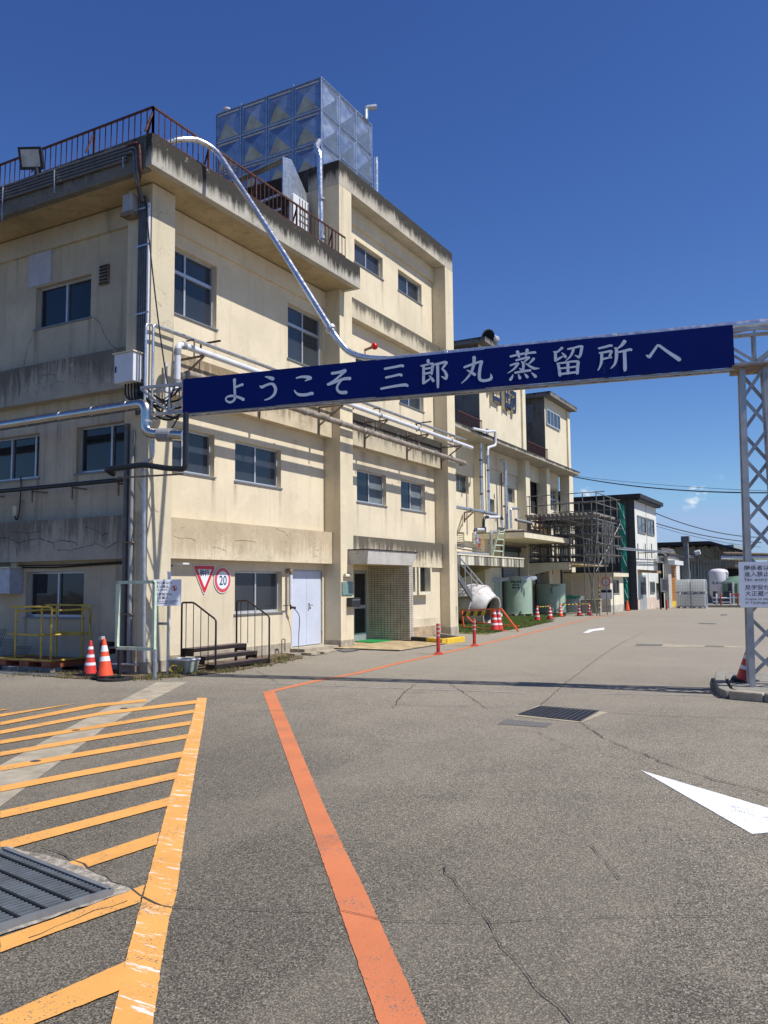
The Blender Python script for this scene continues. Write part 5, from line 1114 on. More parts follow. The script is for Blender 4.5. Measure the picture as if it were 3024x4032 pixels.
def chain(name, path, label, mat, r=.024, w=.005, parent=None):
    p = smooth_path(path, 8); mb = MB(); L_ = 0
    tot = sum((p[i+1]-p[i]).length for i in range(len(p)-1)); nlink = int(tot/(r*1.55)); d_ = 0; i = 0
    for k in range(nlink):
        t = k/nlink*tot; acc = 0
        for i in range(len(p)-1):
            s_ = (p[i+1]-p[i]).length
            if acc+s_ >= t: break
            acc += s_
        q = p[i].lerp(p[i+1], (t-acc)/max(s_, 1e-6)); dv = (p[i+1]-p[i]).normalized(); sd_ = dv.cross(Vector((0,0,1)) if abs(dv.z) < .9 else Vector((1,0,0))).normalized(); sd_ = sd_ if k % 2 else dv.cross(sd_)
        ring = [q+dv*(r*math.cos(a_*math.pi/4))+sd_*(r*.6*math.sin(a_*math.pi/4)) for a_ in range(9)]
        mb.tube(ring, w, 4, False)
    return mb.build(name, mat, parent)
ch = chain('safety_chain', [(-11.17,11.88,1.22),(-11.14,11.86,.7),(-11.08,11.84,.35),(-10.98,11.88,.27),(-10.92,11.95,.2)], '', M['chain']); tag(ch, 'yellow plastic chain hanging from the sign pole into the basket', 'chain')
ch = chain('chain_pile', [(-11.0,12.0,.2),(-10.85,11.93,.22),(-10.78,11.84,.1),(-10.9,11.80,.05),(-11.05,11.82,.09),(-11.0,11.84,.16),(-10.82,11.82,.14),(-10.95,11.81,.04),(-11.1,11.85,.1)], '', M['chain']); tag(ch, 'heap of yellow chain spilling over the front of the basket', 'chain')
# pale green empty frame standing before the pillar
gf = thing('empty_sign_frame', (-11.08,11.0,0), 'pale green empty rectangular sign frame standing before the corner pillar', 'frame')
XA, XB, ZA, ZB_ = -11.55, -10.66, .53, 1.70
for (a, b, nm) in (((XA,11.0,ZB_),(XB,11.0,ZB_),'top_bar'),((XA,11.0,ZA),(XB,11.0,ZA),'bottom_bar'),((XA,11.0,ZA),(XA,11.0,ZB_),'side_bar'),((XB,11.0,ZA),(XB,11.0,ZB_),'side_bar')): MB().bar(a, b, .055, .055, (0,1,0)).build(nm, M['pale_green'], gf)
MB().bar((XB,11.03,0),(XB,11.03,ZA+.02),.045).build('leg', M['galv'], gf); MB().bar((XA+.02,11.04,0),(XA+.02,11.04,ZA+.02),.045).build('leg', M['brown_metal'], gf)

# ------------------------------------------------------------------ traffic cones
def make_cone(loc, label, h=.70, col='cone_red', stripes=True, base='rubber', lean=(0,0), group='traffic cones', bands=((.25,.34),(.50,.59),(.75,.84))):
    T = thing('traffic_cone', loc, label, 'cone', group); L = Vector(loc)
    r0, r1 = h*.20, h*.045; segs = 20
    def rad(t): return r0+(r1-r0)*t
    lv = [0]+[q for b_ in bands for q in b_]+[1.0] if stripes else [0, 1.0]
    for i in range(len(lv)-1):
        a, b = lv[i], lv[i+1]; white = stripes and i % 2 == 1
        m = MB(); m.lathe([(rad(a)+(.002 if white else 0), .03+a*(h-.03)), (rad(b)+(.002 if white else 0), .03+b*(h-.03))], L, segs); m.build('reflective_band' if white else 'body', M['cone_white' if white else col], T, smooth=True)
    m = MB(); m.lathe([(r1,h),(r1*.7,h+.012),(.001,h+.014)], L, segs); m.build('tip', M[col], T, smooth=True)
    w = h*.285; m = MB(); m.prism([L+Vector((sx*w*q, sy*w*p_, 0)) for sx, sy, q, p_ in ((-1,-1,1,.85),(-1,-1,.85,1),(1,-1,.85,1),(1,-1,1,.85),(1,1,1,.85),(1,1,.85,1),(-1,1,.85,1),(-1,1,1,.85))], (0,0,.03)); m.build('foot', M[base if base else col], T)
    T.rotation_euler = (lean[0], lean[1], 0); return T
c1 = make_cone((-12.33,11.10,.012), 'red and white cone with black foot beside the orange pallet', .61, 'cone_red')
c2 = make_cone((-11.52,10.72,.03), 'tilted orange cone with wide white bands in front of the corner pillar', .67, 'cone_orange', lean=(R(-2),R(-7)), bands=((.40,.53),(.66,.83)))
m = MB(); m.box(-11.64,-11.56,10.70,10.78,.70,.76); o = m.build('chain_holder', M['horn'], None); adopt(o, c2)
wt = thing('cone_weight', (-11.25,10.70,0), 'black rubber ring weight under the tilted orange cone', 'weight')
m = MB(); m.lathe([(.16,.0),(.30,.0),(.30,.035),(.16,.04),(.16,.0)], (-11.28,10.72,.004), 24); m.build('ring', M['rubber'], wt, smooth=True)
m = MB(); m.tube(smooth_path([(-12.6,10.95,.02),(-12.3,10.85,.03),(-12.0,10.95,.03),(-12.2,11.15,.05),(-12.5,11.1,.04),(-12.1,10.82,.05)],6), .02, 6); single('rope_coil', m, M['cable'], 'black hose coiled round the foot of the red cone', 'hose')

# ------------------------------------------------------------------ pallet with yellow guard rails
pt_ = thing('plastic_pallet', (-14.2,11.5,.10), 'orange plastic pallet lying on kerb blocks under the window', 'pallet')
MB().box(-14.95,-13.42,11.12,12.0,.185,.21).build('deck', M['orange_pallet'], pt_)
for (x0, x1_) in ((-14.95,-14.72),(-14.32,-14.05),(-13.68,-13.42)): MB().box(x0,x1_,11.12,12.0,.10,.185).build('runner', M['orange_pallet'], pt_)
MB().box(-14.95,-13.42,11.13,11.99,.088,.10).build('base', M['orange_pallet'], pt_)
for i, x in enumerate((-14.5,-14.0,-13.55)):
    o = single('kerb_block', MB().box(x-.24,x+.2,11.05,11.35,0,.088), M['kerb'], 'grey concrete block under the front of the pallet, %s' % ('left one','middle one','right one')[i], 'block', 'blocks under the pallet', bevel=.012)
yg = thing('yellow_guard_rail', (-14.1,11.5,.21), 'yellow tubular guard rails standing on the orange pallet', 'guard rail')
def tubep(pts, name, r=.02, mat='yellow'): return MB().tube(elbow(pts, .06, 3), r, 8).build(name, M[mat], yg, smooth=True)
for x in (-14.66, -13.90, -13.62): tubep([(x,11.28,.21),(x,11.28,1.245)], 'upright')
for x in (-14.25, -13.50, -13.28): tubep([(x,11.93,.21),(x,11.93,1.265)], 'upright')
tubep([(-14.85,11.28,1.245),(-13.62,11.28,1.245),(-13.62,11.28,.9)], 'top_rail'); tubep([(-14.60,11.93,1.265),(-13.28,11.93,1.265),(-13.28,11.93,.9)], 'top_rail')
tubep([(-14.85,11.26,.705),(-14.0,11.30,.69),(-13.9,11.9,.70)], 'middle_rail'); tubep([(-13.62,11.28,.70),(-13.28,11.93,.71),(-14.25,11.93,.72)], 'middle_rail'); tubep([(-13.62,11.28,1.17),(-13.3,11.9,1.19)], 'side_rail'); tubep([(-14.66,11.28,1.15),(-14.25,11.93,1.18)], 'side_rail')
MB().bar((-14.97,11.11,.225),(-13.4,11.11,.225),.03,.03).bar((-13.4,11.11,.225),(-13.4,12.0,.225),.03,.03).bar((-14.97,11.11,.225),(-14.97,12.0,.225),.03,.03).build('base_angle', M['yellow'], yg)
# wall cabinet at the left edge, cable run above the low window, wire baskets
cb = thing('wall_cabinet', (-16.0,11.9,1.3), 'grey wall cabinet at the left end of the shaded wall', 'cabinet'); a = on('y', 11.85, z4(85,530)); b = on('y', 11.85, z4(85,715)); MB().box(a.x-.9,a.x,11.80,12.14,b.z,a.z).build('case', plain('grey_enamel', (.45,.47,.52), .5), cb, bevel=.01); MB().box(a.x-.93,a.x+.03,11.76,12.14,a.z,a.z+.03).build('hood', M['slab'], cb)
jb2 = thing('junction_box', (-15.8,12.1,2.0), 'small square box under the band above the low window', 'box'); a = on('y', 12.1, z4(118,528)); MB().box(a.x-.09,a.x+.09,12.03,12.149,a.z-.16,a.z+.16).build('case', M['slab'], jb2)
m = MB(); m.tube([(-15.7,12.1,2.06),(-14.6,12.1,2.04),(-12.2,12.1,2.10)], .018, 6); m.tube([(-15.7,12.1,2.10),(-14.0,12.1,2.085),(-12.2,12.1,2.13)], .012, 6); single('wall_cable', m, M['cable'], 'black cables strung under the lower band of the shaded wall', 'cable')
ms = thing('steel_mesh', (-15.7,11.6,0), 'leaning pieces of dark steel mesh left of the pallet', 'mesh')
for (x0, dy_, hh, ww) in ((-15.75,0,.55,.55),(-15.45,.15,.4,.5),(-16.2,.1,.75,.5)):
    m = MB()
    for k in range(9):
        t = k/8; m.bar((x0+ww*t,11.45+dy_,.02),(x0+ww*t,11.75+dy_,hh),.008); m.bar((x0,11.45+dy_+.3*t,.02+(hh-.02)*t),(x0+ww,11.45+dy_+.3*t,.02+(hh-.02)*t),.008)
    m.build('mesh_sheet', M['conduit'], ms)
dg = thing('drain_channel', (-14.5,10.8,0), 'long narrow steel grating drain in the soil before the shaded wall', 'drain'); m = MB(); m.bar((-18,10.72,.018),(-12.7,10.62,.018),.03,.02); m.bar((-18,10.94,.018),(-12.7,10.84,.018),.03,.02)
for k in range(88):
    x = -17.98+k*.06; m.bar((x,10.72-.02*(x+18)/5.3*5*.2,.018),(x,10.93-.02*(x+18)/5.3*5*.2,.018),.012,.012)
m.build('grating', M['galv'], dg)

# ------------------------------------------------------------------ drain gratings in the road
gr = thing('drain_grating', gp(zk(300,950)), 'galvanised drain grating in a rough concrete surround at the lower left', 'drain grating')
P2 = gp(zk(455,962)); P1 = gp(zk(90,818)); e1 = (P1-P2).normalized(); e2 = (gp(zk(0,1118))-P2).normalized(); e2 = (e2-e1*e2.dot(e1)).normalized(); LB, LW = 1.15, .98
def gpt(a, b, z): q = P2+e1*a+e2*b; return Vector((q.x, q.y, z))
MB().poly([(q.x,q.y,.0095) for q in jag([gpt(-.035,-.10,0),gpt(LB*.35,-.15,0),gpt(LB*.75,-.13,0),gpt(LB+.10,-.06,0),gpt(LB+.10,LW+.08,0),gpt(-.04,LW+.06,0),gpt(-.05,LW*.5,0),gpt(-.035,-.10,0)],.012,.06,8)[:-1]]).build('surround', plain('crumbled_concrete', (.36,.32,.26), .95, 0, .45, 22, .75, (.13,.11,.085), 1.0), gr)
MB().poly([gpt(0,0,.0115),gpt(LB,0,.0115),gpt(LB,LW,.0115),gpt(0,LW,.0115)]).build('pit', M['dark_room'], gr)
m = MB()
for (a, b) in (((0,0),(LB,0)),((0,LW),(LB,LW)),((0,0),(0,LW)),((LB,0),(LB,LW))): m.bar(gpt(*a,.022), gpt(*b,.022), .03, .03)
m.build('frame', M['alu_dark'], gr)
mbar = plain('worn_grating_steel', (.15,.17,.19), .45, .3, .2, 7, .3, (.12,.12,.12))
f0 = MB().bar(gpt(.035,.02,.021), gpt(.035,LW-.02,.021), .019, .016).build('grating_bar', mbar, gr)
for k in range(1, 29): like(f0, e1*(.0385*k), gr)
for k in range(7): MB().bar(gpt(.02,.08+k*.135,.031), gpt(LB-.02,.08+k*.135,.031), .014, .012).build('cross_rod', M['stripe_black'], gr)
gm = thing('drain_grating', gp(zl(820,420)), 'black grating with pale concrete rim in the middle of the drive', 'drain grating')
Q = [gp(zl(*p)) for p in ((655,424),(741,393),(978,411),(905,451))]; O = [gp(zl(*p)) for p in ((636,428),(735,387),(1018,415),(908,457))]
MB().poly([(p.x,p.y,.0045) for p in O]).build('rim', M['concrete'], gm); MB().poly([(p.x,p.y,.0075) for p in Q]).build('pit', M['dark_room'], gm)
m = MB(); nn = 12
for k in range(nn+1):
    t = k/nn; a = Q[0].lerp(Q[3], t); b = Q[1].lerp(Q[2], t); m.bar((a.x,a.y,.011),(b.x,b.y,.011),.018,.006)
m.build('bars', M['conduit'], gm); m = MB()
for k in range(11):
    t = k/10; a = Q[0].lerp(Q[1], t); b = Q[3].lerp(Q[2], t); m.bar((a.x,a.y,.0155),(b.x,b.y,.0145),.014,.008)
m.build('bars', M['conduit'], gm)

# ------------------------------------------------------------------ traffic island at the gantry post
il = thing('traffic_island', (-.5,13.3,0), 'low kerbed island at the foot of the gantry post', 'kerb island')
ip = [(-1.95,15.2),(-1.86,14.35),(-1.74,13.55),(-1.60,12.80),(-1.50,12.60),(-1.05,12.47),(-.35,12.27),(.45,12.05),(1.6,12.3),(2.2,13.4),(2.0,15.2)]
MB().prism([(x*.93-.0,y*.985+.2,.118) for x, y in ip], (0,0,-.1)).build('fill', M['kerb'], il)
for i in range(len(ip)-1):
    a, b = ip[i], ip[i+1]; d_ = Vector((b[0]-a[0], b[1]-a[1], 0)).normalized()*.006
    MB().bar(Vector((a[0],a[1],.055))+d_, Vector((b[0],b[1],.055))-d_, .15, .13).build('kerb_stone', M['concrete'] if i == 4 else M['kerb'], il, bevel=.02)
make_cone((-1.43,13.80,.119), 'red cone with pale bands leaning behind the gantry post on the island', .66, 'cone_red', lean=(R(3),R(11)))

# ------------------------------------------------------------------ red marker posts on the orange line
def marker(loc, label):
    T = thing('marker_post', loc, label, 'bollard', 'red marker posts on the orange line'); L = Vector(loc)
    m = MB(); m.lathe([(.12,0),(.12,.012),(.075,.04),(.045,.06),(.042,.70),(.035,.71),(.001,.712)], L, 18); m.build('post', M['red_post'], T, smooth=True)
    for z in (.42,.52,.62): m = MB(); m.lathe([(.0445,z),(.0445,z+.035)], L, 18); m.build('reflective_band', M['band_silver'], T, smooth=True)
    return T
marker(tuple(gp(zb(1195,470))), 'red marker post nearer the gate on the orange line'); marker(tuple(gp(zb(1490,402))), 'red marker post farther from the gate on the orange line')

# ------------------------------------------------------------------ long factory building beyond the tower
FACX, FPX = -17.0, -16.45; FF = FX(FACX)
fac = thing('factory_building', (-19,42,gz(42)), 'long cream factory building with roof penthouses behind the tower', 'building')
def yz(f, x, y, X=FACX): q = on('x', X, f(x, y)); return q.y, q.z
def rect(f, x0, y0, x1, y1, X=FACX):
    a = yz(f, x0, (y0+y1)/2, X)[0]; b = yz(f, x1, (y0+y1)/2, X)[0]; xm = (x0+x1)/2
    return (a, b, yz(f, xm, y1, X)[1], yz(f, xm, y0, X)[1])
EZ1 = on('x', -15.7, zf(1265,375)).z; EZ0 = on('x', -15.7, zf(1265,408)).z; YEND = on('x', -15.7, zf(1265,390)).y
wins = [rect(zp,-60,345,270,655), rect(zp,900,585,1022,825), rect(zp,612,770,692,1000), rect(zf,988,545,1108,745), rect(zp,0,1300,200,1560)]
bigdoor = rect(zp,1258,320,1436,1010)
stk = [(w[1]-.1, w[2], .25, 1.6, .5) for w in wins]+[(w[0]+.1, w[2], .2, 1.4, .4) for w in wins]
M['wall_fac'] = stucco('stucco_factory', (.71,.63,.46), 'y', stk, cracks=.2, grime=.5)
wall('wall', fac, FF, 25.9, YEND-.9, -.6, EZ0+.1, wins+[bigdoor], .25, M['wall_fac'])
MB().box(-40, FACX-.01, YEND-1.0, YEND-.9, -.6, EZ0+.1).build('end_wall', M['wall_fac'], fac)
for i, w in enumerate(wins): window(fac, FF, w, .25, (.34,.67) if i in (0,3) else (.5,), (.55,) if i == 3 else (), .07, 'alu' if i == 3 else 'alu_dark', 'glass_far', False, False)
lv = MB()
for k in range(9):
    z = wins[4][2]+(wins[4][3]-wins[4][2])*(k+.5)/9; lv.bar((FACX-.08,wins[4][0],z),(FACX-.08,wins[4][1],z),.05,.06)
lv.build('louvre_blades', M['slab'], fac)
MB().box(FACX-.5, FACX-.24, bigdoor[0], bigdoor[1], bigdoor[2], bigdoor[3]).build('loading_opening', M['dark_room'], fac)
for k in range(12):
    z = bigdoor[2]+.1+k*.16; MB().bar((FACX-.22,bigdoor[0]+.05,z),(FACX-.22,bigdoor[0]+(bigdoor[1]-bigdoor[0])*.4,z),.03,.09).build('shutter_slat', M['shutter_dark'], fac)
M['pil_fac'] = stucco('stucco_factory_pilaster', (.73,.66,.49), 'y', [], cracks=.2, grime=.5)
for (f, x0, x1_, yy) in ((zp,510,575,500),(zp,1205,1272,500),(zp,1547,1598,500),(zf,1166,1203,600)):
    a = yz(f, x0, yy, FPX)[0]; b = yz(f, x1_, yy, FPX)[0]; MB().box(FACX-.1, FPX, a, b, -.6, EZ0+.02).build('pilaster', M['pil_fac'], fac)
MB().box(FACX-.05, FACX+.08, 25.9, YEND-.95, EZ0-1.0, EZ0+.05).build('eaves_beam', M['wall_fac'], fac)
eave = MB().box(-40, -15.7, 25.9, YEND, EZ0, EZ1).build('eaves_slab', weathered('eaves_edge', EZ0, EZ1, (.46,.42,.34), (.05,.047,.04), .75), fac, bevel=.02)
def penthouse(f, xl, xr, yl_top, name_lbl):
    y0 = yz(f, xl, 500)[0]; y1_ = yz(f, xr, 500)[0]; zt_ = on('x', FACX, f(xl, yl_top)).z
    MB().box(-26, FACX, y0, y1_, EZ1, zt_).build('penthouse_wall', M['wall_fac'], fac)
    MB().box(-26, FACX-.02, y0-.02, y0, EZ1, zt_).build('penthouse_side', weathered('penthouse_side', EZ1, zt_, (.22,.20,.17), (.05,.048,.04), .3, .9), fac)  # dark copy of the wall on its shaded face, shade put into the colour
    MB().box(FACX, FACX+.12, y1_-.55, y1_, EZ1, zt_-.1).build('penthouse_pilaster', M['pil_fac'], fac)
    MB().box(-26, FACX+.55, y0-.4, y1_+.4, zt_, zt_+.28).build('penthouse_roof', weathered('penthouse_roof_edge', zt_, zt_+.28, (.22,.21,.19), (.05,.05,.045), .5), fac)
    return y0, y1_, zt_
p1 = penthouse(zu, 975, 1262, 180, ''); p2 = penthouse(zu, 1398, 1550, 520, '')
r = rect(zu, 1408, 620, 1495, 720); window(fac, FX(FACX+.0), (r[0], r[1], r[2], r[3]), -.0, (.25,.5,.75), (), .08, 'alu', 'glass_far', False, False)
q = on('y', p2[0]-.02, zu(1285,630)); MB().box(q.x-.45, q.x+.45, p2[0]-.06, p2[0]-.03, q.z-.6, q.z+.6).build('side_window', M['alu_dark'], fac)
def rail_run(y0, y1_, lab):
    T = thing('terrace_railing', (FACX+.15,y0,EZ1), lab, 'railing'); h = 1.15
    MB().bar((FACX+.15,y0,EZ1+h),(FACX+.15,y1_,EZ1+h),.05).build('handrail', M['rust'], T); MB().bar((FACX+.15,y0,EZ1+.12),(FACX+.15,y1_,EZ1+.12),.04).build('bottom_rail', M['rust'], T)
    k = int((y1_-y0)/.14); f0 = MB().bar((FACX+.15,y0,EZ1+.1),(FACX+.15,y0,EZ1+h),.022).build('baluster', M['rust'], T)
    for i in range(1, k+1): like(f0, (0, (y1_-y0)*i/k, 0), T)
rail_run(yz(zu,812,650)[0], p1[0]-.1, 'rusty red railing on the factory roof left of the wall with letters'); rail_run(p1[1]+.1, p2[0]-.1, 'rusty red railing on the factory roof between the two penthouses')
hs = thing('horn_speaker', (FACX,p1[0]+.3,p1[2]+.3), 'grey horn loudspeaker on the penthouse roof above the banner', 'loudspeaker'); c = on('x', FACX+.3, zu(1030,125)); axh = Vector((-.12,-1,-.05))
mb = MB(); mb.lathe([(.42,.0),(.38,.05),(.20,.30),(.16,.5),(.22,.52),(.22,.95),(.16,1.0)], c, 20, -axh); mb.build('horn', M['horn'], hs, smooth=True); mb = MB(); mb.lathe([(.001,.16),(.36,.03)], c, 20, -axh); mb.build('mouth', M['dark_room'], hs); MB().bar(c+Vector((0,.5,-.1)), c+Vector((0,.5,-.7)), .07).build('stand', M['brown_metal'], hs)
# raised company letters
mside = M['slab']
for (xa, ya, xb, yb, s_) in ((1045,300,1125,540,'若'), (1135,300,1220,592,'鶴')):
    a = on('x', FACX+.25, zu(xa, yb)); b = on('x', FACX+.25, zu(xb, yb)); wd = (b.y-a.y); L = thing('raised_letter', (FACX,a.y,a.z), 'raised dark blue company letter on the penthouse wall, %s one' % ('left' if s_ == '若' else 'right'), 'letter')
    P_ = plane_at((FACX+.22,a.y,a.z+.02), (0,1,0)); k = 1.62
    text_mesh(s_, wd*1.02, lambda u, v, w, P_=P_, wd=wd: P_(u, (v+.08*wd)*k, w), 'letter_face', M['sign_navy'], L, wd, bold=.012, extrude=.01)
    text_mesh(s_, wd*1.02, lambda u, v, w, P_=P_, wd=wd: P_(u, (v+.08*wd)*k, w-.11), 'letter_body', M['slab'], L, wd, bold=.012, extrude=.095)
# ---- canopies at the loading side
XA_ = -14.7; s17 = 17/15
ca = thing('loading_canopy', (-15.8,37,2.5), 'low cream concrete canopy with black rain streaks on its edge', 'canopy')
q0 = on('x', XA_, zf(738,1185)); q1 = on('x', XA_, zf(738,1265))
MB().box(FACX, XA_, 30.5, q0.y, q1.z, q0.z-.03).build('slab', streaked('canopy_streaks', (.68,.64,.50), (.055,.052,.043)), ca); MB().box(FACX, XA_+.03, 30.5, q0.y+.03, q0.z-.029, q0.z+.03).build('capping', M['slab'], ca)
for y in (33.0, 37.3): MB().prism([(FACX,y,q1.z),(XA_+.15,y,q1.z-.005),(FACX,y,q1.z-.75)], (0,.25,0)).build('bracket_beam', M['soffit'], ca)
XB_ = -14.17
cbn = thing('upper_canopy', (-15.6,44,3.9), 'larger smooth cream canopy projecting above the green tanks', 'canopy')
b0 = on('x', XB_, zf(745,930)); b1 = on('x', XB_, zf(745,985)); b2 = on('x', XB_, zf(1205,1020)); b3 = on('x', XB_, zf(1160,1010))
MB().box(FACX, XB_, b0.y, b2.y, b1.z, b0.z-.02).build('slab', M['slab'], cbn); MB().box(FACX, XB_+.02, b0.y-.02, b2.y+.02, b0.z-.019, b0.z+.02).build('capping', M['brown_metal'], cbn)
q = on('z', b1.z-.05, zm(1220,200)); MB().box(q.x-.12, q.x+.12, q.y-.6, q.y+.6, b1.z-.08, b1.z-.001).build('strip_light', M['pvc_grey'], cbn)
pipe_thing('soffit_pipe', 'thin pipe hung below the upper canopy', [(-16.6,b0.y+.3,b1.z-.18),(-16.5,b2.y,b1.z-.2)], .04, 'conduit')
# canopy over the gate and hut
ge = on('x', FPX, zf(790,1290)); g1 = on('y', ge.y, zf(1165,1215)); g0 = on('y', ge.y, zf(1165,1285)); g2 = on('y', ge.y, zf(800,1340))
gc = thing('gate_canopy', (-15.5,ge.y+2,g0.z), 'low cream gate canopy with deep tapered beam beside the scaffold', 'canopy')
MB().prism([(FPX,ge.y,g1.z-.02),(g1.x,ge.y,g1.z),(g1.x,ge.y,g0.z),(-15.2,ge.y,g0.z-.02),(FPX,ge.y,g2.z)], (0,.3,0)).build('beam', M['slab'], gc); MB().box(FACX, g1.x+.05, ge.y+.31, 56.4, g1.z-.14, g1.z-.02).build('slab', M['soffit'], gc); MB().box(FACX, g1.x+.10, ge.y-.03, 56.4, g1.z-.01, g1.z+.05).build('capping', M['brown_metal'], gc)
# roller shutters in the shade below the canopies
for (f, x0, y0, x1_, y1_, lb) in ((zf,545,1125,690,1420,'left'), (zf,860,1330,990,1500,'right')):
    r = rect(f, x0, y0, x1_, y1_, FACX+.04); sh = thing('roller_shutter', (FACX,r[0],gz(r[0])), 'grey roller shutter in the shade below the canopies, %s one' % lb, 'shutter', 'roller shutters under the canopies'); zz0 = gz(r[0])-.02
    n_ = 22
    s0 = MB().box(FACX+.02, FACX+.06, r[0], r[1], zz0+.01, zz0+(r[3]-zz0)/n_-.012).build('shutter_slat', M['pvc_grey'], sh)
    for k in range(1, n_): like(s0, (0,0,(r[3]-zz0)/n_*k), sh)
    MB().box(FACX+.005, FACX+.09, r[0]-.1, r[0]-.005, zz0, r[3]+.02).box(FACX+.005, FACX+.09, r[1]+.005, r[1]+.1, zz0, r[3]+.02).box(FACX+.005, FACX+.20, r[0]-.1, r[1]+.1, r[3]+.02, r[3]+.3).build('guide_frame', M['shutter_dark'], sh)
# ---- pipes on the factory wall
def fpipe(label, f, pts, X, r_, mat, joints=0, name='factory_pipe'):
    r_ *= .62; P_ = [on('x', X, f(*p)) for p in pts]; T = thing(name, P_[0], label, 'pipe'); P_ = elbow(P_, r_*2.2, 4); MB().tube(P_, r_, 10).build('pipe', M[mat], T, smooth=True)
    if joints:
        a, b = P_[0], P_[-1]
        for k in range(1, joints+1):
            c_ = a.lerp(b, k/(joints+1)); d_ = (b-a).normalized()*.05; MB().cyl(c_-d_, c_+d_, r_*1.15, seg=10).build('joint', M['conduit'], T)
    return T
fpipe('white vertical pipe on the first factory pilaster', zp, ((465,-140),(485,960)), -16.2, .12, 'duct', 3)
fpipe('white vertical pipe right of the first factory pilaster', zp, ((575,-380),(580,-90),(603,985)), -16.3, .12, 'duct', 3)
fpipe('white drain stepping over the factory eaves', zu, ((930,725),(1020,745),(1078,742),(1080,835),(1030,850),(1028,900)), -15.6, .11, 'pvc')
fpipe('grey vertical pipe in the middle of the factory wall', zp, ((800,135),(862,135),(882,1260)), -16.5, .12, 'galv', 2)
fpipe('slim grey pipe beside the thicker factory pipe', zp, ((880,210),(912,1260)), -16.45, .07, 'galv', 2)
fpipe('rusty conduit pair on the factory wall', zp, ((800,340),(818,1150)), -16.9, .06, 'rust')
fpipe('brown conduit left of the first factory pilaster', zp, ((390,250),(403,940)), -16.9, .04, 'rust_bracket')
fpipe('lagged steel pipe running out from the tower to the factory pilaster', zp, ((40,895),(360,950),(720,1022)), -15.9, .14, 'galv', 2)
fpipe('black and white valve pipe above the low canopy', zp, ((835,1250),(815,1065),(560,1062),(515,1085),(512,1250)), -15.4, .12, 'black')
fpipe('white sleeve on the black valve pipe', zp, ((585,1062),(770,1062)), -15.38, .125, 'pvc')
fpipe('white upright sleeve below the black valve pipe', zp, ((818,1110),(828,1240)), -15.38, .125, 'pvc')
fpipe('black pipe dropping to the red hand valve', zp, ((525,1250),(370,1260),(368,1400)), -15.2, .11, 'black')
fpipe('white sleeve above the red hand valve', zp, ((395,1262),(510,1262)), -15.18, .115, 'pvc')
fpipe('white upright sleeve beside the red hand valve', zp, ((368,1300),(370,1395)), -15.18, .115, 'pvc')
fpipe('silver loop pipe by the second factory pilaster', zp, ((965,1250),(955,925),(1085,920),(1095,1090)), -16.2, .11, 'duct')
fpipe('dark lagged pipe above the larger canopy', zp, ((1040,1105),(1300,1160)), -16.0, .13, 'pvc_grey')
fpipe('grey bent pipe standing on the low canopy', zp, ((740,1300),(632,1300),(640,1650)), -15.3, .13, 'pvc_grey')
fpipe('brown pipe lying along the edge of the larger canopy', zp, ((870,1285),(1170,1275)), -15.2, .10, 'old_pipe')
fpipe('grey pipe lying on the low canopy', zm, ((85,320),(590,350)), -14.9, .12, 'pvc_grey')
for i, (a_, b_) in enumerate((((85,190),(470,260)),((85,245),(510,315)))): fpipe('thin dark handrail pipe above the low canopy, %s' % ('upper','lower')[i], zm, (a_, b_), -15.1, .05, 'conduit')
vw = thing('hand_valve', on('x',-15.1,zp(400,1470)), 'red hand wheel valve in front of the low canopy', 'valve'); c = on('x', -15.1, zp(445,1480)); d = on('x', -15.1, zp(395,1465))
mb = MB(); mb.tube([c+Vector((.04*math.cos(t)*0, .22*math.cos(t)*.45+.0, .22*math.sin(t))) for t in [k*math.pi/8 for k in range(17)]], .03, 6, False); mb.bar(c+Vector((0,0,-.22)), c+Vector((0,0,.22)), .03); mb.build('hand_wheel', M['red_paint'], vw); mb = MB(); mb.lathe([(.001,-.16),(.12,-.1),(.15,0),(.12,.1),(.001,.16)], d, 14); mb.cyl(d+Vector((0,-.2,0)), c, .05); mb.cyl(d+Vector((0,0,.15)), d+Vector((0,0,.35)), .12); mb.build('body', M['galv'], vw, smooth=True)
tri_b = thing('pipe_support', on('x',FACX,zp(200,1100)), 'triangular angle support below the lagged steel pipe', 'bracket'); mb = MB(); a = on('x',-16.9,zp(203,985)); b = on('x',-16.9,zp(203,1150)); c = on('x',-15.9,zp(360,970)); mb.bar(a, b, .07); mb.bar(a, c, .07); mb.bar(on('x',-16.9,zp(205,1110)), c, .06); mb.build('frame', M['rust_bracket'], tri_b)
ld = thing('leaning_ladder', on('x',-14.75,zp(650,1659)), 'pale wooden ladder leaning from the low canopy to the larger one', 'ladder')
la, lb_, lc_, ld_ = on('x',-14.8,zm(650,378)), on('x',-14.4,zp(762,1270)), on('x',-14.8,zm(830,388)), on('x',-14.4,zp(858,1275))
MB().bar(la, lb_, .07, .10).build('stile', M['pale_green'], ld); MB().bar(lc_, ld_, .07, .10).build('stile', M['pale_green'], ld)
for k in range(1, 5): MB().bar(la.lerp(lb_, k/4.6), lc_.lerp(ld_, k/4.6), .05).build('rung', M['pale_green'], ld)
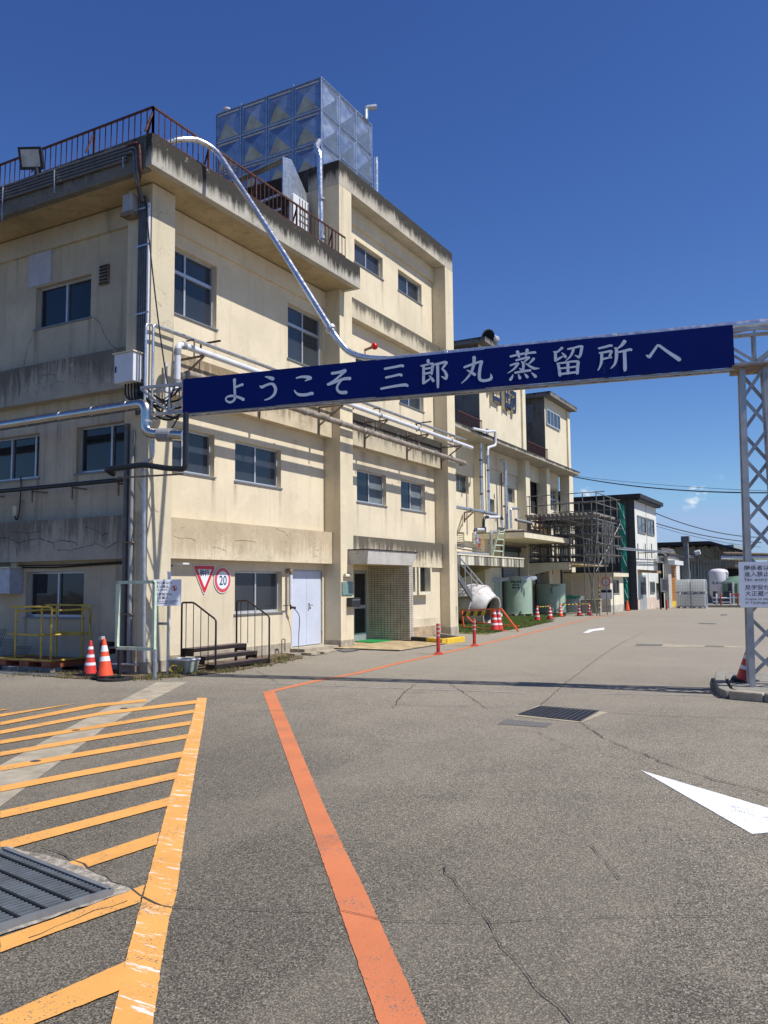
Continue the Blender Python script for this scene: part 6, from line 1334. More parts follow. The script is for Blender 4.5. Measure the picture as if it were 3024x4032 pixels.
# ---- steel stair by the tower
st = thing('steel_stair', (-14.0,33,gz(33)), 'grey steel stair with pipe handrails descending beside the tower', 'stair'); XS = -13.9
def sx(x, y, X=XS): return on('x', X, zm(x, y))
a, b = sx(60,640), sx(265,960); d_ = b-a; b = a+d_*1.35
MB().bar(a, b, .06, .26).build('stringer', M['conduit'], st); MB().bar(a+Vector((-.8,0,0)), b+Vector((-.8,0,0)), .06, .26).build('stringer', M['conduit'], st)
for k in range(9):
    c = a.lerp(b, (k+.5)/9); MB().box(c.x-.78, c.x-.02, c.y-.14, c.y+.14, c.z+.02, c.z+.06).build('tread', M['galv'], st)
for dx in (.02, -.82):
    h0, h1 = sx(60,330)+Vector((dx,0,0)), sx(545,888)+Vector((dx,0,0)); MB().cyl(h0, h1, .028, seg=8).build('handrail', M['galv'], st); m0, m1 = sx(60,420)+Vector((dx,0,0)), sx(450,868)+Vector((dx,0,0)); MB().cyl(m0, m1, .022, seg=8).build('middle_rail', M['galv'], st)
    for k in range(5):
        p = h0.lerp(h1, (k+.4)/5); MB().cyl(p, p-Vector((0,0,1.0)), .02, seg=8).build('baluster', M['galv'], st)
# ---- green tanks
def green_tank(cx_px, half_px, base_px, top_px, label, lid=True, text=(), f=zm, sc=4.1475, stand=.15):
    F = gp(f(cx_px, base_px), stand); dv = Vector((F.x, F.y, 0)).normalized(); dist = (F-EYE_AT).dot(_fwd); rr = half_px/sc*dist/FOCAL; c = F+dv*rr*1.02; z0 = gz(c.y)+stand
    dist2 = (c-EYE_AT).dot(_fwd); zt_ = EYE + (on('y', c.y-rr*.2, f(cx_px, top_px)).z-EYE); h = zt_-z0; rr = half_px/sc*dist2/FOCAL
    T = thing('green_tank', (c.x,c.y,gz(c.y)), label, 'tank', 'pale green cylindrical tanks'); B = Vector((c.x,c.y,z0))
    mb = MB(); mb.lathe([(rr*.98,.0),(rr+.02,.0),(rr+.02,.05),(rr,.055),(rr,h),(rr+.02,h),(rr+.02,h+.03),(rr-.05,h+.03),(rr-.05,h*.5)], B, 48); mb.build('shell', M['tank_green'], T, smooth=True)
    mb = MB(); mb.poly([(B.x+rr*.97*math.cos(t*math.pi/12), B.y+rr*.97*math.sin(t*math.pi/12), z0+h-.12) for t in range(24)]); mb.build('cover', M['pale_green'], T)
    if lid:
        mb = MB(); mb.lathe([(rr+.05,h+.0),(rr+.05,h+.05),(rr-.1,h+.055)], B, 30); mb.build('lid_rim', M['horn'], T)
        u_ = dv.cross(Vector((0,0,1))).normalized(); mb = MB(); e = B+u_*rr*.45-dv*rr*.92
        for (du, dz_, s_) in ((0,-.02,.32),(.25,-.05,.28),(.55,.0,.30),(-.9,-.03,.2)):
            p = e+u_*du; p = B+(p-B).normalized()*(rr+.03) if (p-B).length < rr+.03 else p; zz = z0+h+dz_
            mb.poly([(p.x-u_.x*s_*.5-dv.x*.06,p.y-u_.y*s_*.5-dv.y*.06,zz+.02),(p.x+u_.x*s_*.6-dv.x*.1,p.y+u_.y*s_*.6-dv.y*.1,zz+.04),(p.x+u_.x*s_*.7-dv.x*.16,p.y+u_.y*s_*.7-dv.y*.16,zz-.12),(p.x-u_.x*s_*.1-dv.x*.14,p.y-u_.y*s_*.1-dv.y*.14,zz-.20)])
        mb.build('torn_film', M['plastic_film'], T)
    ang0 = math.atan2(-dv.y, -dv.x)
    for (s_, off, v, size, wd) in text:
        text_mesh(s_, size, lambda a, b, cc, off=off, v=v: Vector((B.x+(rr+.004)*math.cos(ang0+(off+a)/rr), B.y+(rr+.004)*math.sin(ang0+(off+a)/rr), z0+v*h+b)), 'lettering', M['ink'], T, wd, bold=.010)
    p = B+Vector((math.cos(ang0+.25)*rr, math.sin(ang0+.25)*rr, .12)); o_ = Vector((math.cos(ang0+.25), math.sin(ang0+.25), 0)); mb = MB(); mb.cyl(p, p+o_*.28, .05); mb.cyl(p+o_*.22+Vector((0,0,-.08)), p+o_*.22+Vector((0,0,.10)), .05); mb.build('outlet', M['tank_green'], T)
    mb = MB()
    for t in range(6):
        a = t*math.pi/3+.3; q = (B.x+rr*.8*math.cos(a), B.y+rr*.8*math.sin(a)); mb.box(q[0]-.15,q[0]+.15,q[1]-.15,q[1]+.15,gz(B.y)-.05,z0-.001)
    mb.build('foot_block', M['concrete'], T); return T, B, rr
green_tank(1057,252,1318,715,'middle pale green tank lettered No104 with torn plastic over its rim', True, (('No104',-.28,.84,.20,.56),('31192',-.20,.765,.12,.36),('R34.11.27',-.22,.695,.11,.42)))
green_tank(555,235,1328,738,'pale green tank lettered No103 behind the white vessel', True, (('No103',-.28,.84,.20,.56),))
T3, B3, r3 = green_tank(447,210,1782,1368,'open pale green tank on the right with a rope over its rim', False, (), zn, 3.6867, .10)
u_ = Vector((.88,.47,0)); mb = MB(); e = B3+Vector((.35,-r3-.02,0)); zt3 = on('y', B3.y-r3, zn(600,1368)).z
mb.tube(smooth_path([(e.x,e.y,zt3+.02),(e.x+.06,e.y+.02,zt3-.12),(e.x-.02,e.y+.01,zt3-.3),(e.x+.02,e.y,zt3-.55)],4), .035, 6); mb.tube(smooth_path([(e.x-.05,e.y,zt3+.0),(e.x+.25,e.y+.08,zt3-.06),(e.x+.4,e.y+.16,zt3-.02)],4), .03, 6); single('hanging_rope', mb, M['wood'], 'frayed brown rope hanging over the open green tank', 'rope')
# ---- discarded white vessel with open mouth
F = gp(zm(420,1500)); dv = Vector((F.x,F.y,0)).normalized(); rt = Vector((dv.y,-dv.x,0)); dist = (F-EYE_AT).dot(_fwd); s_ = dist/FOCAL/4.1475; RB = 355*s_
vs_ = thing('white_vessel', F, 'old white rounded vessel lying with its dark mouth open to the road', 'vessel'); axv = (rt*.84-dv*.50+Vector((0,0,-.30))).normalized(); C0 = F+dv*RB*.9+Vector((0,0,RB*.90))-rt*(.12*RB)
prof = [(.02,-1.02),(.30,-.98),(.58,-.86),(.80,-.64),(.94,-.36),(1.0,-.05),(1.0,.22),(1.06,.24),(1.06,.32),(.98,.34),(.88,.58),(.76,.82),(.70,.92),(.74,.96),(.66,.96),(.64,.90),(.76,.56),(.86,.3)]
mb = MB(); mb.lathe([(a*RB, b*RB) for a, b in prof], C0, 44, axv); mb.build('shell', M['vessel'], vs_, smooth=True)
mb = MB(); mb.lathe([(.001,-.5*RB),(.7*RB,-.45*RB),(.86*RB,.3*RB)], C0, 32, axv); mb.build('inside', M['dark_room'], vs_)
for t in (.9, 2.3): e_ = C0+axv*(.5*RB)+(Vector((0,0,1))*math.sin(t)+axv.cross(Vector((0,0,1)))*math.cos(t))*RB*.92; mb = MB(); mb.cyl(e_-axv*.02, e_+axv*.03, .09, seg=12); mb.build('lug', M['brown_metal'], vs_)
mb = MB(); mb.box(C0.x-RB*.8,C0.x-RB*.45,C0.y-.25,C0.y+.25,gz(C0.y)-.05,C0.z-RB*.62); mb.box(C0.x+RB*.2,C0.x+RB*.55,C0.y-.25,C0.y+.25,gz(C0.y)-.05,C0.z-RB*.70); mb.build('cradle', M['brown_metal'], vs_)
# ---- barricade and its cone
br = thing('barricade', gp(zm(400,1560)), 'orange barricade with black and yellow striped board in front of the vessel', 'barricade')
A = gp(zm(190,1555)); Bq = gp(zm(655,1600)); yb = (A.y+Bq.y)/2; TA = on('y', A.y, zm(152,1258)); TB = on('y', Bq.y, zm(642,1238)); TC = TB+(TB-TA)*.30; RA = TA+Vector((.35,.75,-TA.z+gz(A.y))); RC = TC+Vector((.35,.75,-TC.z+gz(A.y)))
for (p, q) in ((A,TA),(Bq,TB)): MB().bar(p, q, .06).build('leg', M['orange_frame'], br)
MB().bar(TA, TC, .055).build('top_rail', M['orange_frame'], br); MB().bar(TC, RC, .05).build('rear_leg', M['orange_frame'], br); MB().bar(TA, RA, .05).build('rear_leg', M['orange_frame'], br); MB().bar(RA+Vector((0,0,.2)), RC+Vector((0,0,.2)), .04).build('rear_rail', M['orange_frame'], br)
MB().bar(A.lerp(TA,.08), Bq.lerp(TB,.08), .05).build('lower_rail', M['orange_frame'], br)
W0, W1 = A.lerp(TA,.68), Bq.lerp(TB,.72); V0, V1 = A.lerp(TA,.93), Bq.lerp(TB,.95); n_ = 14
for k in range(n_):
    def bp(t, s): return (W0.lerp(W1, t)).lerp(V0.lerp(V1, t), s)+Vector((0,-.03,0))
    t0, t1_ = .05+.9*k/n_, .05+.9*(k+1)/n_; sk = .035
    MB().prism([bp(t0-sk,0),bp(t1_-sk,0),bp(t1_+sk,1),bp(t0+sk,1)], (0,-.012,0)).build('board_stripe', M['yellow_bright'] if (k//2) % 2 else M['stripe_black'], br)
gcone = gp(zm(695,1600)); make_cone(tuple(gcone), 'faded red cone with worn white bands leaning on the barricade', .80, 'cone_red', base='cone_red')
gc2 = gcone+Vector((.05,.30,0)); make_cone(tuple(gc2), 'second red cone directly behind the worn cone at the barricade', .78, 'cone_red', base='cone_red')
# ---- row of cones with striped bars
cl_ = ((zm,1393,1432,'first red and white cone from the left in front of the tanks'),(zm,1600,1408,'second red and white cone from the left in front of the tanks'),(zn,580,1838,'orange cone with white bands below the open green tank'),(zn,855,1826,'red and white cone before the galvanised bin'),(zn,1000,1818,'red and white cone before the grey concrete box'))
cp = []
for i, (f, x, y, lb) in enumerate(cl_): q = gp(f(x, y)); cp.append(q); make_cone(tuple(q), lb, .72, 'cone_orange' if i == 2 else 'cone_red')
make_cone(tuple(gp(zn(1205,1765))), 'leaning red and white cone at the corner of the small hut', .80, 'cone_red', lean=(0,R(6))); make_cone(tuple(gp(zn(1555,1753))), 'plain orange cone beside the bush and green net', .72, 'cone_orange', False)
for i, (a, b) in enumerate(((0,1),(2,3),(3,4))):
    T = thing('cone_bar', cp[a]+Vector((0,0,.66)), 'yellow and black bar linking the cones, %s' % ('left','middle','right')[i], 'bar', 'striped bars between the cones'); k = 10
    for j in range(k): MB().cyl((cp[a]+Vector((0,0,.66))).lerp(cp[b]+Vector((0,0,.66)), j/k), (cp[a]+Vector((0,0,.66))).lerp(cp[b]+Vector((0,0,.66)), (j+1)/k-.004), .024, seg=8).build('stripe', M['yellow_bright'] if j % 2 == 0 else M['stripe_black'], T)
# ---- bin, concrete box, dark tank behind
q = gp(zn(760,1790)); bn_ = thing('galvanised_bin', q, 'galvanised bin with green net over its top behind the cones', 'bin'); h = on('y', q.y, zn(760,1545)).z
MB().box(q.x-.35,q.x+.45,q.y,q.y+.9,gz(q.y)+.06,h).build('case', M['galv'], bn_, bevel=.02); MB().box(q.x-.40,q.x+.50,q.y-.05,q.y+.95,h-.06,h).build('rim', M['galv'], bn_)
rnd = random.Random(5); mb = MB()
for k in range(70):
    x, y = q.x-.4+rnd.random()*.9, q.y-.06-rnd.random()*.03; mb.tube([(x,y,h+.02),(x+rnd.uniform(-.1,.1),y-.02,h-rnd.uniform(.03,.18))], .008, 4)
mb.tube(smooth_path([(q.x-.42,q.y-.06,h),(q.x-.1,q.y-.07,h+.06),(q.x+.2,q.y-.07,h-.02),(q.x+.52,q.y-.06,h+.03)],4), .04, 6); mb.build('net', M['green_net'], bn_); MB().box(q.x+.12,q.x+.22,q.y-.008,q.y-.001,gz(q.y)+.45,gz(q.y)+.75).build('paper_label', M['sign_white'], bn_)
q = gp(zn(1010,1790)); cbx = thing('concrete_box', q, 'low grey concrete box behind the cones at the foot of the scaffold', 'box'); h = on('y', q.y, zn(1000,1585)).z; xl = on('y', q.y, zn(885,1700)).x; xr = on('y', q.y, zn(1138,1700)).x
mcb = plain('grey_green_concrete', (.27,.26,.20), .9, 0, .15, 4, .4); MB().box(xl,xr,q.y,q.y+.7,gz(q.y)-.05,h).build('body', mcb, cbx, bevel=.02); MB().box(xl-.04,xr+.04,q.y-.04,q.y+.74,h-.09,h+.001).build('rim', mcb, cbx, bevel=.02)
# ---- scaffold
SY = on('x', FPX, zn(105,385)).y; PL = on('y', SY, zn(105,385)); PR = on('y', SY, zn(1060,345)); PZ = PR.z; SXR = PR.x; SYE = on('x', SXR, zn(1355,400)).y; RZ = g1.z+.03
sc_ = thing('scaffold', (SXR,SY,gz(SY)), 'tall grey tube scaffold with timber platform and rails beside the factory', 'scaffold')
rnd = random.Random(9)
kx = 16; step = (SXR+.25-FPX)/kx
for k in range(kx+1):
    x = FPX+step*k; MB().box(x-.07, x+.07-.0, SY-.25, SYE+.1, PZ-.02, PZ+.12).build('platform_plank', M['wood'], sc_) if k < kx else None
for y in (SY-.1, (SY+SYE)/2, SYE): MB().bar((FPX,y,PZ-.12),(SXR+.4,y,PZ-.12),.12,.16).build('bearer', M['wood'], sc_)
for k in range(14): x = FPX+.2+(SXR-FPX)*k/13.5; MB().bar((x,SY-.45,PZ-.26),(x,SYE+.3,PZ-.26),.06).build('joist', M['scaffold'], sc_)
def spole(a, b, r_=.028): return MB().cyl(a, b, r_, seg=7).build('scaffold_tube', M['scaffold'], sc_)
xs_ = [FPX+.15+(SXR+.2-FPX-.15)*k/5 for k in range(6)]; ys_ = [SY, SY+(SYE-SY)*.33, SY+(SYE-SY)*.66, SYE]
for x in xs_:
    spole((x,SY-.1,gz(SY) if x > SXR-1.2 else RZ), (x,SY-.1,PZ+1.25)); spole((x,SYE,RZ),(x,SYE,PZ+1.25))
for y in ys_[1:3]:
    spole((xs_[-1],y,RZ if y < 0 else gz(y)),(xs_[-1],y,PZ+1.25)); spole((xs_[0],y,RZ),(xs_[0],y,PZ+1.2))
for z in (PZ+.62, PZ+1.2):
    spole((FPX,SY-.13,z),(SXR+.7,SY-.13,z+.05)); spole((SXR+.22,SY-.5,z),(SXR+.22,SYE+.3,z)); spole((FPX,SYE+.04,z),(SXR+.4,SYE+.04,z))
for j in range(7):
    for i in range(13):
        if rnd.random() < .66:
            x = FPX+.2+(SXR-FPX)*(i+rnd.random()*.5)/13; y = SY+.2+(SYE-SY-.2)*(j+rnd.random()*.5)/7; spole((x,y,RZ-.0),(x+rnd.uniform(-.12,.12),y,PZ-.3), .025)
for z in (RZ+.35, RZ+.95, RZ+1.5, (RZ+PZ)/2+.2, PZ-.6):
    for y in ys_+[SY+.9, SY+1.7]: spole((FPX,y+.05,z),(SXR+.5,y+.05,z+rnd.uniform(-.05,.05)), .026)
    for x in xs_[1:]: spole((x+.05,SY-.4,z+.06),(x+.05,SYE+.3,z+.06), .026)
for (a, b) in (((xs_[1],SY-.18,PZ-.5),(xs_[-1]+.4,SY-.18,RZ+.9)), ((xs_[0],SY-.18,PZ-.3),(xs_[2],SY-.18,RZ+.4)), ((xs_[-1]+.1,SY-.2,PZ-.4),(xs_[-1]-.5,SY-.3,gz(SY))), ((xs_[-1]-.9,SY-.15,PZ-.8),(xs_[-1]-.1,SY-.3,gz(SY))), ((xs_[-1]+.15,SYE,PZ-.3),(xs_[-1]-.1,SY-.2,RZ-.6))): spole(a, b, .036)
for y in (SY+.6, SY+1.4, SY+2.2, SY+3.0):
    for s_ in (0, .25): spole((xs_[-1]+.12,y+s_,PZ-.35),(xs_[-1]+.12,y+s_*2.2-.3,RZ-.1), .028)
tpz = gz(SY)
for x in (xs_[-1],): 
    for k in range(12): MB().cyl((x,SY-.1,tpz+.35+k*.12),(x,SY-.1,tpz+.41+k*.12),.045,seg=8).build('warning_tape', M['yellow_bright'] if k % 2 else M['stripe_black'], sc_)
lad = thing('scaffold_ladder', (FPX+1.1,SY-.5,b0.z), 'short rusty ladder leaning on the scaffold above the canopy', 'ladder'); la, lb_ = Vector((FPX+.5,SY-.7,b0.z+.05)), Vector((FPX+.62,SY-.25,PZ))
for dx in (0, .42): MB().bar(la+Vector((dx,0,0)), lb_+Vector((dx*.75,0,0)), .05).build('stile', M['rust'], lad)
for k in range(1, 6): MB().bar(la.lerp(lb_,k/6), la.lerp(lb_,k/6)+Vector((.40,0,0)), .035).build('rung', M['rust'], lad)
# ---- hut with speed sign
HY = 56.5; HX = on('y', HY, zn(1305,1500)).x; HY1 = on('x', HX, zn(1495,1500)).y; HZ = on('x', HX, zn(1320,1255)).z; zg_ = gz(HY)-.1
hut = thing('gate_hut', (HX-1.2,HY,gz(HY)), 'small cream hut with flat roof and one dark window below the scaffold', 'hut'); r = rect(zn,1345,1300,1435,1505,HX)
mh = stucco('stucco_hut', (.74,.69,.54), 'y', [], cracks=.1, grime=.35); wall('wall', hut, FX(HX), HY, HY1, zg_+.55, HZ, [r], .15, mh); MB().quad((-17,HY,zg_+.55),(HX,HY,zg_+.55),(HX,HY,HZ),(-17,HY,HZ)).build('wall', stucco('stucco_hut_side', (.70,.64,.50), 'x', [], grime=.4), hut)
MB().box(-17, HX+.012, HY-.012, HY1, zg_, zg_+.55).build('plinth', plain('hut_plinth', (.46,.44,.38), .9, 0, .2, 3, .5), hut); window(hut, FX(HX), r, .15, (), (), .05, 'alu_dark', 'glass', True, False)
MB().box(-17, HX+.32, HY-.3, HY1+.3, HZ, HZ+.27).build('roof_slab', M['slab'], hut); MB().box(-17, HX+.34, HY-.32, HY1+.32, HZ+.271, HZ+.32).build('roof_flashing', M['brown_metal'], hut)
q = on('y', HY-.02, zn(1238,1330)); hsn = thing('hut_speed_sign', q, 'small round faded 20 sign with notice on the shaded hut wall', 'sign'); P_ = plane_at((q.x,HY-.015,q.z),(1,0,0))
for (rr, lf, m_, nm) in ((.32,.0,'sign_white','plate'),(.30,.004,'sign_pink','border'),(.22,.008,'sign_white','field')): MB().poly([P_(rr*math.cos(t*math.pi/14), rr*math.sin(t*math.pi/14), lf+.004) for t in range(28)]).build(nm, M[m_], hsn)
text_mesh('20', .28, lambda a, b, c: P_(a-.13, b-.10, .015), 'lettering', M['sign_navy_pale'], hsn, .26); MB().quad(P_(-.38,-1.15,.004),P_(.38,-1.15,.004),P_(.38,-.5,.004),P_(-.38,-.5,.004)).build('notice', M['sign_white'], hsn); MB().quad(P_(-.34,-.72,.008),P_(.34,-.72,.008),P_(.34,-.54,.008),P_(-.34,-.54,.008)).build('notice_line', M['sign_navy'], hsn)
# ------------------------------------------------------------------ annex, far sheds and their equipment
AX = -13.6; AY0 = on('x', AX, zg(610,600)).y; AY1 = on('x', AX, zg(776,500)).y; AZ = on('x', AX, zg(690,262)).z
ann = thing('annex_building', (AX-3,AY0+3,gz(AY0)), 'two storey annex with white front, dark grey side and dark roof edge', 'building'); zg2 = gz(AY0)-.15
wu = [rect(zg,622,370,686,505,AX), rect(zg,697,390,752,520,AX)]; wl_ = [rect(zg,722,885,757,980,AX)]
wall('front_wall', ann, FX(AX), AY0, AY1, zg2+1.0, AZ, wu+wl_, .12, M['white_cladding'])
MB().box(AX-.3, AX+.02, AY0+.02, AY1, zg2, zg2+1.0).build('plinth', plain('pink_plinth', (.58,.47,.39), .9, 0, .1, 2, .4), ann)
MB().box(-26, AX-.005, AY0-.02, AY0, zg2, AZ).build('side_wall', M['grey_cladding'], ann); MB().box(-26, AX-.31, AY0, AY1, zg2, AZ-.05).build('core', M['grey_cladding'], ann)
for k in range(12): MB().box(AX-.9*k-.5, AX-.9*k-.46, AY0-.05, AY0-.02, zg2, AZ).build('side_seam', M['roof_dark'], ann)
MB().box(-26, AX+.55, AY0-.45, AY1+.35, AZ, AZ+.30).build('roof_edge', M['roof_dark'], ann); MB().box(AX+.0, AX+.4, AY0-.1, AY1, AZ-.14, AZ).build('soffit', M['brown_metal'], ann)
for w in wu: window(ann, FX(AX+.1), w, .12, (.5,), (), .10, 'alu_dark', 'glass_far', False, True)
for w in wl_: window(ann, FX(AX+.1), w, .12, (.5,), (), .10, 'alu_dark', 'glass_far', False, True)
ym = (AY0+AY1)/2; MB().box(AX, AX+.02, ym-.05, ym+.05, zg2+1.0, AZ-.15).build('panel_joint', plain('rusty_joint', (.42,.30,.18), .8, 0, .3, 3), ann)
MB().box(AX, AX+.03, AY0, AY1, zg2+3.55, zg2+3.62).build('panel_joint', M['horn'], ann)
dr_ = rect(zg,642,835,690,1100,AX); d2 = MB().box(AX-.02, AX+.06, dr_[0], dr_[1], gz(AY0)-.05, dr_[3]).build('entrance_door', M['alu'], ann); MB().box(AX+.061, AX+.07, dr_[0]+.15, dr_[1]-.15, gz(AY0)+1.1, dr_[3]-.15).build('pane', M['glass'], d2)
q = on('x', AX+1.4, zg(812,812)); ac_ = MB().hull8([(AX,AY0+.3,q.z-.0),(AX+1.4,AY0+.3,q.z-.08),(AX+1.4,q.y,q.z-.08),(AX,q.y,q.z),(AX,AY0+.3,q.z+.22),(AX+1.4,AY0+.3,q.z+.1),(AX+1.4,q.y,q.z+.1),(AX,q.y,q.z+.22)]).build('porch_roof', plain('porch_timber', (.30,.20,.10), .8, 0, .2, 3, .3), ann)
MB().cyl((AX+1.3,q.y-.1,gz(q.y)),(AX+1.3,q.y-.1,q.z),.05).build('porch_post', M['brown_metal'], ac_)
# pipe bridge along the annex front
pr = thing('pipe_bridge', (AX+.5,AY0-2,5), 'bundle of silver pipes carried across the annex front', 'pipes')
for k in range(3):
    a = on('x', AX+.5+.1*k, zg(560,622+7*k)); b = on('x', AX+.5+.1*k, zg(800,643+7*k)); MB().tube([a+(a-b)*.35, b+(b-a)*.12], .03, 8).build('pipe', M['conduit' if k % 2 else 'galv'], pr, smooth=True)
for x in (627, 686, 735): a = on('x', AX+.15, zg(x,600)); MB().bar((a.x,a.y,a.z+.15),(a.x,a.y,a.z-1.0),.06).bar((a.x,a.y,a.z-.55),(a.x+.7,a.y,a.z-.55),.06).build('hanger', M['conduit'], pr)
# lower shed with the orange shutter
LX = -13.2; LY1 = on('x', LX, zo(690,900)).y; LZ = on('x', LX, zo(420,660)).z
low = thing('low_shed', (LX-2,AY1+4,gz(AY1)), 'low cream shed with orange shutter door beyond the annex', 'building'); wq = [rect(zo,365,668,470,770,LX), rect(zo,405,1005,492,1215,LX)]
wall('wall', low, FX(LX), AY1, LY1, gz(AY1)-.3, LZ, wq, .12, M['white_cladding'])
for w in wq: window(low, FX(LX+.1), w, .12, (.33,.66), (), .09, 'alu_dark', 'glass_far', False, True)
MB().box(-24, LX-.2, AY1, LY1, -.6, LZ+.02).build('core', M['grey_cladding'], low); MB().box(LX-3, LX+.5, AY1, LY1, LZ, LZ+.2).build('roof_edge', M['roof_dark'], low)
rd = rect(zo,560,815,672,1430,LX+.3); fr = MB(); fr.box(LX, LX+.35, rd[0]-1.4, rd[0]-.05, gz(rd[0]), rd[3]+1.0); fr.box(LX, LX+.35, rd[0]-.05, rd[1]+.5, rd[3], rd[3]+1.0); fr.build('door_surround', plain('pale_grey_wall', (.42,.40,.36), .85, 0, .1, 2, .3), low)
n_ = 14; hh = (rd[3]-gz(rd[0]))/n_; s0 = MB().box(LX+.1, LX+.16, rd[0], rd[1], gz(rd[0])+.01, gz(rd[0])+hh-.02).build('shutter_slat', M['orange_door'], low)
for k in range(1, n_): like(s0, (0,0,hh*k), low)
MB().box(LX+.17, LX+.2, rd[0], rd[1], gz(rd[0])+.02, gz(rd[0])+.5).build('yellow_kick_plate', M['yellow_bright'], low); rs = rect(zo,595,735,728,800,LX+.8); MB().box(LX+.36, LX+.9, rs[0], rs[1], rs[2], rs[3]).build('white_sign_box', M['white_metal'], low)
for k in range(5):
    a = on('x', LX-.3+.15*k, zo(400+12*k,540+26*k)); MB().cyl(a, a+Vector((.1,5.2,0)), .05, seg=8).build('roof_pipe', M['galv' if k % 2 else 'old_pipe'], low)
rp = thing('red_guide_post', gp(zo(490,1490)), 'small red post standing before the low shed', 'bollard'); q = gp(zo(490,1490)); h = on('y', q.y, zo(490,1340)).z; MB().cyl((q.x,q.y,gz(q.y)),(q.x,q.y,h),.07).build('post', M['red_post'], rp)
# flue
q = gp(zo(800,1300)); FY_ = 80.0; a = on('y', FY_, zo(790,1020)); b = on('y', FY_, zo(770,445)); c = on('y', FY_, zo(765,360)); fu = thing('flue', (a.x,FY_,gz(FY_)), 'square grey exhaust flue with ribbed cap behind the stacked tanks', 'flue'); w = (on('y',FY_,zo(825,600)).x-on('y',FY_,zo(752,600)).x)/2; xm = on('y',FY_,zo(788,600)).x
MB().box(xm-w,xm+w,FY_-w,FY_+w,gz(FY_)+1.2,b.z).build('shaft', M['vent_grey'], fu); MB().box(xm-w*1.25,xm+w*1.25,FY_-w*1.25,FY_+w*1.25,gz(FY_)-.1,gz(FY_)+3.2).build('base', M['vent_grey'], fu)
w2 = (on('y',FY_,zo(832,400)).x-on('y',FY_,zo(702,400)).x)/2; MB().box(xm-w2*.95,xm+w2*.95,FY_-w2*.95,FY_+w2*.95,b.z,c.z).build('cap', M['vent_grey'], fu)
for k in range(8): x = xm-w2*.95+1.9*w2*(k+.3)/8; MB().box(x,x+.07,FY_-w2*.95-.05,FY_-w2*.95,b.z+.02,c.z-.02).build('cap_rib', M['alu_dark'], fu)
for zz_ in (540, 700, 800): zq_ = on('y', FY_, zo(790,zz_)).z; MB().box(xm-w*1.06,xm+w*1.06,FY_-w*1.06,FY_+w*1.06,zq_,zq_+.1).build('collar', M['alu_dark'], fu)
# ---- warehouse with open lean-to
WY_ = 93.0; wx0 = on('y',WY_,zo(335,700)).x; wx1 = on('y',WY_,zo(1530,700)).x; zt0 = on('y',WY_,zo(345,490)).z; zr_ = on('y',WY_,zo(1215,495)).z; xr_ = on('y',WY_,zo(1215,495)).x; ze = on('y',WY_,zo(1659,615)).z; xe = on('y',WY_,zo(1659,615)).x; xe2 = xe+(xe-xr_)*.9; ze2 = ze+(ze-zr_)*.9
wh = thing('warehouse', ((wx0+wx1)/2,WY_,gz(WY_)), 'wide grey green warehouse with dark pitched roof and open lean-to at the far end', 'building')
MB().prism([(wx0-14,WY_,-1.2),(wx1,WY_,-1.2),(wx1,WY_,ze+.9),(xr_,WY_,zr_-.1),(wx0-14,WY_,zt0-.3)], (0,12,0)).build('wall', M['warehouse'], wh)
for k in range(26): x = wx0+(wx1-wx0)*k/25; MB().box(x-.03,x+.03,WY_-.05,WY_,-1.0,zr_-1.6 if x < xr_ else ze+.4).build('cladding_rib', plain('cladding_rib', (.10,.13,.12), .6) if k == 0 else bpy.data.materials['cladding_rib'], wh)
MB().prism([(wx0-14,WY_-2.8,zt0-.2),(xr_,WY_-2.8,zr_+.0),(xe2,WY_-2.8,ze2),(xe2,WY_-2.8,ze2+.28),(xr_,WY_-2.8,zr_+.32),(wx0-14,WY_-2.8,zt0+.12)], (0,16,0)).build('roof', M['roof_dark'], wh)
for k in range(7):
    x = xr_-4+(xe2-xr_+3)*k/7; zz = zr_-.15 if x < xr_ else zr_+(ze-zr_)*(x-xr_)/(xe-xr_)-.15; MB().bar((x,WY_-2.7,zz-.1),(x,WY_,zz-.1),.18).build('rafter', M['rust_bracket'], wh); MB().bar((x,WY_-2.6,zz-.2),(x+1.6,WY_-.3,zz-1.4),.12).build('brace', M['rust_bracket'], wh)
MB().bar((xr_-5,WY_-2.6,zr_-.9),(xe2,WY_-2.6,ze2-.7),.14).build('purlin', M['rust_bracket'], wh); MB().bar((xr_-4,WY_-1.2,zr_-1.5),(xe2,WY_-1.2,ze2-1.2),.14).build('purlin', M['rust_bracket'], wh)
for x in (on('y',WY_-.1,zo(1480,900)).x,): MB().box(x-.9,x+.9,WY_-.12,WY_-.01,gz(WY_)-.3,on('y',WY_,zo(1480,855)).z).build('doorway', M['dark_room'], wh)
far_pipe = [((930,1005,620,600),(.24,'pvc')),((1330,1659,690,690),(.22,'duct')),((1370,1659,625,632),(.16,'rust_bracket')),((640,905,672,674),(.12,'galv'))]
for i, ((xa, xb, ya, yb), (r_, m_)) in enumerate(far_pipe):
    a = on('y',84,zo(xa,ya)); b = on('y',84,zo(xb,yb)); T = thing('far_pipe', a, ('white elbow pipe near the warehouse gable','silver pipe run high at the right behind the notice','rusty pipe run above the silver one at the right','thin pipe crossing in front of the flue')[i], 'pipe')
    MB().tube([a, b] if i not in (1, 2) else [a, b+(b-a)*2], r_, 10).build('pipe', M[m_], T, smooth=True); MB().bar(a+Vector((.15,0,0)), a+Vector((.15,0,-2.2)), .12).build('support', M['conduit'], T)
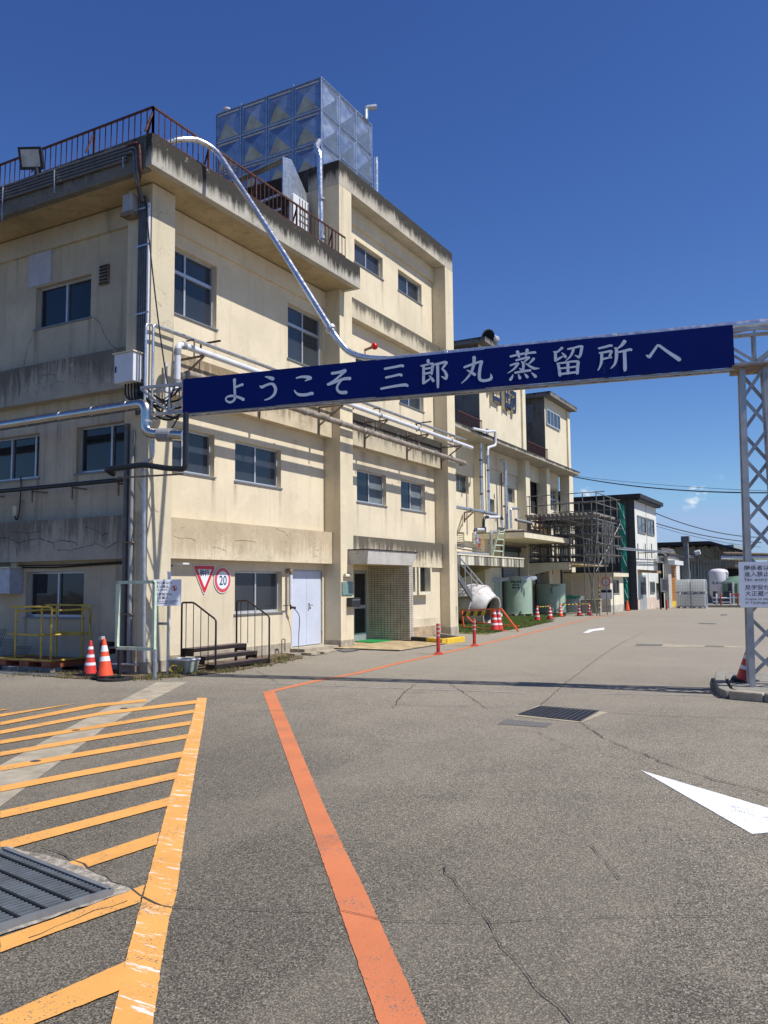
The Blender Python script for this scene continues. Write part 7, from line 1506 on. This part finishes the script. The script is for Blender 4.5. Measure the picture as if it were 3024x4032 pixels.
# ---- stacked intermediate bulk containers
I0 = gp(zo(637,1468)); I1 = gp(zo(1088,1472)); iw = 1.12; bx0 = (I0.x+I1.x)/2-iw; by0 = (I0.y+I1.y)/2; bz0 = gz(by0); ih = 1.15
def make_ibc(loc, label):
    T = thing('bulk_container', loc, label, 'container', 'caged plastic containers stacked two by two'); x, y, z = loc
    MB().box(x+.04,x+iw-.04,y+.04,y+1.0,z+.17,z+ih-.03).build('tank', M['ibc'], T, bevel=.06)
    m = MB(); m.box(x+.01,x+iw-.01,y+.01,y+1.03,z+.12,z+.165)
    for k in range(3): xx = x+.02+k*(iw-.19)/2; m.box(xx,xx+.15,y+.01,y+1.03,z,z+.12)
    m.build('pallet', M['cage'], T); m = MB(); bw = .015
    for k in range(7): xx = x+.015+(iw-.03)*k/6; m.bar((xx,y+.01,z+.16),(xx,y+.01,z+ih-.05),bw)
    for k in range(5): zz = z+.22+(ih-.30)*k/4; m.bar((x+.01,y+.005,zz),(x+iw-.01,y+.005,zz),bw); m.bar((x+iw-.005,y+.01,zz),(x+iw-.005,y+1.03,zz),bw)
    for k in range(6): yy = y+.02+1.0*k/5; m.bar((x+iw-.01,yy,z+.16),(x+iw-.01,yy,z+ih-.05),bw)
    m.build('cage', M['cage'], T)
    for k in (.25, .68): MB().quad((x+iw+.008,y+k-.13,z+.35),(x+iw+.008,y+k+.2,z+.35),(x+iw+.008,y+k+.2,z+.95),(x+iw+.008,y+k-.13,z+.95)).build('label_plate', M['galv'], T)
    return T
i0 = make_ibc((bx0,by0,bz0), 'caged white container, lower left of the stack of four')
copy_thing(i0, (iw+.03,0,0), 'caged white container, lower right of the stack of four'); copy_thing(i0, (0,0,ih), 'caged white container, upper left of the stack of four'); copy_thing(i0, (iw+.03,0,ih), 'caged white container, upper right of the stack of four')
# ---- white silo and neighbours
q = gp(zo(1300,1432)); SYL = 82.0; cx_ = on('y',SYL,zo(1290,1000)).x; rs_ = (on('y',SYL,zo(1440,1000)).x-on('y',SYL,zo(1140,1000)).x)/2; zt_ = on('y',SYL,zo(1290,855)).z; zsh = on('y',SYL,zo(1290,910)).z; zbt = on('y',SYL,zo(1290,1330)).z
si = thing('white_silo', (cx_,SYL,gz(SYL)), 'tall white domed storage tank behind the stacked containers', 'tank'); mb = MB(); hd = zt_-zsh
mb.lathe([(rs_*.2,0),(rs_*.8,.15),(rs_,.5),(rs_,zsh-zbt),(rs_*.92,zsh-zbt+hd*.45),(rs_*.6,zsh-zbt+hd*.85),(.01,zt_-zbt)], (cx_,SYL,zbt), 40); mb.build('shell', M['silo'], si, smooth=True)
for t in (.8,2.4,3.9,5.5): MB().cyl((cx_+rs_*.75*math.cos(t),SYL+rs_*.75*math.sin(t),gz(SYL)-.1),(cx_+rs_*.75*math.cos(t),SYL+rs_*.75*math.sin(t),zbt+.4),.09).build('leg', M['silo'], si)
MB().tube(elbow([(cx_+rs_*.3,SYL-rs_*.6,zt_-.25),(cx_+rs_*1.0,SYL-rs_*.5,zsh),(cx_+rs_*1.05,SYL-rs_*.5,gz(SYL)+.5)],.5), .05, 8).build('side_pipe', M['galv'], si, smooth=True)
text_mesh('4,600', .34, lambda a, b, c: Vector((cx_-.55+a, SYL-rs_*1.01, on('y',SYL,zo(1290,1095)).z+b)), 'lettering', M['sign_navy_pale'], si, 1.1)
MB().poly([(cx_-.35,SYL-rs_*1.01,on('y',SYL,zo(1260,1015)).z),(cx_+.05,SYL-rs_*1.01,on('y',SYL,zo(1260,1015)).z),(cx_-.15,SYL-rs_*1.01,on('y',SYL,zo(1260,980)).z)]).build('emblem', M['pale_green'], si)
base = gp(zo(1400,1455)); MB().box(base.x-3.5,base.x+6,base.y,base.y+9,gz(base.y)-.2,gz(base.y)+.18).build('plant_plinth', M['kerb'], ground)
for i, (xa, ya, xb, yb, m_, lb, c_) in enumerate(((1200,1205,1262,1420,'shutter_dark','dark control cabinet left of the silo legs','cabinet'),(1360,1205,1470,1430,'shutter_dark','dark grey control cabinet right of the silo legs','cabinet'),(1410,1060,1510,1210,'pvc_grey','grey cube tank on the plant platform','box'))):
    Y_ = 77.5+.8*i; a = on('y',Y_,zo(xa,ya)); b = on('y',Y_,zo(xb,yb)); T = thing('plant_cabinet', ((a.x+b.x)/2,Y_,gz(Y_)+.18), lb, c_); MB().box(a.x,b.x,Y_,Y_+.9,gz(Y_)+.15,a.z).build('case', M[m_], T, bevel=.03); MB().box(a.x+.08,b.x-.08,Y_-.012,Y_-.001,gz(Y_)+.4,a.z-.15).build('door', M['grey_cladding'], T)
a = on('y',81,zo(1440,1050)); b = on('y',81,zo(1660,1020)); gtk = thing('green_vat', (b.x,82,gz(82)), 'mint green vat with pale posts beside the silo', 'tank'); mb = MB(); mb.lathe([(1.9,0),(1.9,a.z-gz(81)-.2),(1.3,a.z-gz(81)+.35),(.05,a.z-gz(81)+.5)], (b.x-.4,82.6,gz(82)), 30); mb.build('shell', plain('mint_paint', (.13,.23,.15), .5, 0, .1, 2), gtk, smooth=True)
for x in (1515, 1590): q = on('y',80,zo(x,1070)); MB().bar((q.x,80,gz(80)),(q.x,80,q.z),.14).build('post', M['pale_green'], gtk)
rrl = thing('plant_railing', (base.x,base.y,gz(base.y)), 'red and white pipe railing round the silo platform', 'railing'); Y_ = base.y+.25
for (xa, xb, y_) in ((1205,1300,1305),(1320,1470,1308),(1480,1640,1255),(1205,1290,1365),(1480,1640,1300),(1320,1470,1372)): a = on('y',Y_,zo(xa,y_)); b = on('y',Y_,zo(xb,y_)); MB().cyl(a, b, .05, seg=8).build('rail', M['sign_white'] if y_ != 1255 else M['red_post'], rrl)
for k, x in enumerate((1255,1318,1470,1580,1640)): a = on('y',Y_,zo(x,1240)); MB().cyl((a.x,Y_,gz(Y_)),(a.x,Y_,a.z),.06,seg=8).build('post', M['red_post'] if k % 2 else M['sign_white'], rrl)
# ---- green debris net, bush
nt = thing('debris_net', (AX-.6,AY0-3,gz(60)), 'tall green debris net hung beside the scaffold', 'net'); Yn = 61.0
NA, NB = on('y',Yn,zn(1418,180)), on('y',Yn,zn(1505,230)); NC, ND = on('y',Yn,zn(1560,1480)), on('y',Yn,zn(1480,1400)); NC.z = ND.z = gz(Yn)+.6
mb = MB(); n_ = 26
for i in range(n_+1):
    t = i/n_; a, b = NA.lerp(ND, t), NB.lerp(NC, t); mb.bar(a, b, .012)
for j in range(9):
    t = j/8; a, b = NA.lerp(NB, t), ND.lerp(NC, t); mb.bar(a, b, .012)
o = mb.build('mesh_cords', M['green_net'], nt); 
n = NT('net_cloth'); tr = n.t.nodes.new('ShaderNodeBsdfTransparent'); mx = n.t.nodes.new('ShaderNodeMixShader'); mx.inputs[0].default_value = .7; n.set((.02,.36,.24), .9); n.t.links.new(tr.outputs[0], mx.inputs[1]); n.t.links.new(n.b.outputs[0], mx.inputs[2]); n.t.links.new(mx.outputs[0], n.t.nodes['Material Output'].inputs['Surface'])
mb = MB()
for i in range(12):
    for j in range(4):
        def npnt(a, b): return NA.lerp(ND, a).lerp(NB.lerp(NC, a), b)+Vector((0,.10*math.sin(a*17+b*5),0))
        mb.quad(npnt(i/12,j/4), npnt(i/12,(j+1)/4), npnt((i+1)/12,(j+1)/4), npnt((i+1)/12,j/4))
mb.build('cloth', n.m, nt)
for k in range(6): t0 = k/6; MB().cyl(NA.lerp(ND,t0)+Vector((0,-.05,0)), NB.lerp(NC,t0+.13)+Vector((0,-.05,0)), .03, seg=6).build('brace_tube', M['galv'], nt)
bh = thing('bush', (AX-.5,63,gz(63)), 'dark leafy bush growing between the hut and the annex', 'bush'); rnd = random.Random(3); mb = MB(); c = gp(zn(1600,1700)); c = Vector((c.x,62.5,gz(62)))
for k in range(2600):
    a = rnd.gauss(0,.42); b = rnd.gauss(0,.42); h = abs(rnd.gauss(.0,.75))*(1-min(.8,(a*a+b*b)))+.05; p = c+Vector((a,b,h)); s_ = rnd.uniform(.05,.11); d1 = Vector((rnd.uniform(-1,1),rnd.uniform(-1,1),rnd.uniform(-.6,1))).normalized()*s_; d2 = d1.cross(Vector((rnd.random(),rnd.random(),rnd.random()))).normalized()*s_*.5
    mb.poly([p-d1, p+d2, p+d1, p-d2])
mb.build('leaves', M['bush'], bh)
for k in range(7): MB().cyl(c, c+Vector((rnd.uniform(-.4,.4),rnd.uniform(-.4,.4),rnd.uniform(.5,1.2))), .02, .006, 6).build('stem', M['wood'], bh)
spots = [(c.x+rnd.uniform(-.9,1.6), c.y+rnd.uniform(-3.5,.8)) for _ in range(900)]; blades('verge_grass', M['weed'], spots, .06, .25, .03, 'rough grass at the foot of the green net and annex', 'grass', 3, 8)
# ---- overhead cables
def wire(label, p0, y0, p1_, y1_, drop, r_=.03):
    a = on('y', y0, p0); b = on('y', y1_, p1_); b = b+(b-a)*.25; m = MB(); m.tube(sag(a, b, drop, 20), r_, 5); return single('overhead_cable', m, M['cable'], label, 'cable', 'overhead cables', smooth=True)
wire('thick black cable from the factory eaves across the sky', zf(1195,418), YEND, (2905,1923), 48, .35, .035); wire('thin cable just above the thick factory cable', zf(1210,412), YEND, (2905,1921), 48, .15, .012)
wire('highest black cable from the annex roof to the right', zg(770,345), AY1, zg(1450,500), 80, .45, .04); wire('middle black cable from the annex wall to the right', zg(772,424), AY1, zg(1450,548), 80, .30, .04); wire('lowest thin grey cable from the annex to the right', zg(772,446), AY1, zg(1450,582), 80, .25, .02)
